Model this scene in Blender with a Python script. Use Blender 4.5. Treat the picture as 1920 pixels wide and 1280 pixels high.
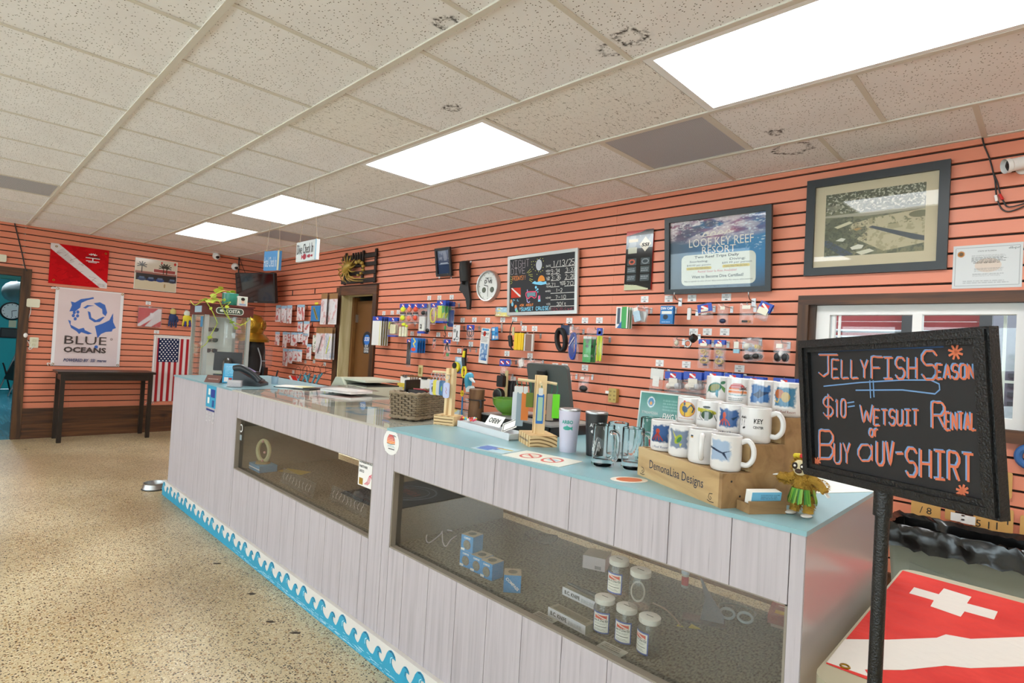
import bpy, bmesh, math, random
import numpy as np
from mathutils import Matrix, Vector
random.seed(7); rng = np.random.default_rng(7)
for o in list(bpy.data.objects): bpy.data.objects.remove(o)
SC = bpy.context.scene
COL = SC.collection

# ---------------------------------------------------------------- camera
FPX = 1047.41
CAM = Vector((9.0494, -3.5611, 1.4259))
def rot(rx, ry, rz):
    return (Matrix.Rotation(rz, 3, 'Z') @ Matrix.Rotation(ry, 3, 'Y') @ Matrix.Rotation(rx, 3, 'X'))
CR = rot(1.586737, -0.057486, 0.775391)
cd = bpy.data.cameras.new('camera'); cam = bpy.data.objects.new('camera', cd); COL.objects.link(cam)
cd.sensor_width = 36; cd.lens = FPX / 1920 * 36; cd.clip_start = 0.05; cd.clip_end = 200
cam.matrix_world = Matrix.Translation(CAM) @ CR.to_4x4()
SC.camera = cam
# ---------------------------------------------------------------- world, exposure
w = bpy.data.worlds.new('world'); SC.world = w; w.use_nodes = True
bg = w.node_tree.nodes['Background']; bg.inputs[0].default_value = (0.80, 0.90, 1.0, 1); bg.inputs[1].default_value = 5.5
SC.view_settings.view_transform = 'Standard'; SC.view_settings.look = 'None'
SC.view_settings.exposure = 0.6; SC.view_settings.gamma = 1.0; SC.view_settings.use_curve_mapping = False
LAMP = 8.0          # radiance of the fluorescent lenses
# ---------------------------------------------------------------- pixel helpers (photograph 1920 x 1280)
def ray(px, py): return CR @ Vector(((px - 960) / FPX, -(py - 640) / FPX, -1))
def atx(px, py, x): d = ray(px, py); return CAM + d * ((x - CAM.x) / d.x)
def aty(px, py, y): d = ray(px, py); return CAM + d * ((y - CAM.y) / d.y)
def atz(px, py, z): d = ray(px, py); return CAM + d * ((z - CAM.z) / d.z)
def atd(px, py, dep): return CAM + ray(px, py) * dep
# ---------------------------------------------------------------- materials
def lin(c):
    if isinstance(c, str):
        c = [int(c[i:i + 2], 16) / 255 for i in (0, 2, 4)]
        c = [x / 12.92 if x <= .04045 else ((x + .055) / 1.055) ** 2.4 for x in c]
    return tuple(c)[:3] + (1,)
MC = {}
def mat(col, rough=.5, metal=0., spec=.5, bump=0., bscale=200., var=0., vscale=8., coat=0., emit=0., name=None):
    key = (col, rough, metal, spec, bump, bscale, var, vscale, coat, emit)
    if key in MC: return MC[key]
    m = bpy.data.materials.new(name or 'mat_' + str(col)); m.use_nodes = True
    nt = m.node_tree; b = nt.nodes['Principled BSDF']; L = nt.links.new
    c = lin(col)
    b.inputs['Base Color'].default_value = c; b.inputs['Roughness'].default_value = rough
    b.inputs['Metallic'].default_value = metal; b.inputs['Specular IOR Level'].default_value = spec
    b.inputs['Coat Weight'].default_value = coat; b.inputs['Coat Roughness'].default_value = .05
    if emit: b.inputs['Emission Color'].default_value = c; b.inputs['Emission Strength'].default_value = emit
    if var or bump:
        tc = nt.nodes.new('ShaderNodeTexCoord'); n = nt.nodes.new('ShaderNodeTexNoise'); n.inputs['Scale'].default_value = vscale
        n.inputs['Detail'].default_value = 4; L(tc.outputs['Object'], n.inputs['Vector'])
        if var:
            mx = nt.nodes.new('ShaderNodeMix'); mx.data_type = 'RGBA'
            mx.inputs[6].default_value = tuple(x * (1 - var) for x in c[:3]) + (1,); mx.inputs[7].default_value = tuple(min(1, x * (1 + var)) for x in c[:3]) + (1,)
            L(n.outputs[0], mx.inputs[0]); L(mx.outputs[2], b.inputs['Base Color'])
        if bump:
            n2 = nt.nodes.new('ShaderNodeTexNoise'); n2.inputs['Scale'].default_value = bscale; L(tc.outputs['Object'], n2.inputs['Vector'])
            bp = nt.nodes.new('ShaderNodeBump'); bp.inputs['Strength'].default_value = bump; bp.inputs['Distance'].default_value = .004
            L(n2.outputs[0], bp.inputs['Height']); L(bp.outputs[0], b.inputs['Normal'])
    MC[key] = m; return m
def glassy(name, tint=(1, 1, 1, 1), alpha=.12, rough=.05, refl=1.5):
    """thin clear sheet: mostly transparent, mirror reflection by Fresnel"""
    if name in MC: return MC[name]
    m = bpy.data.materials.new(name); m.use_nodes = True; nt = m.node_tree; nt.nodes.clear(); L = nt.links.new
    out = nt.nodes.new('ShaderNodeOutputMaterial'); tr = nt.nodes.new('ShaderNodeBsdfTransparent'); tr.inputs[0].default_value = tint
    gl = nt.nodes.new('ShaderNodeBsdfGlossy'); gl.inputs['Roughness'].default_value = rough
    di = nt.nodes.new('ShaderNodeBsdfDiffuse'); di.inputs[0].default_value = (.9, .9, .92, 1)
    fr = nt.nodes.new('ShaderNodeFresnel'); 
    m1 = nt.nodes.new('ShaderNodeMixShader'); m2 = nt.nodes.new('ShaderNodeMixShader'); m1.inputs[0].default_value = alpha
    L(tr.outputs[0], m1.inputs[1]); L(di.outputs[0], m1.inputs[2]); L(fr.outputs[0], m2.inputs[0])
    ge = nt.nodes.new('ShaderNodeNewGeometry'); io = nt.nodes.new('ShaderNodeMapRange'); io.inputs['To Min'].default_value = refl; io.inputs['To Max'].default_value = 1 / refl
    L(ge.outputs['Backfacing'], io.inputs['Value']); L(io.outputs[0], fr.inputs[0])
    L(m1.outputs[0], m2.inputs[1]); L(gl.outputs[0], m2.inputs[2]); L(m2.outputs[0], out.inputs[0])
    MC[name] = m; return m
def nodemat(name, build, rough=.5, spec=.5):
    if name in MC: return MC[name]
    m = bpy.data.materials.new(name); m.use_nodes = True; nt = m.node_tree; b = nt.nodes['Principled BSDF']
    b.inputs['Roughness'].default_value = rough; b.inputs['Specular IOR Level'].default_value = spec
    def N(t, **k):
        n = nt.nodes.new('ShaderNode' + t)
        for a, v in k.items():
            if a in n.inputs: n.inputs[a].default_value = v
            else: setattr(n, a, v)
        return n
    def ramp(fac, stops, interp='LINEAR'):
        r = nt.nodes.new('ShaderNodeValToRGB'); r.color_ramp.interpolation = interp; e = r.color_ramp.elements
        while len(e) < len(stops): e.new(.5)
        for i, (p, c) in enumerate(stops): e[i].position = p; e[i].color = lin(c)
        nt.links.new(fac, r.inputs[0]); return r.outputs[0]
    def mix(f, a, b_, mode='MIX'):
        x = nt.nodes.new('ShaderNodeMix'); x.data_type = 'RGBA'; x.blend_type = mode
        for s, v in ((x.inputs[0], f), (x.inputs[6], a), (x.inputs[7], b_)):
            if isinstance(v, (int, float)): s.default_value = v
            elif isinstance(v, str): s.default_value = lin(v)
            else: nt.links.new(v, s)
        return x.outputs[2]
    tc = nt.nodes.new('ShaderNodeTexCoord')
    def vec(scale=(1, 1, 1), loc=(0, 0, 0), src='Object'):
        mp = nt.nodes.new('ShaderNodeMapping'); mp.inputs['Scale'].default_value = scale; mp.inputs['Location'].default_value = loc
        nt.links.new(tc.outputs[src], mp.inputs[0]); return mp.outputs[0]
    def bump(h, s, d=.003):
        bp = N('Bump'); bp.inputs['Strength'].default_value = s; bp.inputs['Distance'].default_value = d
        nt.links.new(h, bp.inputs['Height']); nt.links.new(bp.outputs[0], b.inputs['Normal'])
    build(N, nt.links.new, b, ramp, mix, vec, bump)
    MC[name] = m; return m

def f_terrazzo(N, L, b, ramp, mix, vec, bump):
    v = vec()
    n = N('TexNoise', Scale=1.1, Detail=5); L(v, n.inputs['Vector'])
    base = ramp(n.outputs[0], [(.3, 'bba67c'), (.5, 'cbb891'), (.7, 'd7c7a3')])
    def chips(scale, thr, stops, base):
        vo = N('TexVoronoi', Scale=scale, Randomness=1.0); L(v, vo.inputs['Vector'])
        sep = N('SeparateColor'); L(vo.outputs['Color'], sep.inputs[0])
        c = ramp(sep.outputs[0], stops, 'CONSTANT')
        sm = N('Math', operation='LESS_THAN'); sm.inputs[1].default_value = thr; L(sep.outputs[1], sm.inputs[0])
        dm = N('Math', operation='LESS_THAN'); dm.inputs[1].default_value = .42; L(vo.outputs['Distance'], dm.inputs[0])
        mu = N('Math', operation='MULTIPLY'); L(sm.outputs[0], mu.inputs[0]); L(dm.outputs[0], mu.inputs[1])
        return mix(mu.outputs[0], base, c)
    c = chips(70, .55, [(0, 'dccfab'), (.35, 'b89866'), (.6, '94744a'), (.8, 'd2c39c')], base)
    c = chips(95, .36, [(0, '4a3a2a'), (.3, '7c4f33'), (.5, '2f2a24'), (.7, '8d7a5c'), (.85, '5b5346')], c)
    c = chips(170, .3, [(0, '3a3128'), (.4, '6a5138'), (.7, 'f0e8d2')], c)
    n2 = N('TexNoise', Scale=.7, Detail=3); L(vec(loc=(3, 1, 0)), n2.inputs['Vector'])
    d = ramp(n2.outputs[0], [(.42, 'a59078'), (.62, 'ffffff')])
    L(mix(.4, c, d, 'MULTIPLY'), b.inputs['Base Color'])
def f_tile(kind):
    def f(N, L, b, ramp, mix, vec, bump):
        if kind == 'fissure':
            n = N('TexNoise', Scale=95, Detail=2, Distortion=1.5); L(vec((1, .45, 1)), n.inputs['Vector'])
            c = ramp(n.outputs[0], [(.33, '8d857a'), (.39, 'f1eee8')])
        else:
            vo = N('TexVoronoi', Scale=95); L(vec((1, 1, 1)), vo.inputs['Vector'])
            sep = N('SeparateColor'); L(vo.outputs['Color'], sep.inputs[0])
            sm = N('Math', operation='LESS_THAN'); sm.inputs[1].default_value = .5; L(sep.outputs[1], sm.inputs[0])
            dm = N('Math', operation='LESS_THAN'); dm.inputs[1].default_value = .24; L(vo.outputs['Distance'], dm.inputs[0])
            mu = N('Math', operation='MULTIPLY'); L(sm.outputs[0], mu.inputs[0]); L(dm.outputs[0], mu.inputs[1])
            n = N('TexNoise', Scale=4, Detail=3); L(vec(), n.inputs['Vector'])
            base = ramp(n.outputs[0], [(.3, 'eeeceb'), (.7, 'f5f4f3')])
            c = mix(mu.outputs[0], base, '6f675c')
        if kind.startswith('stain'):
            _, cx, cy, R = kind.split(','); cx, cy, R = float(cx), float(cy), float(R)
            nd = N('TexNoise', Scale=14, Detail=4); L(vec(), nd.inputs['Vector'])
            v = vec(loc=(-cx, -cy, 0)); ln = N('VectorMath', operation='LENGTH')
            sc = N('VectorMath', operation='MULTIPLY'); sc.inputs[1].default_value = (1, 1, 0); L(v, sc.inputs[0]); L(sc.outputs[0], ln.inputs[0])
            ad = N('Math', operation='MULTIPLY_ADD'); ad.inputs[1].default_value = .09; L(nd.outputs[0], ad.inputs[0]); L(ln.outputs['Value'], ad.inputs[2])
            r0 = R + .045
            k = ramp(ad.outputs[0], [(max(0, r0 - .035), '000000'), (r0 - .006, 'ffffff'), (r0 + .008, '555555'), (r0 + .02, '000000')])
            n3 = N('TexNoise', Scale=60, Detail=5); L(vec(), n3.inputs['Vector'])
            k2 = ramp(n3.outputs[0], [(.42, '000000'), (.56, 'ffffff')])
            kk = mix(1., k, k2, 'MULTIPLY'); 
            c = mix(kk, c, '3a322a')
        L(c, b.inputs['Base Color'])
    return f
def f_wood(c0, c1, c2, sc=(3, 3, 30), knots=True):
    def f(N, L, b, ramp, mix, vec, bump):
        n = N('TexNoise', Scale=1, Detail=6, Distortion=.8); L(vec(sc), n.inputs['Vector'])
        c = ramp(n.outputs[0], [(.28, c0), (.5, c1), (.72, c2)])
        if knots:
            vo = N('TexVoronoi', Scale=1.0); L(vec((sc[0] * 1.2, sc[1] * 1.2, sc[2] * .18)), vo.inputs['Vector'])
            k = ramp(vo.outputs['Distance'], [(.04, '2a1a0e'), (.16, 'ffffff')]); c = mix(.8, c, k, 'MULTIPLY')
        L(c, b.inputs['Base Color']); bump(n.outputs[0], .15)
    return f
def f_plank(N, L, b, ramp, mix, vec, bump):
    n = N('TexNoise', Scale=1, Detail=8, Distortion=.3); L(vec((60, 60, 2.2)), n.inputs['Vector'])
    c = ramp(n.outputs[0], [(.25, 'a59c9f'), (.42, 'b2a9ad'), (.6, 'bbb2b6'), (.8, 'b0a7aa')])
    n2 = N('TexNoise', Scale=1, Detail=3); L(vec((130, 130, 5)), n2.inputs['Vector'])
    k = ramp(n2.outputs[0], [(.28, '8f8480'), (.36, 'ffffff')]); c = mix(.3, c, k, 'MULTIPLY')
    L(c, b.inputs['Base Color']); bump(n.outputs[0], .2, .002)
def f_slat(N, L, b, ramp, mix, vec, bump):
    n = N('TexNoise', Scale=1.2, Detail=5); L(vec((1, 1, 4)), n.inputs['Vector'])
    L(ramp(n.outputs[0], [(.3, 'd67e60'), (.7, 'de8a6c')]), b.inputs['Base Color'])
    n2 = N('TexNoise', Scale=60, Detail=3); L(vec((.3, .3, 3)), n2.inputs['Vector']); bump(n2.outputs[0], .06)
def f_carpet(N, L, b, ramp, mix, vec, bump):
    n = N('TexNoise', Scale=160, Detail=4); L(vec((1, .45, 1)), n.inputs['Vector'])
    L(ramp(n.outputs[0], [(.34, '3a372f'), (.47, '6c675c'), (.65, '857f73')]), b.inputs['Base Color']); bump(n.outputs[0], .6)
def f_perf(N, L, b, ramp, mix, vec, bump):
    vo = N('TexVoronoi', Scale=130, Randomness=0.0); L(vec(), vo.inputs['Vector'])
    L(ramp(vo.outputs['Distance'], [(.36, '77787e'), (.42, 'c2c3c8')]), b.inputs['Base Color'])
def f_pine(N, L, b, ramp, mix, vec, bump):
    n = N('TexNoise', Scale=2.2, Detail=2); L(vec((1, 1, .25)), n.inputs['Vector'])
    wv = N('TexWave', Scale=9, Distortion=6, Detail=2); wv.inputs['Detail Scale'].default_value = .8; L(vec((1, 1, .12)), wv.inputs['Vector'])
    L(ramp(wv.outputs[0], [(.15, 'b98d58'), (.4, 'd9b884'), (.8, 'e3c797')]), b.inputs['Base Color'])
def f_endgrain(N, L, b, ramp, mix, vec, bump):
    wv = N('TexWave', Scale=22, Distortion=1.2, Detail=1, wave_type='RINGS', rings_direction='X'); L(vec((1, 1, 1), (0, .03, .14)), wv.inputs['Vector'])
    L(ramp(wv.outputs[0], [(.08, '6b4a26'), (.3, 'd3ad76'), (.9, 'e0c090')]), b.inputs['Base Color'])
def f_attr(N, L, b, ramp, mix, vec, bump):
    a = N('Attribute', attribute_name='Col'); L(a.outputs['Color'], b.inputs['Base Color'])
TERR = nodemat('terrazzo', f_terrazzo, .32); TILE = nodemat('ceiling_tile_plain', f_tile('plain'), .9, .2); FISS = nodemat('ceiling_tile_fissured', f_tile('fissure'), .9, .2)
DKWOOD = nodemat('dark_stained_wood_upright', f_wood('2a1a0d', '482c16', '62401f', (22, 22, 1.6)), .55)
DKWOODH = nodemat('dark_stained_wood_level', f_wood('2e1b0d', '533118', '6e4524', (1.6, 1.6, 22)), .55)
PLANK = nodemat('whitewashed_plank', f_plank, .55); SLAT = nodemat('salmon_slat', f_slat, .42); CARPET = nodemat('grey_carpet', f_carpet, 1, .1)
PERF = nodemat('perforated_vent', f_perf, .6); PINE = nodemat('pine', f_pine, .55); ENDG = nodemat('pine_end', f_endgrain, .6)
PRINT = nodemat('printed_surface', f_attr, .45); PRINTG = nodemat('printed_gloss', f_attr, .12); CLOTHP = nodemat('printed_cloth', f_attr, .9, .1)
CRATE = nodemat('crate_wood', f_wood('a5855a', 'c09f70', 'cdb184', (2.5, 18, 18), False), .6)
CRATED = nodemat('crate_wood_dark', f_wood('7d5f3c', '9a7850', 'ab8a5f', (2.5, 18, 18), False), .6)
LOG = nodemat('log_wood', f_wood('3d2616', '6a4629', '8a6340', (26, 26, 2), False), .6)
BLACK = mat('141414', .45); WHITE = mat('e8e6e2', .5); CHROME = mat('b4b4b4', .38, 1.); DARKM = mat('1d1d1f', .35)
PLASTIC = glassy('clear_plastic', (.97, .97, .98, 1), .06, .12, 1.45); GLASS = glassy('window_glass', (.93, .96, .94, 1), .0, .01, 1.5)
BLUE = mat('2347a8', .4); RED = mat('c8201c', .45); PAPER = mat('eae7e0', .7); INK = mat('222222', .7); BRASS = mat('a07c2a', .3, 1.)
# ---------------------------------------------------------------- mesh builder
def rrect(w, h, r, n=4, cx=0, cy=0):
    pts = []
    for sx, sy, a0 in ((1, 1, 0), (-1, 1, 90), (-1, -1, 180), (1, -1, 270)):
        for i in range(n + 1):
            a = math.radians(a0 + 90 * i / n); pts.append((cx + sx * (w / 2 - r) + r * math.cos(a), cy + sy * (h / 2 - r) + r * math.sin(a)))
    return pts
def circ(r, n=20, cx=0, cy=0, ry=None, a0=0, a1=360):
    full = abs(a1 - a0) >= 360
    return [(cx + r * math.cos(math.radians(a0 + (a1 - a0) * i / (n if full else n - 1))), cy + (ry or r) * math.sin(math.radians(a0 + (a1 - a0) * i / (n if full else n - 1)))) for i in range(n)]
def spl(P, k=5):
    P = [Vector(p) for p in P]; n = len(P); out = []
    for i in range(n - 1):
        a, b, c, d = P[max(i - 1, 0)], P[i], P[i + 1], P[min(i + 2, n - 1)]
        for j in range(k):
            t = j / k; out.append(.5 * ((2 * b) + (c - a) * t + (2 * a - 5 * b + 4 * c - d) * t * t + (3 * b - a - 3 * c + d) * t ** 3))
    return out + [P[-1]]
def splr(R, k=5): return [R[i] + (R[i + 1] - R[i]) * j / k for i in range(len(R) - 1) for j in range(k)] + [R[-1]]
class MB:
    def __init__(s): s.v = []; s.f = []; s.fm = []; s.mats = []
    def mi(s, m):
        if m not in s.mats: s.mats.append(m)
        return s.mats.index(m)
    def add(s, vs, fs, m, X=None):
        k = len(s.v); i = s.mi(m)
        s.v += [tuple(X @ Vector(a)) if X else tuple(a) for a in vs]
        for f in fs: s.f.append([k + a for a in f]); s.fm.append(i)
        return s
    def bb(s, x0, x1, y0, y1, z0, z1, m, X=None):
        vs = [(x, y, z) for x in (x0, x1) for y in (y0, y1) for z in (z0, z1)]
        return s.add(vs, [(0, 1, 3, 2), (4, 6, 7, 5), (0, 4, 5, 1), (2, 3, 7, 6), (0, 2, 6, 4), (1, 5, 7, 3)], m, X)
    def glass(s, x0, x1, y0, y1, z0, z1, m, face):
        """clear slab whose one outer face carries the reflection"""
        s.bb(x0, x1, y0, y1, z0, z1, CLEAR); e = .0003
        q = {'-y': [(x0, y0 - e, z0), (x1, y0 - e, z0), (x1, y0 - e, z1), (x0, y0 - e, z1)], '+z': [(x0, y0, z1 + e), (x1, y0, z1 + e), (x1, y1, z1 + e), (x0, y1, z1 + e)]}[face]
        return s.add(q, [(0, 1, 2, 3)], m)
    def box(s, c, d, m, X=None):
        return s.bb(c[0] - d[0] / 2, c[0] + d[0] / 2, c[1] - d[1] / 2, c[1] + d[1] / 2, c[2] - d[2] / 2, c[2] + d[2] / 2, m, X)
    def prism(s, pts, z0, z1, m, X=None, side=None):
        n = len(pts); vs = [(p[0], p[1], z0) for p in pts] + [(p[0], p[1], z1) for p in pts]
        s.add(vs, [list(range(n))[::-1], [n + i for i in range(n)]], m, X)
        return s.add(vs, [(i, (i + 1) % n, n + (i + 1) % n, n + i) for i in range(n)], side or m, X)
    def poly(s, pts, z, m, X=None): return s.add([(p[0], p[1], z) for p in pts], [list(range(len(pts)))], m, X)
    def ring(s, po, pi, z0, z1, m, X=None):
        n = len(po); vs = [(p[0], p[1], z) for z in (z0, z1) for L in (po, pi) for p in L]
        fs = []
        for i in range(n):
            j = (i + 1) % n; fs += [(2 * n + i, 2 * n + j, 3 * n + j, 3 * n + i), (i, n + i, n + j, j), (i, j, 2 * n + j, 2 * n + i), (n + i, 3 * n + i, 3 * n + j, n + j)]
        return s.add(vs, fs, m, X)
    def frame(s, w, h, t, z0, z1, m, cx=0, cy=0):
        a = [(cx + sx * w / 2, cy + sy * h / 2) for sx, sy in ((-1, -1), (1, -1), (1, 1), (-1, 1))]
        b = [(cx + sx * (w / 2 - t), cy + sy * (h / 2 - t)) for sx, sy in ((-1, -1), (1, -1), (1, 1), (-1, 1))]
        return s.ring(a, b, z0, z1, m)
    def tube(s, pts, r, m, n=8, X=None, closed=False, caps=True):
        if not closed and 2 < len(pts) < 14:
            r = splr(r, 4) if isinstance(r, (list, tuple)) else r; pts = spl(pts, 4)
        P = [Vector(p) for p in pts]; k = len(P); rs = r if isinstance(r, (list, tuple)) else [r] * k
        vs = []; up = Vector((0, 0, 1)); prev = None
        for i in range(k):
            if closed: t = P[(i + 1) % k] - P[i - 1]
            else: t = P[min(i + 1, k - 1)] - P[max(i - 1, 0)]
            t = t.normalized() if t.length > 1e-9 else Vector((0, 0, 1))
            if prev is None: a = t.orthogonal().normalized()
            else:
                a = prev - t * prev.dot(t); a = a.normalized() if a.length > 1e-6 else t.orthogonal().normalized()
            prev = a; b = t.cross(a)
            for j in range(n):
                th = 2 * math.pi * j / n; vs.append(P[i] + (a * math.cos(th) + b * math.sin(th)) * rs[i])
        fs = []
        for i in range(k if closed else k - 1):
            i2 = (i + 1) % k
            for j in range(n): fs.append((i * n + j, i * n + (j + 1) % n, i2 * n + (j + 1) % n, i2 * n + j))
        if caps and not closed: fs += [list(range(n))[::-1], [(k - 1) * n + j for j in range(n)]]
        return s.add(vs, fs, m, X)
    def lathe(s, prof, m, n=24, X=None, cap0=True, cap1=True):
        k = len(prof); vs = []
        for r, z in prof:
            for j in range(n): a = 2 * math.pi * j / n; vs.append((r * math.cos(a), r * math.sin(a), z))
        fs = [(i * n + j, i * n + (j + 1) % n, (i + 1) * n + (j + 1) % n, (i + 1) * n + j) for i in range(k - 1) for j in range(n)]
        if cap0: fs.append(list(range(n))[::-1])
        if cap1: fs.append([(k - 1) * n + j for j in range(n)])
        return s.add(vs, fs, m, X)
    def sph(s, c, r, m, n=12, k=8, X=None):
        r = r if isinstance(r, (tuple, list)) else (r, r, r); vs = [(c[0], c[1], c[2] - r[2])]
        for i in range(1, k):
            t = math.pi * i / k - math.pi / 2
            for j in range(n): a = 2 * math.pi * j / n; vs.append((c[0] + r[0] * math.cos(t) * math.cos(a), c[1] + r[1] * math.cos(t) * math.sin(a), c[2] + r[2] * math.sin(t)))
        vs.append((c[0], c[1], c[2] + r[2])); e = len(vs) - 1; fs = []
        for j in range(n): fs += [(0, 1 + (j + 1) % n, 1 + j), (e, 1 + (k - 2) * n + j, 1 + (k - 2) * n + (j + 1) % n)]
        for i in range(k - 2):
            for j in range(n): fs.append((1 + i * n + j, 1 + i * n + (j + 1) % n, 1 + (i + 1) * n + (j + 1) % n, 1 + (i + 1) * n + j))
        return s.add(vs, fs, m, X)
    def torus(s, c, R, r, m, n=20, k=6, X=None, ry=None):
        return s.tube([(c[0] + R * math.cos(2 * math.pi * i / n), c[1] + (ry or R) * math.sin(2 * math.pi * i / n), c[2]) for i in range(n)], r, m, k, X, closed=True)
    def strip(s, pts, wd, z, m, X=None):
        n = len(pts); vs = []
        for i in range(n):
            a = pts[max(i - 1, 0)]; b = pts[min(i + 1, n - 1)]; dx, dy = b[0] - a[0], b[1] - a[1]; l = math.hypot(dx, dy) or 1
            ox, oy = -dy / l * wd / 2, dx / l * wd / 2
            vs += [(pts[i][0] + ox, pts[i][1] + oy, z), (pts[i][0] - ox, pts[i][1] - oy, z)]
        return s.add(vs, [(2 * i, 2 * i + 1, 2 * i + 3, 2 * i + 2) for i in range(n - 1)], m, X)
    def obj(s, name, parent=None, smooth=True, label=None, cat=None, group=None, kind=None, X=None):
        me = bpy.data.meshes.new(name); me.from_pydata(s.v, [], s.f)
        for m in s.mats: me.materials.append(m)
        me.polygons.foreach_set('material_index', s.fm)
        if smooth:
            me.polygons.foreach_set('use_smooth', [True] * len(s.f)); me.set_sharp_from_angle(angle=math.radians(38))
        me.update()
        return link(name, me, parent, label, cat, group, kind, X)
def link(name, me, parent=None, label=None, cat=None, group=None, kind=None, X=None):
    o = bpy.data.objects.new(name, me); COL.objects.link(o)
    if parent: o.parent = parent
    if X is not None: o.matrix_basis = X
    if label: o['label'] = label
    if cat: o['category'] = cat
    if group: o['group'] = group
    if kind: o['kind'] = kind
    return o
def T(name, label, cat, X=None, group=None):
    return link(name, None, None, label, cat, group, None, X)
def frm(r, u, n, loc):
    return Matrix(((r[0], u[0], n[0], loc[0]), (r[1], u[1], n[1], loc[1]), (r[2], u[2], n[2], loc[2]), (0, 0, 0, 1)))
def WB(x, z, y=0.): return frm((1, 0, 0), (0, 0, 1), (0, -1, 0), (x, y, z))
def WL(y, z, x=0.): return frm((0, 1, 0), (0, 0, 1), (1, 0, 0), (x, y, z))
def UP(x, y, z, a=0., s=1.): return Matrix.Translation((x, y, z)) @ Matrix.Rotation(math.radians(a), 4, 'Z') @ Matrix.Scale(s, 4)
def RX(a): return Matrix.Rotation(math.radians(a), 4, 'X')
def RY(a): return Matrix.Rotation(math.radians(a), 4, 'Y')
def RZ(a): return Matrix.Rotation(math.radians(a), 4, 'Z')
def TR(x, y, z): return Matrix.Translation((x, y, z))
def pxrect(p0, p1, y=None, x=None):
    """photo box -> (centre across, centre z, width, height) on a wall plane"""
    (a0, b0), (a1, b1) = p0, p1; am, bm = (a0 + a1) / 2, (b0 + b1) / 2
    g = (lambda a, b: aty(a, b, y)) if y is not None else (lambda a, b: atx(a, b, x)); i = 0 if y is not None else 1
    l, r, t, b = g(a0, bm), g(a1, bm), g(am, b0), g(am, b1)
    return (l[i] + r[i]) / 2, (t.z + b.z) / 2, r[i] - l[i], t.z - b.z
# ---------------------------------------------------------------- lettering
TXT = {}
def text_mesh(s, bold=0.):
    if (s, bold) in TXT: return TXT[(s, bold)]
    c = bpy.data.curves.new('lettering', 'FONT'); c.body = s; c.size = 1; c.align_x = 'CENTER'; c.align_y = 'CENTER'; c.resolution_u = 2; c.offset = bold
    o = bpy.data.objects.new('lettering', c); COL.objects.link(o)
    dg = bpy.context.evaluated_depsgraph_get(); me = bpy.data.meshes.new_from_object(o.evaluated_get(dg))
    bpy.data.objects.remove(o); bpy.data.curves.remove(c)
    v = np.empty(len(me.vertices) * 3, 'f'); me.vertices.foreach_get('co', v); v = v.reshape(-1, 3)
    f = [tuple(p.vertices) for p in me.polygons]; bpy.data.meshes.remove(me)
    TXT[(s, bold)] = (v, f); return TXT[(s, bold)]
def text(parent, s, u, v, h, m, w=None, z=.001, X=None, name='lettering', bold=0., shear=0., bend=None, rot_=0.):
    """h = height of the whole line's ink, w = width it is fitted to"""
    co, f = text_mesh(s, bold); co = co.copy()
    mn, mx = co.min(0), co.max(0); co[:, :2] -= ((mn + mx) / 2)[:2]
    sy = h / (mx[1] - mn[1]); sx = w / (mx[0] - mn[0]) if w else sy
    co[:, 0] = co[:, 0] * sx + co[:, 1] * sy * shear; co[:, 1] *= sy
    if bend:   # arc of radius bend (positive: arched up)
        a = co[:, 0] / bend; rr = bend + co[:, 1]; co = np.stack([rr * np.sin(a), rr * np.cos(a) - bend, co[:, 2]], 1)
    if rot_:
        c_, s_ = math.cos(math.radians(rot_)), math.sin(math.radians(rot_)); co = np.stack([co[:, 0] * c_ - co[:, 1] * s_, co[:, 0] * s_ + co[:, 1] * c_, co[:, 2]], 1)
    b = MB(); b.add([(float(a[0]) + u, float(a[1]) + v, z) for a in co], f, m, X)
    return b.obj(name, parent, smooth=False)
def text_cyl(parent, s, r, ang, zc, h, m, w, name='lettering', bold=0.):
    """lettering wrapped round a cylinder about local z; ang in degrees"""
    co, f = text_mesh(s, bold); co = co.copy(); mn, mx = co.min(0), co.max(0); co[:, :2] -= ((mn + mx) / 2)[:2]
    co[:, 0] *= w / (mx[0] - mn[0]); co[:, 1] *= h / (mx[1] - mn[1])
    b = MB(); A = math.radians(ang)
    b.add([(r * math.cos(A + a[0] / r), r * math.sin(A + a[0] / r), zc + float(a[1])) for a in co], f, m)
    return b.obj(name, parent, smooth=False)
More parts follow.
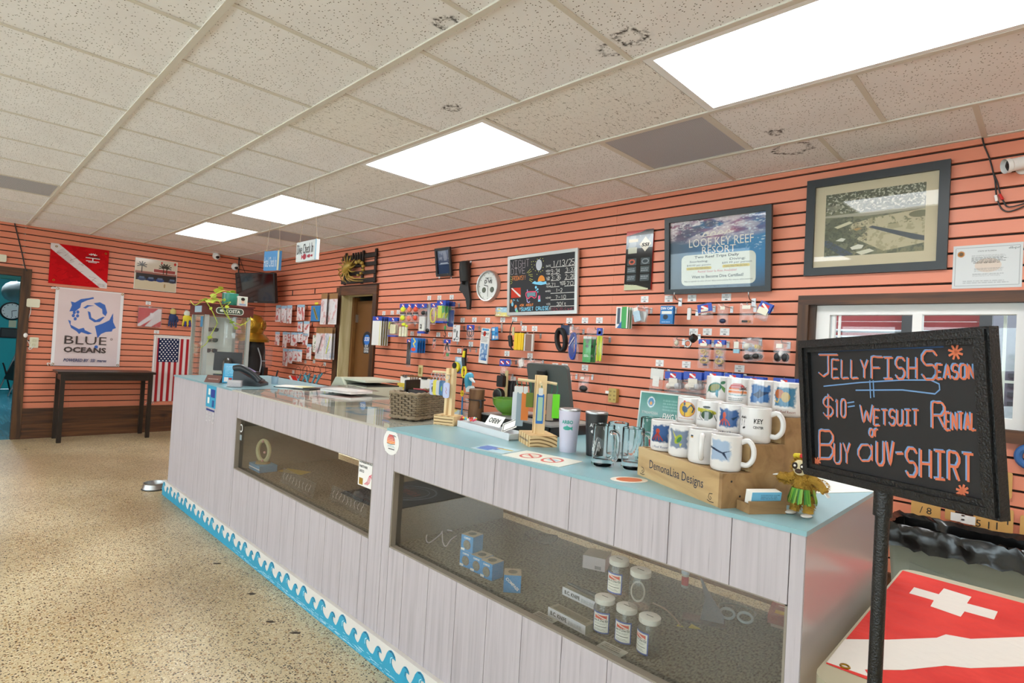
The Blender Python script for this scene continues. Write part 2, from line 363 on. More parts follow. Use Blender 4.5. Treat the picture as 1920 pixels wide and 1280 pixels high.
SF = {'A': '00 26 40|12 32', 'B': '00 06 36 45 44 33 03|33 42 41 30 00', 'C': '45 36 16 05 01 10 30 41', 'D': '00 06 26 45 41 20 00', 'E': '40 00 06 46|03 33', 'F': '00 06 46|03 33', 'G': '45 36 16 05 01 10 30 41 43 23',
      'H': '00 06|40 46|03 43', 'I': '06 46|26 20|00 40', 'J': '06 46|26 21 10 01', 'K': '00 06|46 02|13 40', 'L': '06 00 40', 'M': '00 06 23 46 40', 'N': '00 06 40 46', 'O': '10 01 05 16 36 45 41 30 10', 'P': '00 06 36 45 44 33 03', 'R': '00 06 36 45 44 33 03|23 40',
      'S': '45 36 16 05 04 13 33 42 41 30 10 01', 'T': '06 46|26 20', 'U': '06 01 10 30 41 46', 'V': '06 20 46', 'W': '06 10 24 30 46', 'Y': '06 23 46|23 20', 'X': '00 46|06 40', 'Q': '10 01 05 16 36 45 41 30 10|22 40', 'Z': '06 46 00 40',
      '0': '10 01 05 16 36 45 41 30 10', '1': '15 26 20', '2': '05 16 36 45 43 00 40', '3': '05 16 36 45 44 33 23|33 42 41 30 10 01', '5': '46 06 03 33 42 41 30 10 01', '6': '45 36 16 05 01 10 30 41 42 33 03', '7': '06 46 10', '9': '43 13 04 05 16 36 45 41 30 10', '8': '13 04 05 16 36 45 44 33 13 02 01 10 30 41 42 33', '4': '36 02 42|30 36', '$': '45 36 16 05 04 13 33 42 41 30 10 01|27 2/', '-': '03 43', '!': '26 22|21 20', '/': '00 46', ':': '24 23|22 21', ' ': '', '?': '05 16 36 45 43 22 21',
      'o': '10 01 02 13 33 42 41 30 10', 'r': '00 03|02 13 33', 'a': '43 42 41 40|42 33 13 02 01 10 30 41', 't': '15 11 20 30|04 34', 'f': '10 15 26 36|03 23'}
def strokes(s, x, y, h, w=None, adv=5.6, slope=0.):
    """single-stroke capitals as polylines, baseline at (x, y); lower edge slopes with the line"""
    k = h / 6.; kx = (w / (adv * len(s) - (adv - 4))) if w else k; out = []
    for i, ch in enumerate(s):
        for pl in SF.get(ch, '').split('|'):
            P = []
            for p in pl.split():
                a = int(p[0]) + adv * i; b_ = -1 if p[1] == '/' else int(p[1]); P.append((x + a * kx, y + b_ * k + slope * a * kx))
            if len(P) > 1:
                Q = [P[0]]
                for q in range(1, len(P)): Q += [((P[q - 1][0] + P[q][0]) / 2, (P[q - 1][1] + P[q][1]) / 2), P[q]]
                out.append(Q)
    return out
# ---------------------------------------------------------------- printed artwork (per-vertex colour on a fine grid)
CLEAR = glassy('clear_slab', (.985, .99, .985, 1), 0., .05, 1.0001)
class Art:
    def __init__(s, nx, ny, bg):
        s.nx, s.ny = nx, ny; s.X, s.Y = np.meshgrid((np.arange(nx * 2) + .5) / (nx * 2), (np.arange(ny * 2) + .5) / (ny * 2))
        s.A = np.empty((ny * 2, nx * 2, 3)); s.A[:] = lin(bg)[:3]
    def put(s, mask, col, a=1.):
        m = (mask.astype(float) if mask.dtype == bool else np.clip(mask, 0, 1)) * a; s.A = s.A * (1 - m[..., None]) + np.array(lin(col)[:3]) * m[..., None]; return s
    def rect(s, x0, y0, x1, y1, col, a=1.): return s.put((s.X >= x0) & (s.X <= x1) & (s.Y >= y0) & (s.Y <= y1), col, a)
    def ell(s, cx, cy, rx, ry, col, a=1., rot_=0.):
        c, q = math.cos(math.radians(rot_)), math.sin(math.radians(rot_)); dx, dy = s.X - cx, s.Y - cy
        return s.put(((dx * c + dy * q) / rx) ** 2 + ((-dx * q + dy * c) / ry) ** 2 <= 1, col, a)
    def poly(s, pts, col, a=1.):
        ins = np.zeros(s.X.shape, bool); n = len(pts)
        for i in range(n):
            x0, y0 = pts[i]; x1, y1 = pts[(i + 1) % n]
            if y0 != y1: ins ^= ((s.Y < max(y0, y1)) & (s.Y >= min(y0, y1)) & (s.X < x0 + (s.Y - y0) * (x1 - x0) / (y1 - y0)))
        return s.put(ins, col, a)
    def line(s, pts, wd, col, a=1., asp=1.):
        for (x0, y0), (x1, y1) in zip(pts[:-1], pts[1:]):
            dx, dy = x1 - x0, (y1 - y0) * asp; l2 = dx * dx + dy * dy + 1e-12
            t = np.clip(((s.X - x0) * dx + (s.Y - y0) * asp * dy) / l2, 0, 1)
            s.put((s.X - x0 - t * dx) ** 2 + ((s.Y - y0) * asp - t * dy) ** 2 <= wd * wd / 4, col, a)
        return s
    def noise(s, sx, sy, seed=0, oct_=4):
        r = np.random.default_rng(seed); out = np.zeros(s.X.shape); amp = 1.; tot = 0
        for o in range(oct_):
            gx, gy = max(2, int(sx * 2 ** o)) + 2, max(2, int(sy * 2 ** o)) + 2; g = r.random((gy, gx))
            fx = s.X * (gx - 1.001); fy = s.Y * (gy - 1.001); ix = fx.astype(int); iy = fy.astype(int); tx = fx - ix; ty = fy - iy
            tx = tx * tx * (3 - 2 * tx); ty = ty * ty * (3 - 2 * ty)
            out += amp * ((g[iy, ix] * (1 - tx) + g[iy, ix + 1] * tx) * (1 - ty) + (g[iy + 1, ix] * (1 - tx) + g[iy + 1, ix + 1] * tx) * ty); tot += amp; amp *= .55
        return out / tot
    def lines(s, x0, y0, x1, y1, n, col, seed=0, a=.8, th=.45):
        """rows of unreadably small print"""
        r = np.random.default_rng(seed); dy = (y1 - y0) / n
        for i in range(n):
            x = x0; yb = y1 - (i + 1) * dy + dy * (1 - th) / 2; xe = x1 - r.random() * .18 * (x1 - x0)
            while x < xe:
                l = (x1 - x0) * (.03 + .08 * r.random()); s.rect(x, yb, min(x + l, xe), yb + dy * th, col, a); x += l + (x1 - x0) * .015
        return s
    def get(s):
        A = s.A.reshape(s.ny, 2, s.nx, 2, 3).mean((1, 3)); return A
def printed(name, parent, art, w, h, m=None, z=0., cx=0., cy=0., cyl=None, X=None, thick=0., wave=None, **kw):
    """grid of art.nx x art.ny cells; flat in local xy, or wrapped on a cylinder cyl=(r, start_deg, end_deg, z0, z1)"""
    A = art.get(); ny, nx = A.shape[:2]
    gx, gy = np.meshgrid(np.linspace(0, 1, nx + 1), np.linspace(0, 1, ny + 1))
    if cyl:
        r, a0, a1, z0, z1 = cyl; th = np.radians(a0 + (a1 - a0) * gx); co = np.stack([r * np.cos(th), r * np.sin(th), z0 + (z1 - z0) * gy], -1)
    else:
        zz = wave(gx, gy) if wave else np.zeros_like(gx)
        co = np.stack([cx + (gx - .5) * w, cy + (gy - .5) * h, z + zz], -1)
    idx = np.arange((nx + 1) * (ny + 1)).reshape(ny + 1, nx + 1)
    q = np.stack([idx[:-1, :-1], idx[:-1, 1:], idx[1:, 1:], idx[1:, :-1]], -1).reshape(-1)
    me = bpy.data.meshes.new(name); nv = co.size // 3; nf = nx * ny
    me.vertices.add(nv); me.vertices.foreach_set('co', co.reshape(-1).astype('f')); me.loops.add(nf * 4); me.loops.foreach_set('vertex_index', q.astype('i'))
    me.polygons.add(nf); me.polygons.foreach_set('loop_start', np.arange(0, nf * 4, 4, dtype='i'))
    me.update(); 
    ca = me.attributes.new('Col', 'FLOAT_COLOR', 'FACE')
    c4 = np.ones((nf, 4), 'f'); c4[:, :3] = A.reshape(-1, 3); ca.data.foreach_set('color', c4.reshape(-1))
    me.polygons.foreach_set('use_smooth', np.ones(nf, bool)); me.validate(); me.update(); me.materials.append(m or PRINT)
    if X is not None and not kw.get('label'): me.transform(X); X = None
    return link(name, me, parent, X=X, **kw)
# ================================================================ THE ROOM
XR, YF, ZC = 12.0, -7.6, 2.615
def S(name, mb, parent=None, smooth=False, **k):
    return mb.obj(name, parent, smooth=smooth, kind=None if parent else 'structure', **k)
S('floor', MB().bb(0, XR, YF, .02, -.06, 0, TERR))
ZA = 2.5786; PITCH = .0762; GROOVE = .0115
TRIMB = mat('2a1c12', .8); TEAL = mat('1fa3a8', .55, var=.06); TEALD = mat('1d6f68', .6)
DOOR = (2.36, 3.315, 2.105); DIN = (2.50, 3.235, 2.0)          # back-wall door: trim outside, opening
WIN = (7.933, 8.995, 1.125, 1.847); WINI = (7.99, 8.94, 1.185, 1.792)
LD = (-3.95, -2.83, 2.08); LDI = (-3.86, -2.922, 1.985)          # doorway in the left wall
# backing boards of the slat walls
b = MB()
for x0, x1, z0, z1 in ((0, DIN[0] - .021, 0, ZC), (DIN[0] - .021, DIN[1] + .021, DIN[2] + .021, ZC), (DIN[1] + .021, WINI[0] - .001, 0, ZC), (WINI[0], WINI[1], 0, WINI[2]), (WINI[0], WINI[1], WINI[3], ZC), (WINI[1], XR, 0, ZC)):
    b.bb(x0, x1, .016, .10, z0, z1, TRIMB)
wallB = S('wall_back', b)
b = MB()
for y0, y1, z0, z1 in ((LDI[1] + .021, 0.10, 0, ZC), (LDI[0], LDI[1], LDI[2], ZC), (YF, LDI[0], 0, ZC)):
    b.bb(-.10, -.016, y0, y1, z0, z1, TRIMB)
wallL = S('wall_left', b)
wallcol = mat('ddd8cc', .6)
S('wall_right', MB().bb(XR, XR + .1, YF, .1, 0, ZC, wallcol))
# unseen street side behind the camera: low wall, posts, big windows added for daylight
b = MB().bb(0, XR, YF - .1, YF, 0, .75, wallcol).bb(0, XR, YF - .1, YF, 2.25, ZC, wallcol)
for i in range(6): b.bb(i * 2.36, i * 2.36 + .2, YF - .1, YF, .75, 2.25, wallcol)
wallF = S('wall_front', b)
for i in range(5):
    g = S('window_%d' % (i + 2), MB().frame(2.16, 1.5, .05, -.03, .03, WHITE), X=frm((1, 0, 0), (0, 0, 1), (0, -1, 0), (i * 2.36 + 1.28, YF - .05, 1.5)))
    MB().bb(-1.03, 1.03, -.7, .7, -.003, .003, GLASS).obj('pane', g, smooth=False)
# slats
SM = {}
def slat(parent, axis, a0, a1, z0, z1):
    key = (axis, round(a1 - a0, 3), round(z1 - z0, 4))
    if key not in SM:
        l, h = key[1], key[2]; b = MB(); c = .0012
        if axis == 'x': vs = lambda u, w, z: (u, w, z)
        else: vs = lambda u, w, z: (-w, u, z)
        e = .0006
        P = [(.018, 0), (c, 0), (0, c), (0, h - c), (c, h), (.018, h)]
        V = [vs(e, w_, z_) for w_, z_ in P] + [vs(l - e, w_, z_) for w_, z_ in P]; n = len(P)
        F = [(i, i + 1, n + i + 1, n + i) for i in range(n - 1)] + [tuple(range(n))[::-1], tuple(n + i for i in range(n))]
        if axis == 'x': F = [tuple(reversed(f)) for f in F]
        b.add(V, F, SLAT); me = bpy.data.meshes.new('slat'); me.from_pydata(b.v, [], b.f); me.materials.append(SLAT); me.update(); SM[key] = me
    o = link('slat', SM[key], parent); o.location = (a0, 0, z0) if axis == 'x' else (0, a0, z0)
def rows():
    zs = [ZC + .02] + [ZA - PITCH * k for k in range(29)] + [.37]
    for i in range(len(zs) - 1):
        top = zs[i] - (GROOVE / 2 if i else 0); bot = zs[i + 1] + (GROOVE / 2 if i < len(zs) - 2 else 0); yield bot, top
def cut(segs, a, b):
    out = []
    for s0, s1 in segs:
        if b <= s0 or a >= s1: out.append((s0, s1)); continue
        if a > s0: out.append((s0, a))
        if b < s1: out.append((b, s1))
    return out
for z0, z1 in rows():
    seg = [(.0, 1.715), (1.715, 4.155), (4.155, 6.6), (6.6, 9.04), (9.04, 11.48)]
    for c0, c1, lo, hi in ((DOOR[0], DOOR[1], -1, DOOR[2]), (WIN[0], WIN[1], WIN[2], WIN[3])):
        if z1 > lo + .03 and z0 < hi - .03: seg = cut(seg, c0, c1)
    for a, c in seg: slat(wallB, 'x', a, c, z0, z1)
    seg = [(-7.25, -4.82), (-4.82, -2.38), (-2.38, -.0)]
    if z0 < LD[2] - .03: seg = cut(seg, LD[0], LD[1])
    for a, c in seg: slat(wallL, 'y', a, c, z0, z1)
# black spacers standing in a few grooves of the back wall
for px, py0, py1 in ((549, 545, 554), (591, 541, 550), (556, 572, 582), (576, 572, 581), (586, 604, 612), (500 + 700 / 6.4, 613, 622)):
    a = aty(px, py0, 0); c = aty(px, py1, 0); MB().bb(a.x - .012, a.x + .012, -.003, .0, c.z, a.z, BLACK).obj('spacer', wallB, smooth=False)
# stained boards along the foot of the walls
for z0, z1, d in ((0, .183, .024), (.186, .37, .028)):
    k = 0
    for a, c in ((-2.83 + .001, -1.3), (-1.298, 0)):
        MB().bb(0, d, a, c, z0, z1, DKWOODH).obj('board', wallL, smooth=False)
    for a, c in ((.03, DOOR[0]), (DOOR[1], 5.8), (5.802, 9.4)): MB().bb(a, c, -d, 0, z0, z1, DKWOODH).obj('board', wallB, smooth=False)
# door casings
b = MB().bb(DOOR[0], DIN[0] - .02, -.03, .0, 0, DOOR[2], DKWOOD); tr = S('trim_1', b)
MB().bb(DIN[1], DOOR[1], -.03, 0, 0, DIN[2], DKWOOD).obj('trim_board', tr, smooth=False)
MB().bb(DIN[0] - .02, DOOR[1], -.031, 0, DIN[2], DOOR[2], DKWOODH).obj('trim_board', tr, smooth=False)
b = MB().bb(0, .022, LDI[1], LD[1], 0, LD[2], DKWOOD); tr = S('trim_2', b)
MB().bb(0, .023, LD[0], LDI[1], LDI[2], LD[2], DKWOODH).obj('trim_board', tr, smooth=False)
MB().bb(0, .022, LD[0], LDI[0], 0, LDI[2], DKWOOD).obj('trim_board', tr, smooth=False)
MB().bb(-.12, -.001, LDI[1], LDI[1] + .02, 0, LDI[2], DKWOOD).obj('jamb', tr, smooth=False)
# office door: deep cream lining and a brown slab set back, hung at the left
JB = nodemat('cream_lining', f_wood('bfae7c', 'd2c394', 'ddd0a6', (20, 20, 2), False), .6); JD = .145
b = MB().bb(DIN[0] - .02, DIN[0], -.02, JD, 0, DIN[2], JB).bb(DIN[1], DIN[1] + .02, .0, JD, 0, DIN[2], JB).bb(DIN[0], DIN[1], .0, JD, DIN[2], DIN[2] + .02, JB); S('trim_3', b)
dr = S('door_1', MB().bb(DIN[0] + .05, DIN[1] + .1, JD + .03, JD + .07, .01, 1.945, mat('6d4620', .45, var=.15, vscale=3)))
MB().bb(DIN[0], DIN[0] + .05, JD - .02, JD + .06, 0, 1.99, nodemat('door_stop_wood', f_wood('5b3a1d', '7a5128', '8f6434', (20, 20, 2), False), .5)).obj('door_stop', dr, smooth=False)
for z in (1.72, .9, .25): MB().bb(DIN[0] + .045, DIN[0] + .085, JD + .01, JD + .032, z - .05, z + .05, CHROME).obj('hinge', dr, smooth=False)
# round shop sticker on the door
c = aty(688, 637, JD + .03)
st = T('door_sticker', 'round black and blue sticker on the brown office door', 'sticker', WB(c.x, c.z, JD + .0298))
MB().prism(circ(.105, 32), 0, .001, mat('16222f', .5)).obj('disc', st); MB().prism(circ(.068, 28), .001, .0016, mat('2c6fc0', .5)).obj('centre', st)
text(st, 'SSI', 0, .01, .05, WHITE, w=.105, z=.002, shear=.3, bold=.02)
for i, s_ in enumerate(('BLUE', 'OCEANS', 'CENTER')): text(st, s_, 0, -.075 - i * .035, .028, WHITE, w=(.075, .11, .11)[i], z=.002, bold=.02)
MB().poly(rrect(.13, .125, .02, cx=0, cy=-.11), .0012, mat('16222f', .5)).obj('panel', st)
# back room seen over the door
b = MB().bb(1.9, 4.2, 2.2, 2.3, 0, 2.6, mat('bfd6cf', .7)).bb(1.9, 4.2, .1, 2.3, 2.6, 2.65, WHITE).bb(1.8, 1.9, .1, 2.3, 0, 2.6, mat('cfd8c8', .7)).bb(4.2, 4.3, .1, 2.3, 0, 2.6, mat('cfd8c8', .7)).bb(1.8, 4.3, .1, 2.3, -.05, 0, TERR)
S('wall_office', b)
# ---------------------------------------------------------------- room through the left doorway
fl = nodemat('blue_plank_floor', f_wood('2a5e70', '3d7c8f', '57929f', (1.2, 14, 1), False), .25)
FX = -6.8
b = MB().bb(FX, -.02, -6.5, -1.0, -.05, -.001, fl); S('floor_lounge', b)
b = MB().bb(FX - .1, FX, -6.5, -1.0, 0, 2.9, TEAL).bb(FX, -.1, -6.6, -6.5, 0, 2.9, TEAL).bb(FX, -.1, -1.0, -.9, 0, 2.9, TEAL).bb(FX, -.1, -6.6, -.9, 2.9, 2.95, WHITE).bb(-1.6, -1.5, -6.5, -1, 2.02, 2.9, TEALD); S('wall_lounge', b)
lt = T('added_lounge_lamp', 'long unseen lamp added to light the teal lounge', 'ceiling light', UP(-3.6, -3.0, 2.86))  # unseen lamp added because the lounge needs light
MB().bb(-.7, .7, -.16, .16, 0, .04, WHITE).obj('housing', lt); MB().bb(-.66, .66, -.13, .13, -.012, 0, mat('f4f8ff', .5, emit=40)).obj('diffuser', lt)
c = atx(22, 583, FX); ck = T('wall_clock', 'black rimmed round clock on the teal lounge wall', 'clock', WL(c.y, c.z, FX))
MB().lathe([(.19, 0), (.19, .03), (.165, .04), (.16, .02)], BLACK, 32, cap1=False).obj('rim', ck); MB().prism(circ(.162, 32), .0, .02, WHITE).obj('face', ck)
b = MB()
for i in range(12):
    a = math.radians(30 * i); b.strip([(.125 * math.sin(a), .125 * math.cos(a)), (.145 * math.sin(a), .145 * math.cos(a))], .012, .021, BLACK)
b.strip([(0, 0), (.08, .02)], .012, .022, BLACK).strip([(0, 0), (.01, -.12)], .009, .0225, BLACK); b.obj('hands_and_marks', ck).__setitem__('kind', 'stuff')
def wallplate(px, py, x, w, h, m, name, label, cat):
    c = atx(px, py, x); return MB().prism(rrect(w, h, .008), 0, .012, m).obj(name, None, label=label, cat=cat, X=WL(c.y, c.z, x))
wallplate(23.5, 607, FX, .12, .15, mat('c9c9a8', .5), 'switch_plate', 'beige switch plate below the lounge clock', 'switch')
c = atx(20, 624, FX); pq = T('plaque', 'small black framed plaque with pale lines on the lounge wall', 'plaque', WL(c.y, c.z, FX)); MB().frame(.34, .21, .025, 0, .02, BLACK).obj('frame', pq); MB().bb(-.15, .15, -.09, .09, 0, .01, mat('3a3c3c', .4)).obj('panel', pq)
c = atx(30, 547, -3.0); lp = T('inflated_globe', 'white ribbed globe hanging high in the lounge doorway', 'globe', UP(-3.0, c.y, c.z))
b = MB(); 
for k in range(12): b.sph((.02 * math.cos(k * math.pi / 6), .02 * math.sin(k * math.pi / 6), 0), (.16, .16, .17), mat('dfe9ec', .3), 12, 8, X=RZ(30 * k))
b.obj('shell', lp); MB().tube([(0, 0, .16), (0, 0, 2.9 - c.z)], .004, WHITE).obj('cord', lp)
# folded chair leaning in the lounge
d0 = atz(4, 742, 0); fc = T('folding_chair', 'black and steel folding chair folded up in the lounge', 'chair', UP(d0.x, d0.y, 0, 20))
for s_ in (-.2, .2):
    MB().tube([(s_, 0, 0.01), (s_, .18, .55), (s_, .30, .95)], .014, CHROME).obj('leg', fc); MB().tube([(s_, .22, 0.01), (s_, .1, .5), (s_, .06, .62)], .014, BLACK).obj('leg', fc)
MB().prism(rrect(.4, .38, .05), -.02, .02, BLACK, X=TR(0, .17, .48) @ RX(70)).obj('seat', fc); MB().prism(rrect(.42, .22, .06), -.012, .012, mat('8a8f94', .5), X=TR(0, .28, .86) @ RX(70)).obj('backrest', fc)
# ---------------------------------------------------------------- ceiling
S('ceiling', MB().bb(-.1, XR, YF, .1, ZC + .06, ZC + .1, mat('6b655c', .9)))
ceil = [o for o in bpy.data.objects if o.name == 'ceiling'][0]
TEE = mat('d9d3c6', .5); TP = .6215
tees = [-.47, -1.06, -1.68, -2.285, -2.905, -3.527, -4.148, -4.77, -5.391, -6.013, -6.634, -7.256]
rowsY = [(-.0, tees[0])] + [(tees[i], tees[i + 1]) for i in range(len(tees) - 1)] + [(tees[-1], YF)]
offs = [.05, .34, None, .333, .05, .395, .1, None, .2, .33, .05, .25, .1]
LIGHTS = [(1.27, 2.50), (3.18, 4.41), (5.66, 6.89), (7.82, 9.05), (10.0, 11.23)]
VENT = {(1, 7.195): 1, (0, 0): 0}
MB_ = {}
def tile(x0, x1, y0, y1, m, drop=0., tilt=0.):
    key = (round(x1 - x0, 3), round(y0 - y1, 3))
    if key not in MB_:
        l, d = key; b = MB().bb(-l / 2 + .004, l / 2 - .004, -d / 2 + .004, d / 2 - .004, 0, .016, m); me = bpy.data.meshes.new('ceiling_tile'); me.from_pydata(b.v, [], b.f); me.materials.append(m); me.update(); MB_[key] = me
    o = link('ceiling_tile', MB_[key], ceil); o.location = ((x0 + x1) / 2, (y0 + y1) / 2, ZC - drop); o.rotation_euler = (tilt, tilt * .6, 0)
    o.material_slots[0].link = 'OBJECT'; o.material_slots[0].material = m; return o
STAIN = [(7.41, -2.31, .05), (7.77, -1.80, .055), (7.88, -1.83, .06), (6.85, -1.84, .04), (7.97, -.37, .10), (7.57, -.22, .05), (7.97, -.64, .04)]
LONG = mat('f1f3f2', .5)
lamps = []
def lamp(x0, x1, y0, y1, lab):
    t = T('ceiling_light', lab, 'ceiling light', UP((x0 + x1) / 2, (y0 + y1) / 2, ZC), group='fluorescent ceiling lights')
    w, d = x1 - x0, y0 - y1; MB().frame(w - .01, d - .01, .035, -.006, .05, LONG).obj('frame', t, smooth=False)
    MB().bb(-w / 2 + .03, w / 2 - .03, -d / 2 + .03, d / 2 - .03, .004, .008, LENS).obj('lens', t, smooth=False)
    MB().bb(-w / 2 + .01, w / 2 - .01, -d / 2 + .01, d / 2 - .01, .05, .06, LONG).obj('housing', t, smooth=False)
def f_lens(N, L, b, ramp, mix, vec, bump):
    wv = N('TexNoise', Scale=1, Detail=1); L(vec((.2, 9, .1)), wv.inputs['Vector'])
    b.inputs['Base Color'].default_value = (.9, .9, .9, 1); b.inputs['Emission Color'].default_value = (.965, .985, 1, 1); b.inputs['Emission Strength'].default_value = LAMP
LENS = nodemat('prismatic_lens', f_lens, .4)
def vent(x0, x1, y0, y1, lab):
    t = T('ceiling_vent', lab, 'vent', UP((x0 + x1) / 2, (y0 + y1) / 2, ZC), group='perforated ceiling vents'); w, d = x1 - x0, y0 - y1
    MB().bb(-w / 2 + .012, w / 2 - .012, -d / 2 + .012, d / 2 - .012, -.002, .012, PERF).obj('perforated_panel', t, smooth=False); MB().frame(w - .01, d - .01, .02, -.004, .02, TEE).obj('frame', t, smooth=False)
r2 = random.Random(3)
for ri, (y0, y1) in enumerate(rowsY):
    if offs[ri] is None:
        ls = LIGHTS if ri == 2 else [(2.4, 3.63), (5.9, 7.13), (9.2, 10.43)]  # row behind the camera: unseen lights added for brightness
        names = ['farthest of the four lit ceiling lights, nearest the corner', 'second lit ceiling light from the corner, above the hanging signs', 'third lit ceiling light from the corner, above the counter', 'nearest and largest lit ceiling light, above the framed aerial photo', 'lit ceiling light right of the camera'] if ri == 2 else ['added unseen ceiling light at the lounge end behind the camera', 'middle added unseen ceiling light behind the camera', 'added unseen ceiling light at the right end behind the camera']
        xs = [0.]
        for (a, c), nm in zip(ls, names):
            lamp(a, c, y0, y1, nm); g0 = xs[-1]
            n = max(1, round((a - g0) / (1.25 if ri == 2 and g0 > 4 else .62)))
            for k in range(n):
                tile(g0 + (a - g0) * k / n, g0 + (a - g0) * (k + 1) / n, y0, y1, FISS if ri == 2 and g0 > 2.6 else TILE)
                MB().bb(g0 + (a - g0) * k / n - .011, g0 + (a - g0) * k / n + .011, y1, y0, ZC - .005, ZC - .001, TEE).obj('cross_tee', ceil, smooth=False)
            xs.append(c)
        tile(xs[-1], XR, y0, y1, TILE); continue
    x = offs[ri] - TP; k0 = 0
    while x < XR:
        a, c = max(0, x), min(XR, x + TP)
        if c - a > .03:
            mid = (a + c) / 2
            if ri == 1 and abs(mid - 7.49) < .25: vent(a, c, y0, y1, 'square grey perforated vent right of the third ceiling light')
            elif ri == 1 and abs(mid - 2.55) < .2: vent(a, c, y0, y1, 'grey perforated vent behind the hanging check-in signs')
            elif ri == 5 and abs(mid - 2.5) < .3: vent(a, c, y0, y1, 'grey perforated vent at the left edge above the doorway wall')
            else:
                m = TILE
                st_ = [q for q in STAIN if a <= q[0] < c and y1 <= q[1] < y0]
                if ri == 3 and 6.2 < mid < 6.3: m = FISS
                if st_:
                    sx, sy, sr = st_[0]; m = nodemat('ceiling_tile_stained_%d' % STAIN.index(st_[0]), f_tile('stain,%.3f,%.3f,%.3f' % (sx - mid, sy - (y0 + y1) / 2, sr)), .9, .2)
                tile(a, c, y0, y1, m, 0, 0)
            if a > 0: MB().bb(a - .011, a + .011, y1, y0, ZC - .0045, ZC - .0005, TEE).obj('cross_tee', ceil, smooth=False)
        x += TP
for y in tees: MB().bb(0, XR, y - .013, y + .013, ZC - .007, ZC + .03, TEE).obj('main_tee', ceil, smooth=False)
MB().bb(0, XR, -.02, 0, ZC - .004, ZC + .02, TEE).bb(0, .02, YF, 0, ZC - .004, ZC + .02, TEE).obj('wall_angle', ceil, smooth=False)
# ---------------------------------------------------------------- window in the back wall
wn = S('window_1', MB().bb(WINI[0] + .03, WINI[1], .03, .09, WINI[3] - .055, WINI[3], WHITE).bb(WINI[0] + .03, WINI[1], .03, .09, WINI[2], WINI[2] + .05, WHITE).bb(WINI[0] + .03, WINI[0] + .1, .03, .09, WINI[2] + .05, WINI[3] - .055, WHITE).bb(WINI[1] - .045, WINI[1], .03, .09, WINI[2] + .05, WINI[3] - .055, WHITE))
MB().bb(8.486, 8.527, .02, .085, WINI[2] + .03, WINI[3] - .05, WHITE).obj('mullion', wn, smooth=False)
for a, c, y in ((8.09, 8.49, .075), (8.525, 8.90, .05)): MB().bb(a, c, y, y + .004, WINI[2] + .05, WINI[3] - .05, GLASS).obj('pane', wn, smooth=False)
MB().bb(8.10, 8.115, .045, .07, WINI[2] + .05, WINI[3] - .055, WHITE).bb(8.13, 8.14, .05, .07, WINI[2] + .05, WINI[3] - .055, WHITE).obj('track', wn, smooth=False)
MB().bb(8.845, 8.858, .095, .105, WINI[2], WINI[3], WHITE).bb(8.525, 8.94, .096, .104, 1.405, 1.418, WHITE).obj('grille', wn, smooth=False)
tr = S('trim_4', MB().bb(WIN[0], WIN[1], -.028, .0, WINI[3], WIN[3], DKWOODH))
MB().bb(WIN[0], WINI[0], -.028, 0, WIN[2], WINI[3], DKWOOD).obj('trim_board', tr, smooth=False); MB().bb(WINI[1], WIN[1], -.028, 0, WIN[2], WINI[3], DKWOOD).obj('trim_board', tr, smooth=False)
MB().bb(WINI[0], WINI[1], -.03, .03, WIN[2], WINI[2], DKWOODH).obj('trim_board', tr, smooth=False)
MB().bb(WINI[0], WINI[0] + .03, .0, .1, WINI[2], WINI[3], DKWOOD).bb(WINI[0], WINI[1], 0, .1, WINI[3], WINI[3] + .004, DKWOODH).obj('lining', tr, smooth=False)
# outside: deep covered porch with a red board front and a grey hut
S('floor_porch', MB().bb(4, 15, .1, 9, -.06, -.02, mat('6a6358', .9)))
por = T('porch_front', 'dark red board front with steel rails outside the window', 'porch', UP(8, 2.6, 0))
REDB = mat('8e2f33', .7, var=.15, vscale=3)
for i in range(13): MB().bb(-4, .62, 0, .06, .2 + i * .17, .365 + i * .17, REDB).obj('board', por, smooth=False)
for z in (1.80, 1.74): MB().tube([(-4, -.06, z), (.62, -.06, z)], .016, mat('a9a9b0', .4)).obj('rail', por)
for x in (-1.6, .02, .56): MB().bb(x, x + .08, -.12, -.02, 0, 2.5, mat('3c3a3e', .7)).obj('post', por, smooth=False)
S('ceiling_porch_shade', MB().bb(4, 15, .15, 1.7, 2.5, 2.58, mat('7a2d30', .8)))  # unseen roof, its depth set to shade the red boards
hut = T('grey_hut', 'grey shed wall with dark louvres seen through the right pane', 'shed', UP(9.2, 3.6, 0))
MB().bb(-.75, 4, 0, .1, 0, 2.45, mat('5c5e66', .8)).obj('wall', hut, smooth=False); MB().bb(.1, .6, -.02, 0, 0, 2.0, mat('2b2b2e', .6)).obj('door', hut, smooth=False)
for i in range(9): MB().bb(-.5, .05, -.03, -.005, .9 + i * .09, .94 + i * .09, mat('303236', .6)).obj('louvre', hut, smooth=False)
# ================================================================ THE COUNTER
CX0, CX1, CYF, CYB, CZ = 3.56, 8.64, -2.13, -1.34, 1.045
BLUET = mat('87aeb6', .28, var=.04, vscale=5); GREYIN = mat('6d6a62', .8)
WA = (5.06, 6.785, .515, .862); WBn = (6.955, 8.606, .525, .862)
ctr = T('display_counter', 'long whitewashed plank shop counter with two glazed display windows and blue top', 'counter', UP(0, 0, 0))
th = .022
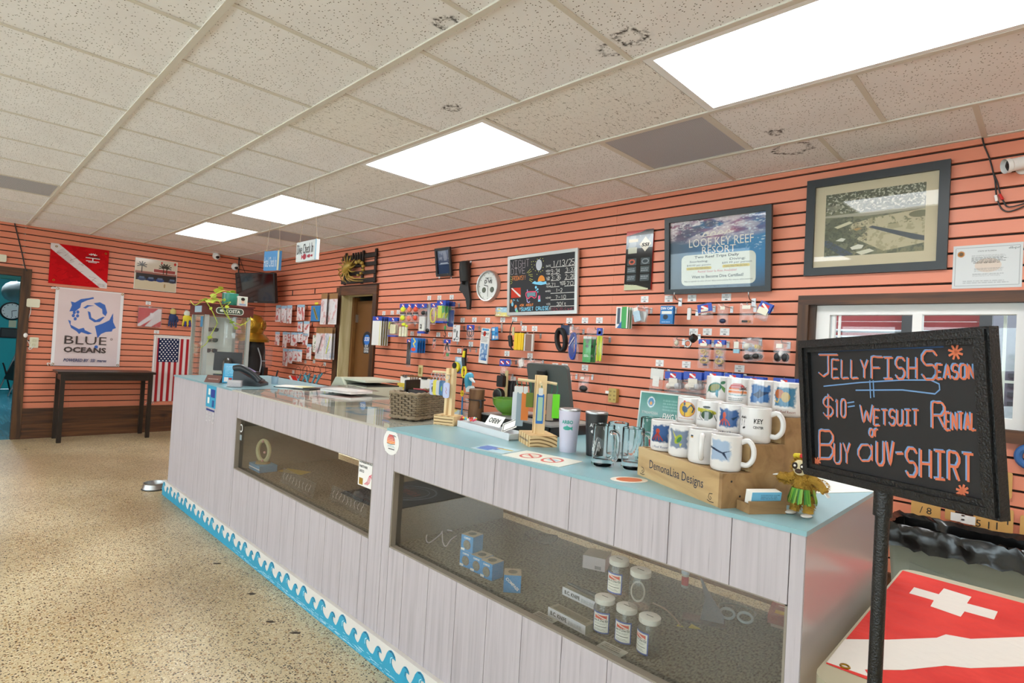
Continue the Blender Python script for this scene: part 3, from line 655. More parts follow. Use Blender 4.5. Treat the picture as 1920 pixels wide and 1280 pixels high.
# front planks, cut round the windows
seams = [CX0, 3.9, 4.25, 4.62, 5.03] + [5.06 + .003] + [5.33 + .1742 * i for i in range(0, 19)] + [CX1]
def plank(x0, x1, z0, z1):
    g = .0012; MB().bb(x0 + g, x1 - g, CYF, CYF + th - .004, z0, z1, PLANK).obj('plank', ctr, smooth=False)
for x0, x1 in zip(seams[:-1], seams[1:]):
    if x1 - x0 < .01: continue
    parts = [(x0, x1, .0, CZ - .012)]
    for w0, w1, q0, q1 in (WA, WBn):
        new = []
        for a, c, z0, z1 in parts:
            if c <= w0 or a >= w1 or z1 <= q0 or z0 >= q1: new.append((a, c, z0, z1)); continue
            if a < w0: new.append((a, w0, z0, z1)); a = w0
            if c > w1: new.append((w1, c, z0, z1)); c = w1
            new += [(a, c, z0, q0), (a, c, q1, z1)]
        parts = new
    for q in parts:
        if q[1] - q[0] > .004 and q[3] - q[2] > .004: plank(*q)
MB().bb(CX0 + .3, CX0 + 1.5, CYF + .012, CYF + .03, 0, CZ - .02, mat('2d2824', .9)).obj('back_board', ctr, smooth=False)
# carcass: end panels, back, floor of the display cases, upper shelf
SIDE = mat('a9a3a2', .25, coat=.15)
MB().bb(CX1 - .018, CX1, CYF + .004, CYB, 0, CZ - .01, SIDE).obj('end_panel', ctr, smooth=False)
MB().bb(CX0, CX0 + .018, CYF + th, CYB, 0, CZ - .01, PLANK).obj('end_panel', ctr, smooth=False)
MB().bb(CX0, CX1, CYB - .015, CYB, 0, .36, GREYIN).obj('back_panel', ctr, smooth=False)
SHZ = .50
MB().bb(5.02, 6.87, CYF + th, CYB, SHZ - .02, SHZ, CARPET).obj('display_floor', ctr, smooth=False)
MB().bb(6.87, CX1 - .018, CYF + th, CYB, SHZ - .02, SHZ, CARPET).obj('display_floor', ctr, smooth=False)
for x in (5.02, 6.862): MB().bb(x, x + .016, CYF + th, CYB, SHZ, CZ - .02, GREYIN).obj('divider', ctr, smooth=False)

MB().bb(CX0, CX1, CYF + .01, CYF + .03, SHZ - .06, SHZ - .02, GREYIN).obj('rail', ctr, smooth=False)
DGLASS = glassy('display_glass', (.94, .96, .95, 1), .0, .012, 2.2)
for w0, w1, q0, q1 in (WA, WBn):
    b = MB()
    for a, c, z0, z1 in ((w0, w0 + .006, q0, q1), (w1 - .006, w1, q0, q1), (w0, w1, q0 - .002, q0 + .006), (w0, w1, q1 - .004, q1)): b.bb(a, c, CYF + .002, CYF + .03, z0, z1, mat('8d8275', .6))
    b.obj('window_lining', ctr, smooth=False)
    MB().glass(w0 - .01, w1 + .01, CYF + .028, CYF + .033, q0 - .01, q1 + .01, DGLASS, '-y').obj('display_glass', ctr, smooth=False)
# tops
MB().bb(CX0 - .004, 4.95, CYF - .004, CYB + .02, CZ - .012, CZ, BLUET).obj('worktop', ctr, smooth=False)
MB().bb(6.89, CX1 + .002, CYF - .004, CYB + .02, CZ - .012, CZ, BLUET).obj('worktop', ctr, smooth=False)
MB().bb(4.95, 6.89, CYF - .003, CYB + .02, CZ - .012, CZ - .0055, mat('b9b2a6', .5, var=.15, vscale=3)).obj('display_liner', ctr, smooth=False)
GTOP = glassy('counter_top_glass', (.95, .97, .96, 1), .02, .015, 1.6)
MB().glass(4.952, 6.888, CYF - .002, CYB + .02, CZ - .005, CZ - .0004, GTOP, '+z').obj('glass_top', ctr, smooth=False)
# poster shapes under the glass top, painting in its reflection
ar = Art(120, 44, 'b8b4aa'); nz = ar.noise(6, 3, 5)
for i in range(9):
    x0 = i * .11 + .01; col = ['d9d5c9', '6f9fb0', 'c98f80', 'e4dfd2', '8a8f86', 'cbbfa6', '5f93ad', 'd7a79c', 'e8e4da'][i]; ar.rect(x0, .08 + .1 * (i % 3), x0 + .1, .8 + .06 * (i % 3), col)
    ar.lines(x0 + .01, .15 + .1 * (i % 3), x0 + .09, .6, 6, '6a655c', i, .5)
ar.ell(.62, .36, .03, .16, '3f8fb0'); ar.put((nz > .62), 'cfc9bd', .6)
printed('painted_top_reflection', ctr, ar, 1.9, .64, PRINT, CZ - .0053, 5.92, (CYF + CYB) / 2)
# kick board with cut-out waves
KY = CYF - .02; KX0 = CX0 - .055
MB().bb(KX0, CX1 + .0, KY, CYF - .0005, 0, .125, mat('dcd6d0', .6, var=.04)).obj('kick_board', ctr, smooth=False)
MB().bb(KX0, KX0 + .02, CYF, CYB, 0, .125, mat('dcd6d0', .6)).obj('kick_board', ctr, smooth=False)
WB1 = mat('2a9cc0', .45, var=.12, vscale=12); WB2 = mat('1d5f86', .5); WB3 = mat('bfe3ee', .5)
def crest(x, s, b):
    """one curling wave; s = size; built as a polygon strip in x-z"""
    P = [(-.062, .0), (-.050, .012), (-.040, .030), (-.030, .052), (-.018, .066), (-.003, .072), (.013, .068), (.026, .056), (.030, .044), (.022, .046), (.012, .046), (.004, .038), (.004, .026), (.012, .014), (.026, .006), (.042, .0)]
    return [(x + px_ * s, .040 + pz * s) for px_, pz in P]
XW = frm((1, 0, 0), (0, 0, 1), (0, -1, 0), (0, KY, 0))
b = MB(); d1 = MB(); x = KX0 + .045; i = 0
b.add([(KX0, KY - .002, 0.0), (CX1, KY - .002, 0.0), (CX1, KY - .002, .044), (KX0, KY - .002, .044)], [(0, 1, 2, 3)], WB1)
b.add([(KX0, KY - .002, .0), (KX0, CYF + .01, 0), (KX0, CYF + .01, .044), (KX0, KY - .002, .044)], [(0, 3, 2, 1)], WB1)
while x < CX1 - .05:
    s = 1.08 if i % 2 == 0 else .78; P = crest(x, s, b); b.prism(P, 0, .0025, WB1, XW)
    d1.strip([(x - .012 * s, .040 + .066 * s), (x + .004 * s, .040 + .068 * s), (x + .018 * s, .040 + .06 * s), (x + .024 * s, .040 + .052 * s)], .006 * s, .003, WB2, XW)
    d1.strip([(x + .010 * s, .040 + .050 * s), (x - .002 * s, .04 + .042 * s), (x - .002 * s, .04 + .022 * s)], .004 * s, .003, WB3 if i % 2 == 0 else WB2, XW)
    x += .108 if i % 2 == 0 else .098; i += 1
b.obj('wave_cutout', ctr, smooth=False); d1.obj('wave_highlights', ctr, smooth=False)['kind'] = 'stuff'
b = MB(); r4 = random.Random(4)
for k in range(420):
    xx = r4.uniform(5.2, CX1 - .1); zz = .006 + abs(r4.gauss(0, .013)); l = r4.uniform(.008, .05); b.strip([(xx, zz), (xx + l, zz + r4.uniform(-.002, .002))], r4.uniform(.0008, .0025), .0023, WB3, XW)
b.obj('foam_dashes', ctr, smooth=False)['kind'] = 'stuff'
# ---------------------------------------------------------------- stickers on the counter
def onfront(px, py): return aty(px, py, CYF)
c = onfront(734, 829); st = T('sunset_sticker', 'oval white sticker with striped red sunset on the counter front', 'sticker', WB(c.x, c.z, CYF - .0006))
ar = Art(44, 60, 'e9e6e2')
for k in range(30):
    y = .42 + k / 30 * .48; hw = .36 * math.sqrt(max(0, 1 - ((y - .5) / .42) ** 2)) if y > .5 else .36
    if k % 5 != 4: ar.rect(.48 - hw, y, .48 + hw, y + 1 / 60, ['e8862f', 'd95a2a', 'c2302a'][min(2, k // 9)])
ar.line([(.15, .42), (.45, .38), (.8, .44)], .03, '3b8fa0').lines(.2, .24, .85, .36, 2, '2f7f8c').line([(.3, .17), (.8, .17)], .05, '222222').line([(.72, .62), (.74, .86)], .03, '2d4d55').line([(.6, .84), (.74, .87), (.88, .83)], .04, '2d4d55')
A0 = ar.A.copy(); printed('print', st, ar, .09, .088, PRINT, .0012)
MB().prism(circ(.062, 32, ry=.056), 0, .001, mat('ebe8e4', .4)).obj('backing', st)
c = onfront(396, 743); st = T('blue_sticker_sheet', 'blue notice with white pictures pasted on the left end of the counter front', 'sticker', WB(c.x, c.z, CYF - .0006))
MB().prism(rrect(.215, .165, .004), 0, .0008, mat('3aa0c4', .4)).obj('sheet', st)
MB().bb(-.06, -.02, .01, .055, .0008, .0014, WHITE).obj('picture', st); MB().bb(-.005, .085, -.005, .055, .0008, .0014, mat('1d3f95', .4)).obj('picture', st); MB().bb(-.07, -.03, -.055, -.01, .0008, .0014, WHITE).obj('picture', st); MB().bb(.03, .075, -.075, -.025, .0008, .0014, mat('24508f', .4)).obj('picture', st)
c2 = onfront(394.5, 768); st = T('small_print_strip', 'navy bar with three columns of tiny print below the blue notice', 'sticker', WB(c2.x, c2.z - .006, CYF - .0006))
MB().bb(-.09, .09, -.004, .010, 0, .0008, mat('27337c', .4)).obj('bar', st)
for i, u in enumerate((-.07, .0, .07)):
    ar = Art(10, 24, 'd6d0d0').lines(.1, .05, .9, .95, 7, '222222', i, .9); printed('print_column', st, ar, .032, .07 if i != 1 else .05, PRINT, .0007, u, -.05)
c = aty(688, 887, CYF + .028); st = T('conservation_sticker', 'white CONSERVATION PARTNER 2022 sticker with pink wave inside the left display window', 'sticker', WB(c.x + .0, c.z, CYF + .027))
MB().prism(rrect(.15, .135, .003), 0, .0006, mat('ece8e4', .4)).obj('sheet', st)
for i, s_ in enumerate(('CONSERVATIO', 'PARTNER', '2022')): text(st, s_, (-.012, -.03, -.045)[i], .048 - i * .022, .012, INK, w=(.115, .075, .045)[i], bold=.03)
MB().bb(-.065, -.03, -.062, -.03, .0006, .001, mat('a07818', .5)).obj('seal', st)
b = MB()
for k in range(3): b.strip([(-.015 + k * .012, -.055), (.01 + k * .01, -.04), (.025 + k * .006, -.01), (.045, .0 - k * .008), (.062, -.008 - k * .01)], .004, .001, mat('d0405f', .5))
b.obj('wave', st, smooth=False)
c = aty(449.5, 800, CYF + .028); st = T('ring_sticker', 'pale ring sticker at the upper left corner of the left display window', 'sticker', WB(c.x + .03, c.z - .005, CYF + .027)); MB().ring(circ(.028, 20), circ(.02, 20), 0, .0006, WHITE).obj('ring', st); MB().bb(-.02, .02, -.08, -.045, 0, .0005, mat('8e9aa0', .4)).obj('tab', st)
# ---------------------------------------------------------------- navy mat on the floor (mirrored in the display glass), dog bowl, floor marks
rug = T('floor_mat', 'navy rubber backed floor mat with round white logo', 'mat', UP(4.64, -4.06, 0))
MB().prism(rrect(.76, 1.46, .02), 0, .006, mat('1c2438', .9, bump=.3)).obj('mat', rug); MB().ring(circ(.26, 40, 0, .2), circ(.245, 40, 0, .2), .006, .0075, mat('9aa3b0', .9)).obj('logo_ring', rug, smooth=False); MB().ring(circ(.19, 40, 0, .2), circ(.18, 40, 0, .2), .006, .0075, mat('9aa3b0', .9)).obj('logo_ring', rug, smooth=False)
text(rug, 'SSI', 0, .2, .10, mat('9b4a44', .9), w=.26, z=.0076, shear=.25, bold=.02); text(rug, 'DIVING', 0, .62, .06, mat('9aa3b0', .9), w=.3, z=.0076, bold=.02)
c = atz(289, 916, 0); bw = T('dog_bowl', 'stainless steel pet bowl on the floor left of the counter', 'bowl', UP(c.x, c.y - .0, 0))
MB().lathe([(.085, 0), (.098, .004), (.084, .05), (.088, .058), (.082, .058), (.072, .012), (0.001, .010)], CHROME, 32, cap1=False).obj('shell', bw); MB().lathe([(.0965, .001), (.101, .004), (.097, .01)], mat('3a3a3a', .7), 32).obj('rubber_ring', bw)
for i, (px, py, s_) in enumerate(((407, 1056, .03), (472, 1113, .035), (507, 1165, .03), (555, 1186, .035), (48, 842, .03))):
    c = atz(px, py, 0); n = 9; rr = random.Random(i)
    MB().prism([((s_ * rr.uniform(.5, 1)) * math.cos(6.283 * k / n), .45 * s_ * rr.uniform(.5, 1) * math.sin(6.283 * k / n)) for k in range(n)], 0, .0008, mat('4a4035', .8)).obj('floor_scuff', [o for o in bpy.data.objects if o.name == 'floor'][0], smooth=False, X=UP(c.x, c.y, 0, 45))
# ================================================================ LEFT WALL
PL = nodemat('vinyl_banner', f_attr, .55)
def wl_rect(p0, p1, x=0.): return pxrect(p0, p1, x=x)
def ripple(a, f=3.): return lambda gx, gy: a * (np.sin(gx * f * 6.283 + gy * 2) * .5 + .5) * (.3 + .7 * (1 - gy))
# red dive flag with signatures
fl = T('signed_dive_flag', 'signed red flag with white diagonal stripe high on the left wall', 'flag', WL(-2.37, 2.187, .006))
ar = Art(150, 122, 'c3151b')
nz = ar.noise(5, 4, 2); ar.put(nz > .58, 'a81016', .5)
ar.poly([(0, 1), (0, .86), (.88, 0), (1, 0), (1, .13), (.13, 1)], 'dcd2d0')
r5 = random.Random(5)
for k in range(16):
    x, y = .10 + k * .013, .80 - k * .019; ar.line([(x, y), (x + .11, y + .09)], .005, '4a4248', .8)
for k in range(26):
    x, y = r5.uniform(.05, .85), r5.uniform(.06, .92); q = [(x, y)]
    for _ in range(6): q.append((q[-1][0] + r5.uniform(0, .03), q[-1][1] + r5.uniform(-.02, .025)))
    ar.line(q, .005, '6d0d12', .9)
for k in range(4): ar.line([(.82 + r5.uniform(0, .02), .11 - k * .022), (.97, .10 - k * .02)], .005, '4a4248', .8)
printed('flag_cloth', fl, ar, .602, .505, CLOTHP, .004, wave=ripple(.006))
lg = MB()
for k in range(5): a = math.radians(30 + 30 * k); lg.strip([(.13 + .012 * math.cos(a), .155 + .012 * math.sin(a)), (.13 + .05 * math.cos(a), .155 + .03 * math.sin(a))], .008, .0125, WHITE)
lg.bb(.055, .205, .118, .126, .0122, .0127, WHITE).bb(.125, .137, .09, .118, .0122, .0127, WHITE).obj('logo', fl, smooth=False)
text(fl, 'WAVES', .13, .138, .016, INK, w=.14, z=.013, bold=.03); MB().bb(.06, .2, .078, .086, .0122, .0127, WHITE).obj('logo_line', fl, smooth=False); MB().bb(.085, .175, .064, .071, .0122, .0127, WHITE).obj('logo_line', fl, smooth=False)
for u, v in ((-.245, .215), (.265, .205), (-.25, -.21), ): MB().torus((u, v, .013), .010, .003, BRASS).obj('grommet', fl)
# blue oceans banner
cy, cz, w_, h_ = wl_rect((99, 543), (228, 686)); 
bn = T('sea_animals_banner', 'white cloth banner with blue ring of sea animals above the table', 'banner', WL(cy, cz, .004))
asp = h_ / w_; ar = Art(150, 210, 'dcc9c8'); ar.put(ar.noise(4, 5, 3), 'cdb8b6', .35)
ar.rect(0, 0, .045, 1, 'e6e2e2').rect(.955, 0, 1, 1, 'e6e2e2').rect(0, .985, 1, 1, 'e6e2e2')
BO = '2f5fb0'
def Q(pts): return [(x, 1 - y) for x, y in pts]
# ring of animals, picture coordinates read off the banner (x right, y down, 0..1)
ar.poly(Q([(.21, .30), (.24, .22), (.22, .17), (.28, .18), (.36, .13), (.46, .11), (.54, .09), (.55, .11), (.45, .14), (.37, .18), (.36, .24), (.30, .29)]), BO)
ar.poly(Q([(.40, .24), (.46, .20), (.56, .20), (.48, .22), (.44, .25)]), BO)
ar.poly(Q([(.55, .17), (.64, .15), (.72, .18), (.76, .28), (.74, .33), (.69, .30), (.68, .24), (.60, .20)]), BO)
ar.ell(.63, .255, .028, .022, BO); ar.poly(Q([(.47, .28), (.51, .29), (.53, .36), (.60, .39), (.70, .34), (.73, .34), (.66, .41), (.58, .42), (.50, .38)]), BO)
for x, y in ((.28, .31), (.33, .30), (.27, .35), (.33, .35), (.30, .39)): ar.ell(x, 1 - y, .022, .022, BO)
ar.poly(Q([(.20, .41), (.24, .42), (.24, .47), (.36, .52), (.43, .50), (.45, .53), (.56, .57), (.50, .585), (.40, .56), (.37, .585), (.33, .55), (.25, .51)]), BO)
ar.poly(Q([(.59, .47), (.70, .43), (.80, .38), (.85, .28), (.86, .40), (.91, .48), (.86, .50), (.85, .53), (.76, .54), (.69, .57), (.64, .63), (.61, .53)]), BO)
wv = lambda gx, gy: .006 * np.sin(gx * 9 + gy * 3) * (1 - gy) + .008
printed('banner_cloth', bn, ar, w_, h_, PL, 0, wave=wv)
TAUP = mat('41332f', .6); NAVY = mat('1e3468', .6)
text(bn, 'BLUE', -.02, h_ * (.5 - .665), .105, TAUP, w=w_ * .61, z=.018); text(bn, 'OCEANS', -.02, h_ * (.5 - .79), .072, TAUP, w=w_ * .615, z=.018, bold=.035); text(bn, 'POWERED BY  SSI  mares', -.01, h_ * (.5 - .925), .040, NAVY, w=w_ * .62, z=.018, shear=.15, bold=.02)
MB().torus((w_ * .35, -h_ * .135, .017), .012, .0018, TAUP).obj('registered_mark', bn)
for u, v in ((-.5, .5), (.5, .5), (-.5, -.5), (.5, -.5)): MB().torus((u * (w_ - .04), v * (h_ - .04), .019), .012, .003, BRASS).obj('grommet', bn)
MB().tube([(-w_ / 2 + .02, h_ / 2 - .02, .02), (-w_ / 2 - .03, h_ / 2 - .01, .012), (-w_ / 2 - .04, h_ / 2 - .025, .01), (-w_ / 2, h_ / 2 - .02, .022)], .005, WHITE).obj('tie', bn)
MB().tube([(-w_ / 2 + .02, -h_ / 2 + .02, .02), (-w_ / 2 - .03, -h_ / 2 + .03, .012), (-w_ / 2 - .02, -h_ / 2 + .0, .01)], .005, WHITE).obj('tie', bn)
# old photograph of the shop
ph = T('old_shop_photo', 'old colour photo of a palm lined shopfront on a pale board, left wall', 'photo', WL(-1.515, 2.187, .0))
ar = Art(130, 110, 'cfc3ac'); ar.rect(0, .5, 1, 1, 'd3c6b2').put(ar.noise(5, 4, 8), 'bfae92', .3)
ar.rect(.0, .52, 1, .60, '8d5a4e').rect(.0, .57, 1, .6, 'ae8074').rect(.02, .30, 1, .52, '2b2a2c'); ar.rect(.42, .58, .98, .72, 'd8c9bd').rect(.44, .60, .96, .70, '9d4a44')
for x in (.14, .66, .74): 
    ar.rect(x, .55, x + .02, .78, '3d2c20')
    for k in range(7): a = math.radians(-20 + 36 * k); ar.line([(x + .01, .78), (x + .01 + .11 * math.cos(a), .78 + .12 * math.sin(a))], .028, '2c2a22')
for k, x in enumerate((.08, .3, .52, .82)): ar.ell(x + .08, .34, .10, .06, ['3c4a66', '24355c', '2f4780', '303848'][k]).rect(x + .02, .36, x + .14, .42, '5d6e88')
ar.rect(0, 0, 1, .27, 'cdbfa2').ell(.62, .93, .02, .04, 'c0302a').ell(.95, .93, .03, .05, 'c0302a').ell(.72, .17, .02, .07, 'a88a62')
MB().bb(-.256, .256, -.216, .216, 0, .010, mat('d8d3c8', .5)).obj('board', ph); printed('print', ph, ar, .498, .42, PRINTG, .0105)
# ---------------------------------------------------------------- small wall fittings by the doorway
def lbox(px, py, w, h, d, m, name, label, cat): c = atx(px, py, 0); return MB().prism(rrect(w, h, .012), 0, d, m).obj(name, None, label=label, cat=cat, X=WL(c.y, c.z, 0.0015))
IV = mat('dcd8c0', .45)
lbox(4, 484, .075, .085, .03, IV, 'wall_sensor', 'ivory sensor box on the wall above the left doorway', 'sensor')
rt = T('wall_router', 'ivory wall box with a dangling white cord beside the doorway', 'box', WL(atx(62, 568, 0).y, atx(62, 568, 0).z, .0015))
MB().prism(rrect(.125, .105, .018), 0, .032, IV).obj('case', rt); MB().tube([(-.02, -.05, .02), (-.02, -.12, .01), (-.035, -.2, .012), (-.055, -.36, .012), (-.03, -.40, .02), (-.06, -.42, .014), (-.025, -.47, .012), (.0, -.52, .014)], .004, WHITE).obj('cord', rt); MB().sph((-.05, -.40, .018), (.022, .03, .014), WHITE).obj('cord_bundle', rt)
ol = T('wall_outlet', 'ivory wall outlet with plugs beside the left doorway', 'outlet', WL(atx(63.5, 642, 0).y, atx(63.5, 642, 0).z, .0015)); MB().prism(rrect(.085, .13, .008), 0, .008, IV).obj('plate', ol)
for v in (.028, -.028): MB().prism(rrect(.03, .034, .01), .008, .022, mat('c9c4a6', .5), X=TR(0, v, 0)).obj('plug', ol)
MB().tube([(0, -.04, .02), (-.02, -.075, .025), (-.04, -.085, .02), (-.045, -.06, .012)], .004, WHITE).obj('cord', ol)
# black cable down to the doorway trim
c0 = atx(28, 421, 0); c1 = atx(40, 470, 0); c2 = atx(47, 503, 0)
MB().tube([(.012, c0.y, ZC - .01), (.006, c0.y, c0.z), (.006, c1.y, c1.z), (.03, c2.y, c2.z), (.03, c2.y + .02, c2.z - .03)], .006, BLACK).obj('black_cable', None, label='black cable running down the left wall to the doorway frame', cat='cable')
# flag pack and gloves
def hook(X, l=.12, label='metal hook', grp=None):
    t = T('slatwall_hook', label, 'hook', X, grp)
    MB().bb(-.010, .010, -.032, .010, .0005, .003, CHROME).obj('plate', t, smooth=False); MB().tube([(0, 0, .003), (0, .0, l - .012), (0, .008, l), (0, .016, l + .004)], .0028, CHROME, 6).obj('arm', t); return t
TAGM = mat('e2e1df', .6)
def price_tag(X, where, w=.062, h=.046):
    ar = Art(14, 10, 'dfdedc').rect(.36, .74, .64, .86, '777777').lines(.12, .36, .88, .66, 2, '333333', int(X[0][3] * 100) % 97, .85).rect(.36, .12, .64, .26, '333333')
    t = T('price_tag', 'white price tag ' + where, 'price tag', X, 'white price tags on the slat walls'); MB().bb(-w / 2, w / 2, -h / 2, h / 2, 0, .0012, TAGM).obj('card', t, smooth=False); printed('print', t, ar, w, h, PRINT, .0015)
def ltag(px, py, where): c = atx(px, py, 0); price_tag(WL(c.y, c.z, .0006), where)
ltag(278, 568, 'above the bagged dive flag on the left wall'); ltag(293.5, 622, 'under the bagged dive flag on the left wall'); 
cy, cz, w_, h_ = wl_rect((259, 578), (302, 612), .05)
pk = T('bagged_dive_flag', 'red and white dive flag in a clear bag hanging on the left wall', 'packaged flag', WL(cy, cz, .05))
ar = Art(40, 30, 'c8262a').poly([(0, .12), (0, 0), (.1, 0), (1, .75), (1, 1), (.85, 1)], 'e0d6d4'); ar.poly([(.30, 0), (.58, 0), (1, .35), (1, .95)], 'd9cfcc').rect(.5, .55, .66, .75, 'e9e6e2')
MB().bb(-w_ / 2, w_ / 2, -h_ / 2, h_ / 2, -.008, .006, RED).obj('folded_flag', pk); printed('print', pk, ar, w_, h_, CLOTHP, .0065)
MB().bb(-w_ / 2 - .01, w_ / 2 + .01, -h_ / 2 - .012, h_ / 2 + .03, .0075, .009, PLASTIC).obj('bag', pk, smooth=False); hook(WL(cy, cz + h_ / 2 + .02, .0006), .1, 'metal hook holding the bagged dive flag')
def glove(px0, py0, px1, py1, cuff, palm, fing, label):
    cy, cz, w_, h_ = wl_rect((px0, py0), (px1, py1), .06); t = T('work_glove', label, 'glove', WL(cy, cz, .06))
    MB().sph((0, h_ * .32, 0), (w_ * .34, h_ * .18, .018), cuff).obj('cuff', t); MB().sph((0, h_ * .02, 0), (w_ * .44, h_ * .24, .022), palm).obj('palm', t)
    for i in range(4): u = (-.36 + .24 * i) * w_; MB().tube([(u * .8, -h_ * .05, 0), (u, -h_ * .28, .006), (u * 1.05, -h_ * (.44 + .05 * (i % 2)), .003)], [.012, .012, .009], fing if i % 2 else palm).obj('finger', t)
    MB().tube([(w_ * .4, h_ * .1, 0), (w_ * .52, -h_ * .1, .008), (w_ * .5, -h_ * .2, .006)], [.011, .011, .008], palm).obj('thumb', t); hook(WL(cy, cz + h_ * .5, .0006), .09, 'metal hook holding the ' + label.split(',')[0])
YEL = mat('d9c832', .6); glove(315, 578, 333, 614, mat('c9b36a', .8), mat('26365f', .8), mat('1c2b52', .8), 'navy and tan glove hanging on the left wall, left of the pair'); glove(341, 582, 359, 613, mat('cfd6c6', .7), YEL, mat('2a3f86', .8), 'yellow and blue glove hanging beside the glass tower')
# flag of the US hung by its hoist, canton at top left
usT, usB = atx(323, 630, .02), atx(321, 752, .02); cyf = (atx(291, 630, .02).y + atx(357, 632, .02).y) / 2
us = T('american_flag', 'american flag hung lengthwise on the left wall above the boards', 'flag', WL(cyf, 0, .004)); W, H0, H1 = .47, .425, 1.35
ar = Art(91, 180, 'd9cdcb')
for k in range(7): ar.rect((k * 2) / 13, 0, (k * 2 + 1) / 13, .965, '9e2228') if k else ar.rect(0, 0, .06, .0, '9e2228')
ar.A[:] = np.array(lin('d9cdcb')[:3]); 
for k in range(6): ar.rect((k * 2 + 1) / 13 + .03, 0, (k * 2 + 2) / 13 + .03, .965, 'a3282c')
ar.rect(.14, .60, .68, .965, '1f2748'); ar.rect(0, .965, 1, 1, 'e6e2de').rect(0, 0, .06, 1, 'd4c6c4')
for r_ in range(11):
    for q_ in range(6 if r_ % 2 == 0 else 5): ar.ell(.185 + q_ * .09 + (.045 if r_ % 2 else 0), .945 - r_ * .0325, .02, .010, 'e4e0e0')
printed('flag_cloth', us, ar, W, H1 - H0, CLOTHP, .004, 0, (H0 + H1) / 2, wave=lambda gx, gy: .012 * (np.sin(gx * 14 + gy * 2) * .5 + .5) * (1 - gy * .7))
MB().tube([(-W / 2, H1, .01), (W / 2, H1, .01)], .008, WHITE).obj('header', us)
MB().tube([(-W / 2 + .02, H1 - .01, .012), (-W / 2 + .016, .9, .022), (-W / 2 + .02, H0 + .02, .02)], .007, WHITE).obj('cord', us)
for k in range(5): MB().tube([(-W / 2 + .02, H0 + .03, .02), (-W / 2 - .05 + .025 * k, H0 - .03, .012)], .003, WHITE, 5).obj('fringe', us)
# ---------------------------------------------------------------- console table
BKW = mat('231a14', .35, var=.2, vscale=6)
tb = T('console_table', 'narrow dark console table standing below the banner', 'table', UP(.31, -2.04, 0))
TH = .86; x0, x1, y0, y1 = -.27, .20, -.50, .46
MB().bb(x0, x1, y0 - .03, y1 + .03, TH - .028, TH, BKW).obj('tabletop', tb, smooth=False); 
for a, c in ((x0 + .03, y0), (x1 - .06, y0), (x0 + .03, y1 - .045), (x1 - .06, y1 - .045)): MB().bb(a, a + .045, c, c + .045, 0, TH - .028, BKW).obj('leg', tb, smooth=False)
for a, c, d, e in ((x0 + .04, x0 + .06, y0 + .045, y1 - .045), (x1 - .045, x1 - .025, y0 + .045, y1 - .045), (x0 + .075, x1 - .06, y0 + .01, y0 + .03), (x0 + .075, x1 - .06, y1 - .03, y1 - .01)): MB().bb(a, c, d, e, TH - .11, TH - .028, BKW).obj('apron', tb, smooth=False)
# ================================================================ CORNER: cameras, tv, hanging signs
def domecam(P, label, X):
    t = T('dome_camera', label, 'camera', X); MB().lathe([(.05, 0), (.055, .02), (.04, .03)], WHITE, 20).obj('base', t); MB().sph((0, 0, .045), .042, WHITE, 16, 10).obj('shell', t); MB().sph((.0, -.018, .07), (.026, .026, .02), BLACK, 14, 8).obj('lens', t); return t
c = atx(405, 480, 0); domecam(None, 'white dome camera high on the left wall, left of the tv cables', WL(c.y, c.z, .001)); c = atx(440, 500, 0); domecam(None, 'smaller white dome camera hung from the cable above the tv', WL(c.y, c.z, .001))
c0, c1 = atx(448, 485, 0), atx(447, 530, 0)
MB().tube([(.01, c0.y, c0.z + .02), (.01, c0.y, c0.z - .05), (.012, c1.y, c1.z), (.05, c1.y + .06, c1.z - .1)], .009, BLACK).tube([(.01, c0.y, c0.z + .02), (.01, c0.y + .1, c0.z - .2), (.02, c0.y + .2, c0.z - .38)], .004, BLACK).obj('cable_run', None, label='black cables running down the corner to the tv', cat='cable')['kind'] = 'stuff'
tv = T('wall_tv', 'black flat tv tilted across the corner of the shop', 'tv', TR(.56, -.36, 2.13) @ RZ(24) @ RX(90) @ RX(8))
MB().prism(rrect(.74, .44, .012), -.03, .02, BLACK).obj('case', tv); MB().bb(-.35, .35, -.19, .205, .02, .0215, mat('0c0b0a', .08, spec=.8)).obj('screen', tv); MB().bb(-.03, .03, -.212, -.204, .02, .022, CHROME).obj('badge', tv, smooth=False); MB().bb(-.05, .05, -.05, .05, -.26, -.03, DARKM).obj('mount', tv, smooth=False)
def hang_sign(x, y, px0, px1, pyt, pyb, yaw, face, lines, lab, edge):
    # board hangs below the ceiling tee it is tied to
    L_, R_, t_, b_ = aty(px0, (pyt + pyb) / 2, y), aty(px1, (pyt + pyb) / 2, y), aty((px0 + px1) / 2, pyt, y), aty((px0 + px1) / 2, pyb, y)
    w_, h_ = (R_.x - L_.x) * (.62 if yaw else 1), t_.z - b_.z; cx = (L_.x + R_.x) / 2
    t = T('hanging_sign', lab, 'sign', TR(cx, y, (t_.z + b_.z) / 2) @ RZ(yaw) @ RX(90), 'hanging check-in signs')
    MB().bb(-w_ / 2, w_ / 2, -h_ / 2, h_ / 2, -.012, .012, face).obj('board', t, smooth=False); MB().bb(w_ / 2 - .02, w_ / 2, -h_ / 2, h_ / 2, .012, .014, edge).obj('edge_strip', t, smooth=False)
    for s_ in (-1, 1): MB().tube([(s_ * w_ * .44, h_ / 2, 0), (s_ * .03, ZC - (t_.z + b_.z) / 2, 0)], .0016, mat('b9a58c', .7), 5).obj('string', t); MB().lathe([(.006, 0), (.006, .012)], BRASS, 8, X=TR(s_ * w_ * .44, h_ / 2 - .002, 0) @ RX(-90)).obj('screw_eye', t)
    return t, w_, h_
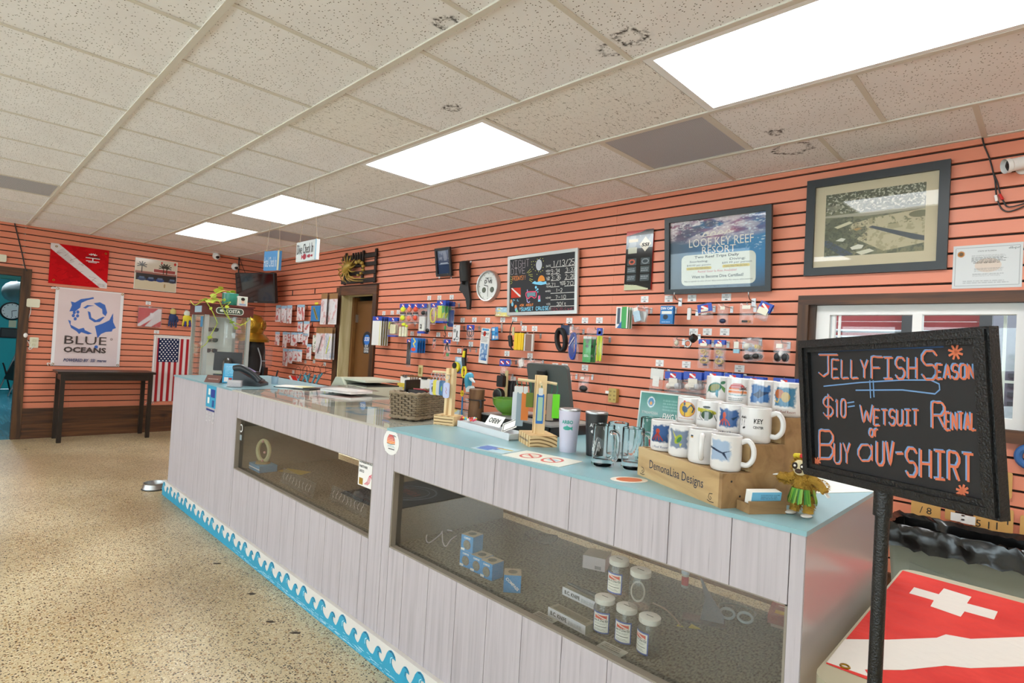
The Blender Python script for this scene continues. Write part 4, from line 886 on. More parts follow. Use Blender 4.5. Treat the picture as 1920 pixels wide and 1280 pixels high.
t, w_, h_ = hang_sign(4.97, -1.67, 558.5, 596, 452, 489, 0, mat('dfe3e4', .5), None, 'white Dive Check In sign with red fish hanging from the ceiling', mat('a9c9dc', .5))
text(t, 'Dive Check In', -.015, h_ * .12, h_ * .5, mat('4a4b50', .6), w=w_ * .80, z=.0145)
b = MB()
for u, s_ in ((-.02, 1), (.055, .62), (.10, .4)): b.prism(circ(.028 * s_, 14, u, -h_ * .28, .022 * s_), .0125, .0135, mat('b23a4c', .5)); b.prism([(u - .024 * s_, -h_ * .28), (u - .05 * s_, -h_ * .28 + .02 * s_), (u - .05 * s_, -h_ * .28 - .02 * s_)], .0125, .0135, mat('b23a4c', .5))
b.obj('fish_print', t, smooth=False)['kind'] = 'stuff'
t, w_, h_ = hang_sign(4.39, -1.68, 497, 526, 471, 507, 14, mat('4a8cc4', .5), None, 'blue Hotel Check In sign hanging from the ceiling', mat('c9c3a6', .5))
text(t, 'Hotel Check In', -.012, -.01, h_ * .52, mat('d4dde4', .6), w=w_ * .82, z=.0145)
# ================================================================ BACK WALL: framed things
def wb(p0, p1, y=0.): return pxrect(p0, p1, y=y)
FRB = mat('1f2426', .4)
# framed aerial photograph
A = [aty(*q, -.02) for q in ((1513, 340), (1785, 296), (1777, 505), (1507, 520))]
cx, cz = sum(a.x for a in A) / 4, sum(a.z for a in A) / 4; w_, h_ = .672, .56
pf = T('framed_aerial_photo', 'large black framed aerial photograph with cream mat above the window', 'picture', WB(cx, cz, -.003) @ RX(1.5))
MB().frame(w_, h_, .045, 0, .028, FRB).obj('frame', pf, smooth=False); MB().bb(-w_ / 2 + .04, w_ / 2 - .04, -h_ / 2 + .04, h_ / 2 - .04, .0, .006, mat('cbbb9f', .8)).obj('mat_board', pf, smooth=False)
ar = Art(230, 190, '77745c'); n1 = ar.noise(10, 8, 11, 5); n2 = ar.noise(26, 22, 12, 4); n3 = ar.noise(60, 50, 13, 2)
ar.put(ar.Y > .0, '6e6b52'); ar.put((n1 > .5) | (ar.Y > .86), '4c4e38', .8); ar.put(n2 > .56, '3a3d2c', .7); ar.put((n3 > .62) & (ar.Y > .68), 'b9b3a0', .9)
ar.poly([(.25, .48), (.5, .56), (1, .62), (1, .12), (.62, .04), (.28, .30)], 'b7a888'); ar.put((n2 > .58) & (ar.X > .3) & (ar.Y < .62), '8e8462', .6)
ar.poly([(0, .66), (1, .66), (1, .62), (.45, .60), (0, .63)], 'a39b88'); ar.poly([(.46, .42), (.50, .44), (1, .22), (1, .15), (.9, .18)], '3b3f48'); ar.poly([(0, .27), (.05, .26), (.32, .02), (.20, .0), (0, .18)], '3c4250')
ar.poly([(.0, .44), (.06, .60), (.30, .52), (.26, .40), (.42, .44), (.44, .36), (.3, .2), (.1, .2)], '55563e', .85); ar.put((n3 > .6) & (ar.X < .45) & (ar.Y < .55), '3b3d2c', .8)
ar.poly([(.28, .13), (.36, .17), (.42, .15), (.40, .10), (.30, .09)], 'd6d0c0').poly([(.12, .25), (.18, .29), (.23, .27), (.20, .23)], 'cfc9bb').poly([(.34, .05), (.48, .09), (.53, .05), (.40, .0)], 'd2cbb6').poly([(.10, .47), (.26, .54), (.30, .51), (.14, .44)], 'c9bf9f')
ar.poly([(.3, .41), (.36, .43), (.40, .41), (.34, .38)], 'a37f4c').put((n2 > .62) & (ar.Y > .44) & (ar.Y < .58) & (ar.X > .5), '6b6848', .9).ell(.95, .55, .1, .05, '6a6546')
ar.poly([(.0, .80), (.12, .82), (.2, .78), (.08, .72)], '96907e', .5)
printed('photo_print', pf, ar, w_ - .20, h_ - .20, PRINT, .0066, .0, .005)
SHEET = glassy('picture_glass', (.98, .99, .98, 1), .0, .01, 1.5)
MB().glass(-w_ / 2 + .042, w_ / 2 - .042, -h_ / 2 + .042, h_ / 2 - .042, .010, .013, SHEET, '+z').obj('glass', pf, smooth=False)
# resort poster, leaning out at the top on two hooks
A = [aty(*q, -.05) for q in ((1255, 412), (1456, 381), (1445, 548), (1241, 552))]
cx, cz = sum(a.x for a in A) / 4, sum(a.z for a in A) / 4; w_, h_ = .715, .525
ps = T('resort_poster', 'black framed resort poster with a breaking wave over blue water', 'poster', TR(cx, -.05, cz) @ RX(90 + 5.7))
MB().frame(w_, h_, .034, 0, .026, FRB).obj('frame', ps, smooth=False); MB().bb(-w_ / 2 + .01, w_ / 2 - .01, -h_ / 2 + .01, h_ / 2 - .01, -.004, .004, FRB).obj('backing', ps, smooth=False)
ar = Art(200, 150, '2a5f8a'); X_, Y_ = ar.X, ar.Y
ar.put(np.clip(X_ * 1.3 - .1, 0, 1), '1b79b0', .8); ar.put(np.clip(1 - X_ * 2.2, 0, 1), '46525e', .8); ar.put(np.clip(.35 - Y_, 0, .35) * 2.6, '3a4450', .9)
n1 = ar.noise(6, 14, 21, 5); n2 = ar.noise(30, 60, 22, 3); n3 = ar.noise(5, 9, 23, 4); top = .60 + .18 * np.abs(X_ - .45)
m = np.clip((Y_ - top) * 6, 0, 1); ar.put(m * np.clip(n3 * 2 - .5, 0, 1), 'a8506a', .9); ar.put(m * np.clip((n1 - .46) * 8, 0, 1), 'd9c6cc', .85); ar.put(m * np.clip((n2 - .60) * 9, 0, 1), 'efe6e6', .9); ar.put(m * np.clip((.44 - n1) * 7, 0, 1), '3a3550', .7)
ar.put(np.clip((X_ - .7) * 4, 0, 1) * m, '2f5c90', .55); ar.put((np.clip((Y_ - .45) * 8, 0, 1)) * np.clip((n2 - .66) * 9, 0, 1) * np.clip((X_ - .6) * 4, 0, 1), 'cfe0ea', .8)
printed('poster_print', ps, ar, w_ - .064, h_ - .064, PRINT, .0045)
MB().prism(rrect(.50, .205, .035, cx=.01, cy=-.105), .005, .0055, mat('d9d9cf', .7)).obj('text_panel', ps, smooth=False)
CRM = mat('e6dcd2', .6); text(ps, 'LOOE KEY REEF', .03, .075, .055, CRM, w=.43, z=.0056); text(ps, 'RESORT', .02, .022, .046, CRM, w=.225, z=.0056)
b = MB()
for k in range(4): b.strip([(-.09 + k * .05, .115), (-.075 + k * .05, .135), (-.06 + k * .05, .14), (-.05 + k * .05, .128), (-.056 + k * .05, .122)], .010 - .001 * k, .0056, CRM)
b.strip([(-.10, .113), (.0, .118), (.12, .13)], .005, .0056, CRM).obj('wave_emblem', ps, smooth=False)
text(ps, 'Two Reef Trips Daily', .005, -.022, .022, INK, w=.30, z=.006, bold=.02); text(ps, 'Snorkeling:', -.115, -.050, .017, INK, w=.13, z=.006, bold=.01); text(ps, 'Diving:', .145, -.048, .019, INK, w=.10, z=.006, bold=.01)
text(ps, '$40.00 per person', -.115, -.074, .016, INK, w=.17, z=.006); text(ps, '$89.99 per person', .14, -.070, .016, INK, w=.19, z=.006)
YE = mat('cfb336', .7)
for u, v in ((-.115, -.094), (.135, -.090)): MB().prism(rrect(.175, .018, .006, cx=u, cy=v), .0056, .0058, YE).obj('highlight', ps, smooth=False); text(ps, 'Comes With Mask & Fins' if u < 0 else 'Comes With Two Air Tanks', u, v, .012, INK, w=.15, z=.006)
text(ps, 'Rental Gear Is Also Available!', .01, -.116, .014, mat('c0404a', .7), w=.26, z=.006); text(ps, 'Want to Become Dive Certified?', .01, -.150, .020, INK, w=.35, z=.006, bold=.015); text(ps, 'Ask to speak to one of our dive instructors for more information', .01, -.180, .013, INK, w=.46, z=.006)
MB().glass(-w_ / 2 + .03, w_ / 2 - .03, -h_ / 2 + .03, h_ / 2 - .03, .010, .013, SHEET, '+z').obj('glass', ps, smooth=False)
for px in (1275, 1413):
    a = aty(px, 556, -.01); t = T('display_hook', 'steel hook holding up the %s end of the resort poster' % ('left' if px < 1300 else 'right'), 'hook', WB(a.x, a.z - .03, -.001)); MB().bb(-.013, .013, -.035, .02, 0, .003, CHROME).obj('plate', t, smooth=False); MB().tube([(0, 0, .003), (0, .005, .06), (0, .03, .088), (0, .05, .09)], .004, CHROME).obj('arm', t)
# licence notice
cx, cz, w_, h_ = wb((1787, 456), (1917, 540)); cz = 1.972
ct = T('state_licence', 'printed state licence sheet taped right of the framed aerial photo', 'notice', WB(cx, cz, -.001)); w_, h_ = .262, .215
ar = Art(90, 74, 'cdd0d0'); ar.rect(.04, .06, .96, .94, '5f6668').rect(.046, .068, .954, .932, 'cfd2d2'); ar.ell(.12, .80, .055, .07, 'b9793c').ell(.12, .80, .035, .045, '6d5a44'); ar.ell(.52, .52, .19, .16, 'd2bfae', .8); ar.lines(.28, .60, .80, .76, 6, '555a5c', 1, .8); ar.lines(.32, .38, .76, .47, 3, '777c7e', 2, .6); ar.lines(.3, .26, .75, .34, 3, '70767a', 3, .7); ar.lines(.16, .1, .88, .19, 2, '888c8e', 4, .6)
MB().bb(-w_ / 2, w_ / 2, -h_ / 2, h_ / 2, 0, .0012, mat('d4d6d6', .3)).obj('sheet', ct, smooth=False); printed('print', ct, ar, w_, h_, PRINTG, .0016); text(ct, 'LOOE KEY REEF RESORT LLC', 0, .018, .007, INK, w=.10, z=.002, bold=.03); text(ct, 'STATE OF FLORIDA', 0, .075, .006, INK, w=.07, z=.002); text(ct, 'dbpr', .10, .082, .014, mat('55605f', .6), w=.042, z=.002)
# camera and cable at the right edge
c = aty(1913, 310, -.06); bc = T('bullet_camera', 'white bullet camera on the back wall at the right edge', 'camera', WB(c.x + .01, c.z, -.001))
MB().lathe([(.03, 0), (.03, .012)], WHITE, 16).obj('base', bc); MB().tube([(0, 0, .01), (0, .01, .05)], .01, WHITE).obj('arm', bc); Xc = TR(0, .01, .06) @ RY(-60) @ RX(12); MB().lathe([(.026, -.06), (.03, -.05), (.03, .05), (.034, .055), (.034, .075)], WHITE, 20, X=Xc, cap1=False).obj('barrel', bc); MB().lathe([(.001, .052), (.028, .052), (.028, .056), (.012, .058), (.012, .066), (.001, .066)], BLACK, 20, X=Xc).obj('lens', bc)
q = [aty(a, b_, -.012) for a, b_ in ((1838, 232), (1844, 268), (1855, 296), (1862, 322), (1866, 340), (1868, 365), (1872, 380), (1880, 393), (1895, 396), (1925, 385))]
cb = T('av_cable', 'black twin cable with red and white plugs hanging from the ceiling at right', 'cable', UP(0, 0, 0))
MB().tube(q, .0035, BLACK, 6).obj('strand', cb); q2 = [aty(a, b_, -.016) for a, b_ in ((1862, 322), (1870, 342), (1875, 362), (1882, 378), (1892, 388), (1925, 380))]; MB().tube(q2, .0032, BLACK, 6).obj('strand', cb)
MB().tube([aty(1866.5, 366, -.02), aty(1869, 377, -.02)], .006, WHITE).obj('plug', cb); MB().tube([aty(1874, 364, -.022), aty(1880, 374, -.022)], .006, RED).obj('plug', cb)
# SSI board
A = [aty(*q_, -.02) for q_ in ((1171, 436), (1227, 431), (1225, 540), (1167, 542))]; cx, cz = sum(a.x for a in A) / 4, sum(a.z for a in A) / 4; w_, h_ = .225, .44
sb = T('centre_rating_board', 'tall red and black rating board with six badges', 'plaque', WB(cx, cz, -.012)); MB().bb(-w_ / 2, w_ / 2, -h_ / 2, h_ / 2 - .03, -.010, .004, mat('a3201c', .4)).obj('back_board', sb, smooth=False)
ar = Art(60, 110, '171717'); ar.rect(0, .70, 1, .92, '7c8890').put((ar.Y > .70) & (ar.Y < .92) & (ar.noise(3, 4, 3) > .5), 'a9b2b8', .6); ar.poly([(0, 1), (0, .92), (.55, .97), (.75, 1)], 'b02a1e'); ar.poly([(0, .92), (1, .96), (1, .92)], '171717')
ar.rect(.08, .62, .42, .72, 'b9baa6').rect(.10, .81, .44, .86, 'd2bfa0')
for i in range(2):
    for k in range(3): ar.rect(.08 + .5 * i, .42 - k * .135, .42 + .5 * i, .53 - k * .135, '4a5356')
ar.ell(.25, .475, .12, .045, 'c9604a').ell(.25, .475, .07, .025, '3b3a3a').ell(.75, .475, .13, .045, '8d9599').ell(.75, .475, .1, .03, '3d464a'); ar.poly([(0, .10), (.45, .08), (.9, .02), (.9, 0), (0, 0)], 'c9cca9', .9)
for k in range(1, 3):
    for i in range(2): ar.lines(.11 + .5 * i, .44 - k * .135, .39 + .5 * i, .51 - k * .135, 2, '9aa2a6', k + i, .9)
ar.poly([(.5, .76), (.72, .885), (.94, .76), (.72, .635)], 'd9d2bf')
printed('face', sb, ar, w_, h_, PRINTG, .005); text(sb, 'SSI', .05, .11, .026, INK, w=.06, z=.0056, shear=.25, bold=.03)
# event blackboard with the dive notes
A = [aty(*q_, -.03) for q_ in ((951, 482), (1079, 469), (1087, 587), (959, 590))]; cx, cz = sum(a.x for a in A) / 4, sum(a.z for a in A) / 4; w_, h_ = .79, .525
eb = T('dive_notes_blackboard', 'silver framed blackboard with coloured chalk dive notes dated 1/13/25', 'blackboard', TR(cx, -.03, cz) @ RX(90 + 2.5) @ RZ(1))
ALU = mat('bfc3c0', .35, .6); MB().frame(w_, h_, .028, -.004, .016, ALU).obj('frame', eb, smooth=False); MB().bb(-w_ / 2 + .01, w_ / 2 - .01, -h_ / 2 + .01, h_ / 2 - .01, -.004, .006, mat('15171b', .55, var=.2, vscale=5)).obj('slate', eb, smooth=False); eslate = [o for o in eb.children if o.name.startswith('slate')][0]
def bu(zx, zy):  # position read in the 1554-wide detail view of the board -> board coordinates
    u = (zx - (225 + (zy - 240) * .075)) / 1085.; v = (zy - (243 - u * 108) - 0) / (880 + u * 70); return -w_ / 2 + .028 + u * (w_ - .056), h_ / 2 - .028 - v * (h_ - .056)
cw = mat('d9d6cf', .9); cg = mat('a59aa0', .9); co_ = mat('e08a4a', .9); cbl = mat('7fc4e0', .9); cpk = mat('e0506f', .9); cy_ = mat('d8d86a', .9)
def chalk(name, pls, wd, m, z=.0066):
    b = MB()
    for P in pls: b.strip(P, wd, z, m)
    o = b.obj(name, eslate, smooth=False); o['kind'] = 'stuff'; return o
def sline(s, zx0, zx1, zyt, zyb, m, name, wd=.0035, slope=.0):
    a = bu(zx0, zyb); c = bu(zx1, zyb); t_ = bu(zx0, zyt); chalk(name, strokes(s, a[0], a[1], t_[1] - a[1], w=c[0] - a[0]), wd, m)
sline('NIGHT', 240, 570, 265, 385, cg, 'chalk_heading', .004); sline('DIVE', 255, 510, 395, 490, cg, 'chalk_heading', .004); sline('FRIDAYS!!', 290, 530, 520, 590, co_, 'chalk_day', .004); sline('1/13/25', 970, 1300, 275, 370, cw, 'chalk_date', .004)
for s_, a, c, t_, b_ in (('9:34', 950, 1085, 415, 480), ('3:37', 1180, 1320, 395, 460), ('3:36', 960, 1110, 515, 585), ('2:26', 1180, 1325, 505, 570), ('71', 975, 1045, 640, 695), ('70', 1215, 1310, 620, 680), ('1-2', 1055, 1150, 730, 785), ('7-10', 1060, 1215, 845, 900), ('30ft', 1085, 1235, 955, 1010)): sline(s_, a, c, t_, b_, cw, 'chalk_figure', .0032)
for s_, a, c, t_, b_ in (('DATE', 860, 935, 345, 375), ('HIGH', 865, 930, 425, 455), ('TIDE', 870, 935, 475, 500), ('LOW', 880, 935, 535, 560), ('TIDE', 885, 935, 570, 592), ('AIR', 890, 945, 640, 668), ('TEMP', 890, 965, 685, 710), ('WATER', 1105, 1185, 615, 640), ('TEMP', 1115, 1195, 650, 675), ('WAVES', 885, 965, 760, 785), ('WIND', 900, 980, 870, 895), ('VIS', 920, 980, 970, 1000)): sline(s_, a, c, t_, b_, cw, 'chalk_caption', .0022)
chalk('chalk_rule', [[bu(a, b_), bu(c, d)] for a, b_, c, d in ((940, 382, 1310, 355), (945, 492, 1080, 485), (1165, 475, 1320, 465), (955, 600, 1090, 592), (1170, 585, 1330, 577), (960, 705, 1100, 695), (1180, 690, 1340, 682), (970, 808, 1345, 792), (980, 915, 1350, 902), (980, 1022, 1360, 1012))], .004, cw)
sline('SUNSET CRUISE', 495, 965, 1040, 1095, cbl, 'chalk_headline', .006); sline('ASK ABOUT', 465, 700, 985, 1020, co_, 'chalk_line', .004); chalk('chalk_rule', [[bu(480, 1120), bu(965, 1112)]], .004, cbl)
sline('!!', 455, 490, 1040, 1090, cw, 'chalk_line', .004); sline('!!', 970, 1000, 1035, 1085, cw, 'chalk_line', .004)
def blob(name, pts, m, z=.0064): return MB().poly([bu(*p_) for p_ in pts], z, m).obj(name, eslate, smooth=False)
MB().prism(circ(.034, 20, *bu(735, 335), .048), .0061, .0066, mat('b9bcc2', .9)).obj('chalk_moon', eslate, smooth=False)
MB().poly(circ(.04, 16, *bu(800, 605), .05, 0, 180), .0064, mat('d98a3a', .9)).obj('chalk_sun', eslate, smooth=False); blob('chalk_sea', [(640, 635), (690, 600), (720, 620), (780, 605), (830, 620), (880, 605), (890, 650), (800, 668), (700, 655)], cbl, .0068)
blob('chalk_flag', [(280, 715), (450, 708), (468, 870), (290, 885)], mat('c23a26', .9)); blob('chalk_flag_stripe', [(275, 718), (300, 714), (462, 840), (465, 862), (440, 860)], cw, .0068)
chalk('chalk_mask', [[bu(*p_) for p_ in ((555, 795), (590, 780), (720, 775), (738, 800), (735, 870), (705, 885), (670, 860), (640, 855), (610, 890), (575, 880), (555, 835), (555, 795))]], .009, cpk); blob('chalk_lens', [(570, 795), (715, 785), (720, 860), (670, 848), (630, 845), (605, 875), (580, 860)], mat('6b8f98', .9))
chalk('chalk_snorkel', [[bu(*p_) for p_ in ((572, 740), (575, 775))], [bu(*p_) for p_ in ((578, 890), (590, 945), (615, 958), (635, 940))]], .008, mat('b3aee0', .9)); blob('chalk_tank', [(768, 845), (800, 840), (815, 940), (775, 945)], cbl); blob('chalk_tank_label', [(775, 845), (800, 842), (805, 905), (778, 912)], cpk, .0068)
for zx, zy, r_ in ((717, 705, .012), (750, 738, .009), (728, 755, .007), (757, 782, .006)): MB().poly(circ(r_, 12, *bu(zx, zy)), .0065, cbl).obj('chalk_bubble', eslate, smooth=False)
rr = random.Random(8); chalk('chalk_stars', [[bu(x, y), (bu(x, y)[0] + .006, bu(x, y)[1])] for x, y in ((695, 240), (745, 228), (785, 232), (600, 282), (630, 275), (670, 280), (605, 325), (655, 335), (618, 370), (640, 405), (680, 430), (735, 445), (770, 450), (800, 430), (805, 380), (712, 490), (800, 272))], .006, cy_)
chalk('chalk_rays', [[bu(*a), bu(*c)] for a, c in (((540, 465), (600, 400)), ((565, 470), (620, 435)), ((570, 500), (640, 490)), ((600, 520), (645, 522)), ((595, 560), (655, 580)), ((590, 580), (640, 610)), ((250, 520), (275, 535)), ((250, 565), (290, 570)), ((250, 600), (285, 600)), ((260, 650), (290, 620)))], .003, cy_)
chalk('chalk_dots', [[bu(x, y), (bu(x, y)[0] + .004, bu(x, y)[1])] for x, y in [(rr.uniform(1010, 1360), rr.uniform(1040, 1115)) for _ in range(90)]], .004, mat('b04452', .9)); chalk('chalk_dots', [[bu(x, y), (bu(x, y)[0] + .006, bu(x, y)[1])] for x, y in [(rr.uniform(290, 430), rr.uniform(895, 945)) for _ in range(14)]], .006, cbl)
for k, (x, y, m_) in enumerate(((325, 985, cbl), (400, 1070, cbl), (390, 1030, co_), (420, 1110, mat('7fd08a', .9)), (300, 940, co_))): MB().poly(circ(.014, 10, *bu(x, y), .02), .0064, m_).obj('chalk_fish', eslate, smooth=False)
# clock
cx, cz = aty(914, 536, -.03).x, aty(914, 536, -.03).z; ck = T('dive_clock', 'round silver clock with TIME TO DIVE on its face', 'clock', WB(cx, cz, -.001)); R_ = .148
MB().lathe([(R_, 0), (R_, .03), (R_ - .006, .042), (R_ - .016, .04), (R_ - .018, .02)], mat('b9b8b4', .3, .7), 48, cap1=False).obj('rim', ck); MB().prism(circ(R_ - .016, 48), .0, .02, mat('dcdcd6', .5)).obj('face', ck)
text(ck, 'TIME TO', 0, .072, .02, INK, w=.09, z=.0206, bold=.02); text(ck, 'D VE', 0, .042, .034, INK, w=.105, z=.0206, bold=.05)
for i in range(12): a = math.radians(30 * i); MB().strip([((R_ - .036) * math.sin(a), (R_ - .036) * math.cos(a)), ((R_ - .024) * math.sin(a), (R_ - .024) * math.cos(a))], .005, .0206, INK).obj('hour_mark', ck, smooth=False)
for u in (-.055, .055): MB().prism(circ(.024, 20, u, -.035), .02, .0215, mat('59604e', .5)).obj('gauge', ck); MB().ring(circ(.026, 20, u, -.035), circ(.023, 20, u, -.035), .02, .022, INK).obj('gauge_rim', ck)
MB().strip([(0, 0), (-.055, .012)], .006, .023, INK).obj('hour_hand', ck, smooth=False); MB().strip([(0, 0), (.002, -.10)], .004, .0235, INK).obj('minute_hand', ck, smooth=False)
# small framed boat picture leaning out on hooks
cx, cz = aty(833, 491, -.05).x, aty(833, 491, -.05).z; fp = T('framed_boat_photo', 'small black framed photo of a boat at sea on two hooks', 'picture', TR(cx, -.05, cz) @ RX(90 + 9)); MB().frame(.245, .285, .026, 0, .02, FRB).obj('frame', fp, smooth=False); MB().bb(-.11, .11, -.13, .13, -.003, .003, FRB).obj('backing', fp, smooth=False)
ar = Art(40, 46, '33415c'); ar.put(np.clip(ar.Y * 1.6 - .6, 0, 1), '8a94a8', .8); ar.put((ar.noise(4, 4, 4) > .55) & (ar.Y > .55), 'aab2c0', .5); ar.rect(.1, .40, .95, .44, '8f9cb0').rect(.2, .44, .8, .47, 'b9c0cc'); printed('print', fp, ar, .195, .235, PRINTG, .0035)
for px in (823, 845): a = aty(px, 516, -.01); hook(WB(a.x, a.z, -.0006), .05, 'steel hook under the %s side of the small boat photo' % ('left' if px < 830 else 'right'))
# swim fin
cx, cz, w_, h_ = wb((861, 490), (886, 580), -.05); fn = T('swim_fin', 'black swim fin hanging heel up beside the clock', 'swim fin', WB(cx, cz, -.05)); FB = mat('20201f', .6, bump=.1)
MB().tube([(-.035, h_ * .48, .0), (-.02, h_ * .30, .004), (-.012, h_ * .08, 0)], [.052, .058, .050], FB, 14).obj('foot_pocket', fn); MB().prism([(-.06, h_ * .12), (.036, h_ * .12), (.062, -h_ * .1), (.085, -h_ * .3), (.085, -h_ * .5), (.05, -h_ * .5), (.02, -h_ * .28), (-.03, -h_ * .16), (-.085, -h_ * .1)], -.012, .012, FB).obj('blade', fn)
MB().prism(circ(.013, 12, -.01, .02), .0, .05, BLACK).obj('vent_hole', fn); hook(WB(cx - .0, cz + h_ * .50, -.0006), .05, 'steel hook holding the black swim fin')
# lobster sculpture on a trap slat
A0, A1 = aty(643, 478, -.04), aty(703, 529, -.04); lt = T('lobster_trap_art', 'golden lobster on a dark piece of wooden trap over the office door', 'sculpture', WB((A0.x + A1.x) / 2, (A0.z + A1.z) / 2, -.012)); W_, H_ = A1.x - A0.x, A0.z - A1.z; TRP = mat('241a14', .7)
for v in (-.42, -.16, .10, .36): MB().bb(-W_ / 2, W_ / 2, v * H_ - .022, v * H_ + .022, .012, .032, TRP).obj('slat', lt, smooth=False)
for u in (-.44, .08, .44): MB().bb(u * W_ - .02, u * W_ + .02, -H_ * .5, H_ * .56, .0, .012, TRP).obj('post', lt, smooth=False)
for k in range(5): MB().bb(W_ * (-.15 + .075 * k) - .012, W_ * (-.15 + .075 * k) + .012, H_ * .1, H_ * .5, .032, .046, TRP).obj('slat', lt, smooth=False)
GO = mat('a98a3c', .45, .3, var=.3, vscale=20)
MB().tube([(-.30 * W_, -.22 * H_, .06), (-.26 * W_, -.08 * H_, .08), (-.18 * W_, .04 * H_, .085), (-.08 * W_, .10 * H_, .075)], [.012, .05, .056, .034], GO, 12).obj('body', lt)
for k in range(7): a = 1.9 - k * .55; MB().sph((.08 * W_ + .16 * W_ * math.cos(a), -.04 * H_ + .22 * H_ * math.sin(a), .07), (.032 - .003 * k, .028 - .002 * k, .024), GO, 10, 6).obj('tail_segment', lt)
rl = random.Random(5)
for k in range(14): a = k * .45; u, v = -.21 * W_ + .05 * W_ * math.cos(a), .0 + .08 * H_ * math.sin(a); MB().tube([(u, v, .09), (u + .16 * W_ * math.cos(a), v + .26 * H_ * math.sin(a), .11), (u + .20 * W_ * math.cos(a + .3), v + .40 * H_ * math.sin(a + .2), .08)], [.011, .008, .003], GO, 6).obj('leg', lt)
for P in (((-.2, -.28), (0, -.42), (.3, -.46)), ((-.22, -.22), (.04, -.36), (.36, -.38))): MB().tube([(a * W_, c * H_, .09) for a, c in P], [.012, .008, .003], GO, 6).obj('antenna', lt)
# beige outlet adapter, plate behind the basket
c = aty(1153, 741, 0); oa = T('outlet_adapter', 'beige six way outlet adapter on the back wall', 'outlet', WB(c.x, c.z, -.001)); BE = mat('b7a05a', .5); MB().prism(rrect(.07, .105, .01), 0, .035, BE).obj('body', oa)
for v in (-.03, 0, .03):
    for u in (-.018, .018): MB().bb(u - .006, u - .003, v - .006, v + .006, .035, .0355, INK).bb(u + .003, u + .006, v - .006, v + .006, .035, .0355, INK).obj('socket', oa, smooth=False)['kind'] = 'stuff'
MB().box((-.045, .02, .03), (.03, .02, .02), WHITE).obj('usb_plug', oa)
c = aty(789, 695, 0); ol = T('wall_plate', 'cream outlet plate on the back wall behind the basket', 'outlet', WB(c.x, c.z, -.001)); MB().prism(rrect(.075, .12, .006), 0, .006, mat('d5c88c', .5)).obj('plate', ol); MB().prism(rrect(.032, .07, .01), .006, .012, mat('a08c50', .5)).obj('socket', ol)
# ================================================================ BACK WALL: packaged goods
def pillow(b, w, h, d, m, seed=0, cr=.004, nx=7, ny=9):
    r = random.Random(seed); vs = []
    for sgn in (1, -1):
        for j in range(ny + 1):
            for i in range(nx + 1):
                u, v = i / nx, j / ny; e = (math.sin(math.pi * u) * math.sin(math.pi * v)) ** .6
                vs.append(((u - .5) * w + r.uniform(-1, 1) * .002, (v - .5) * h + r.uniform(-1, 1) * .002, sgn * d / 2 * e + r.uniform(-1, 1) * cr * e))
    n = (nx + 1) * (ny + 1); fs = []
    for s in range(2):
        for j in range(ny):
            for i in range(nx):
                a = s * n + j * (nx + 1) + i; f = (a, a + 1, a + nx + 2, a + nx + 1); fs.append(f if s == 0 else f[::-1])
    b.add(vs, fs, m)
def put(parent, items, w, h):
    """items inside a pack: (shape, colour, u, v, su, sv [, extra]) in fractions of the pack"""
    for it in items:
        k, col, u, v, su, sv = it[:6]; m = mat(col, .5) if isinstance(col, str) else col; x, y, a, c = u * w, v * h, su * w / 2, sv * h / 2; b = MB()
        if k == 'e': b.sph((x, y, 0), (a, c, min(a, c, .02)), m, 12, 8)
        elif k == 'b': b.prism(rrect(2 * a, 2 * c, min(a, c) * .25, cx=x, cy=y), -.007, .007, m)
        elif k == 'o': b.torus((x, y, 0), a, it[6] if len(it) > 6 else .004, m, 20, 6, ry=c)
        elif k == 's': b.tube([(x - a, y - c, 0), (x, y, .004), (x + a, y + c, 0)], it[6] if len(it) > 6 else .006, m, 8)
        elif k == 'p': b.prism(rrect(2 * a, 2 * c, .001, cx=x, cy=y), .0085, .0095, m)
        b.obj('contents', parent)
def flaghead(parent, w, hh, y, head='2347a8'):
    parent = MB().bb(-w / 2, w / 2, y - hh, y, -.001, .0015, mat(head, .35)).obj('header_card', parent, smooth=False); s = min(w, hh * 1.4) * .62
    b = MB().bb(-s / 2, s / 2, y - hh / 2 - s * .34, y - hh / 2 + s * .34, .0015, .002, RED); b.poly([(-s / 2, y - hh / 2 + s * .34), (-s / 2, y - hh / 2 + s * .14), (s * .28, y - hh / 2 - s * .34), (s / 2, y - hh / 2 - s * .34), (s / 2, y - hh / 2 - s * .14), (-s * .28, y - hh / 2 + s * .34)], .0022, WHITE); b.obj('flag_logo', parent, smooth=False)
ORD = ['front', 'second', 'third', 'fourth', 'fifth']
PK = [0]
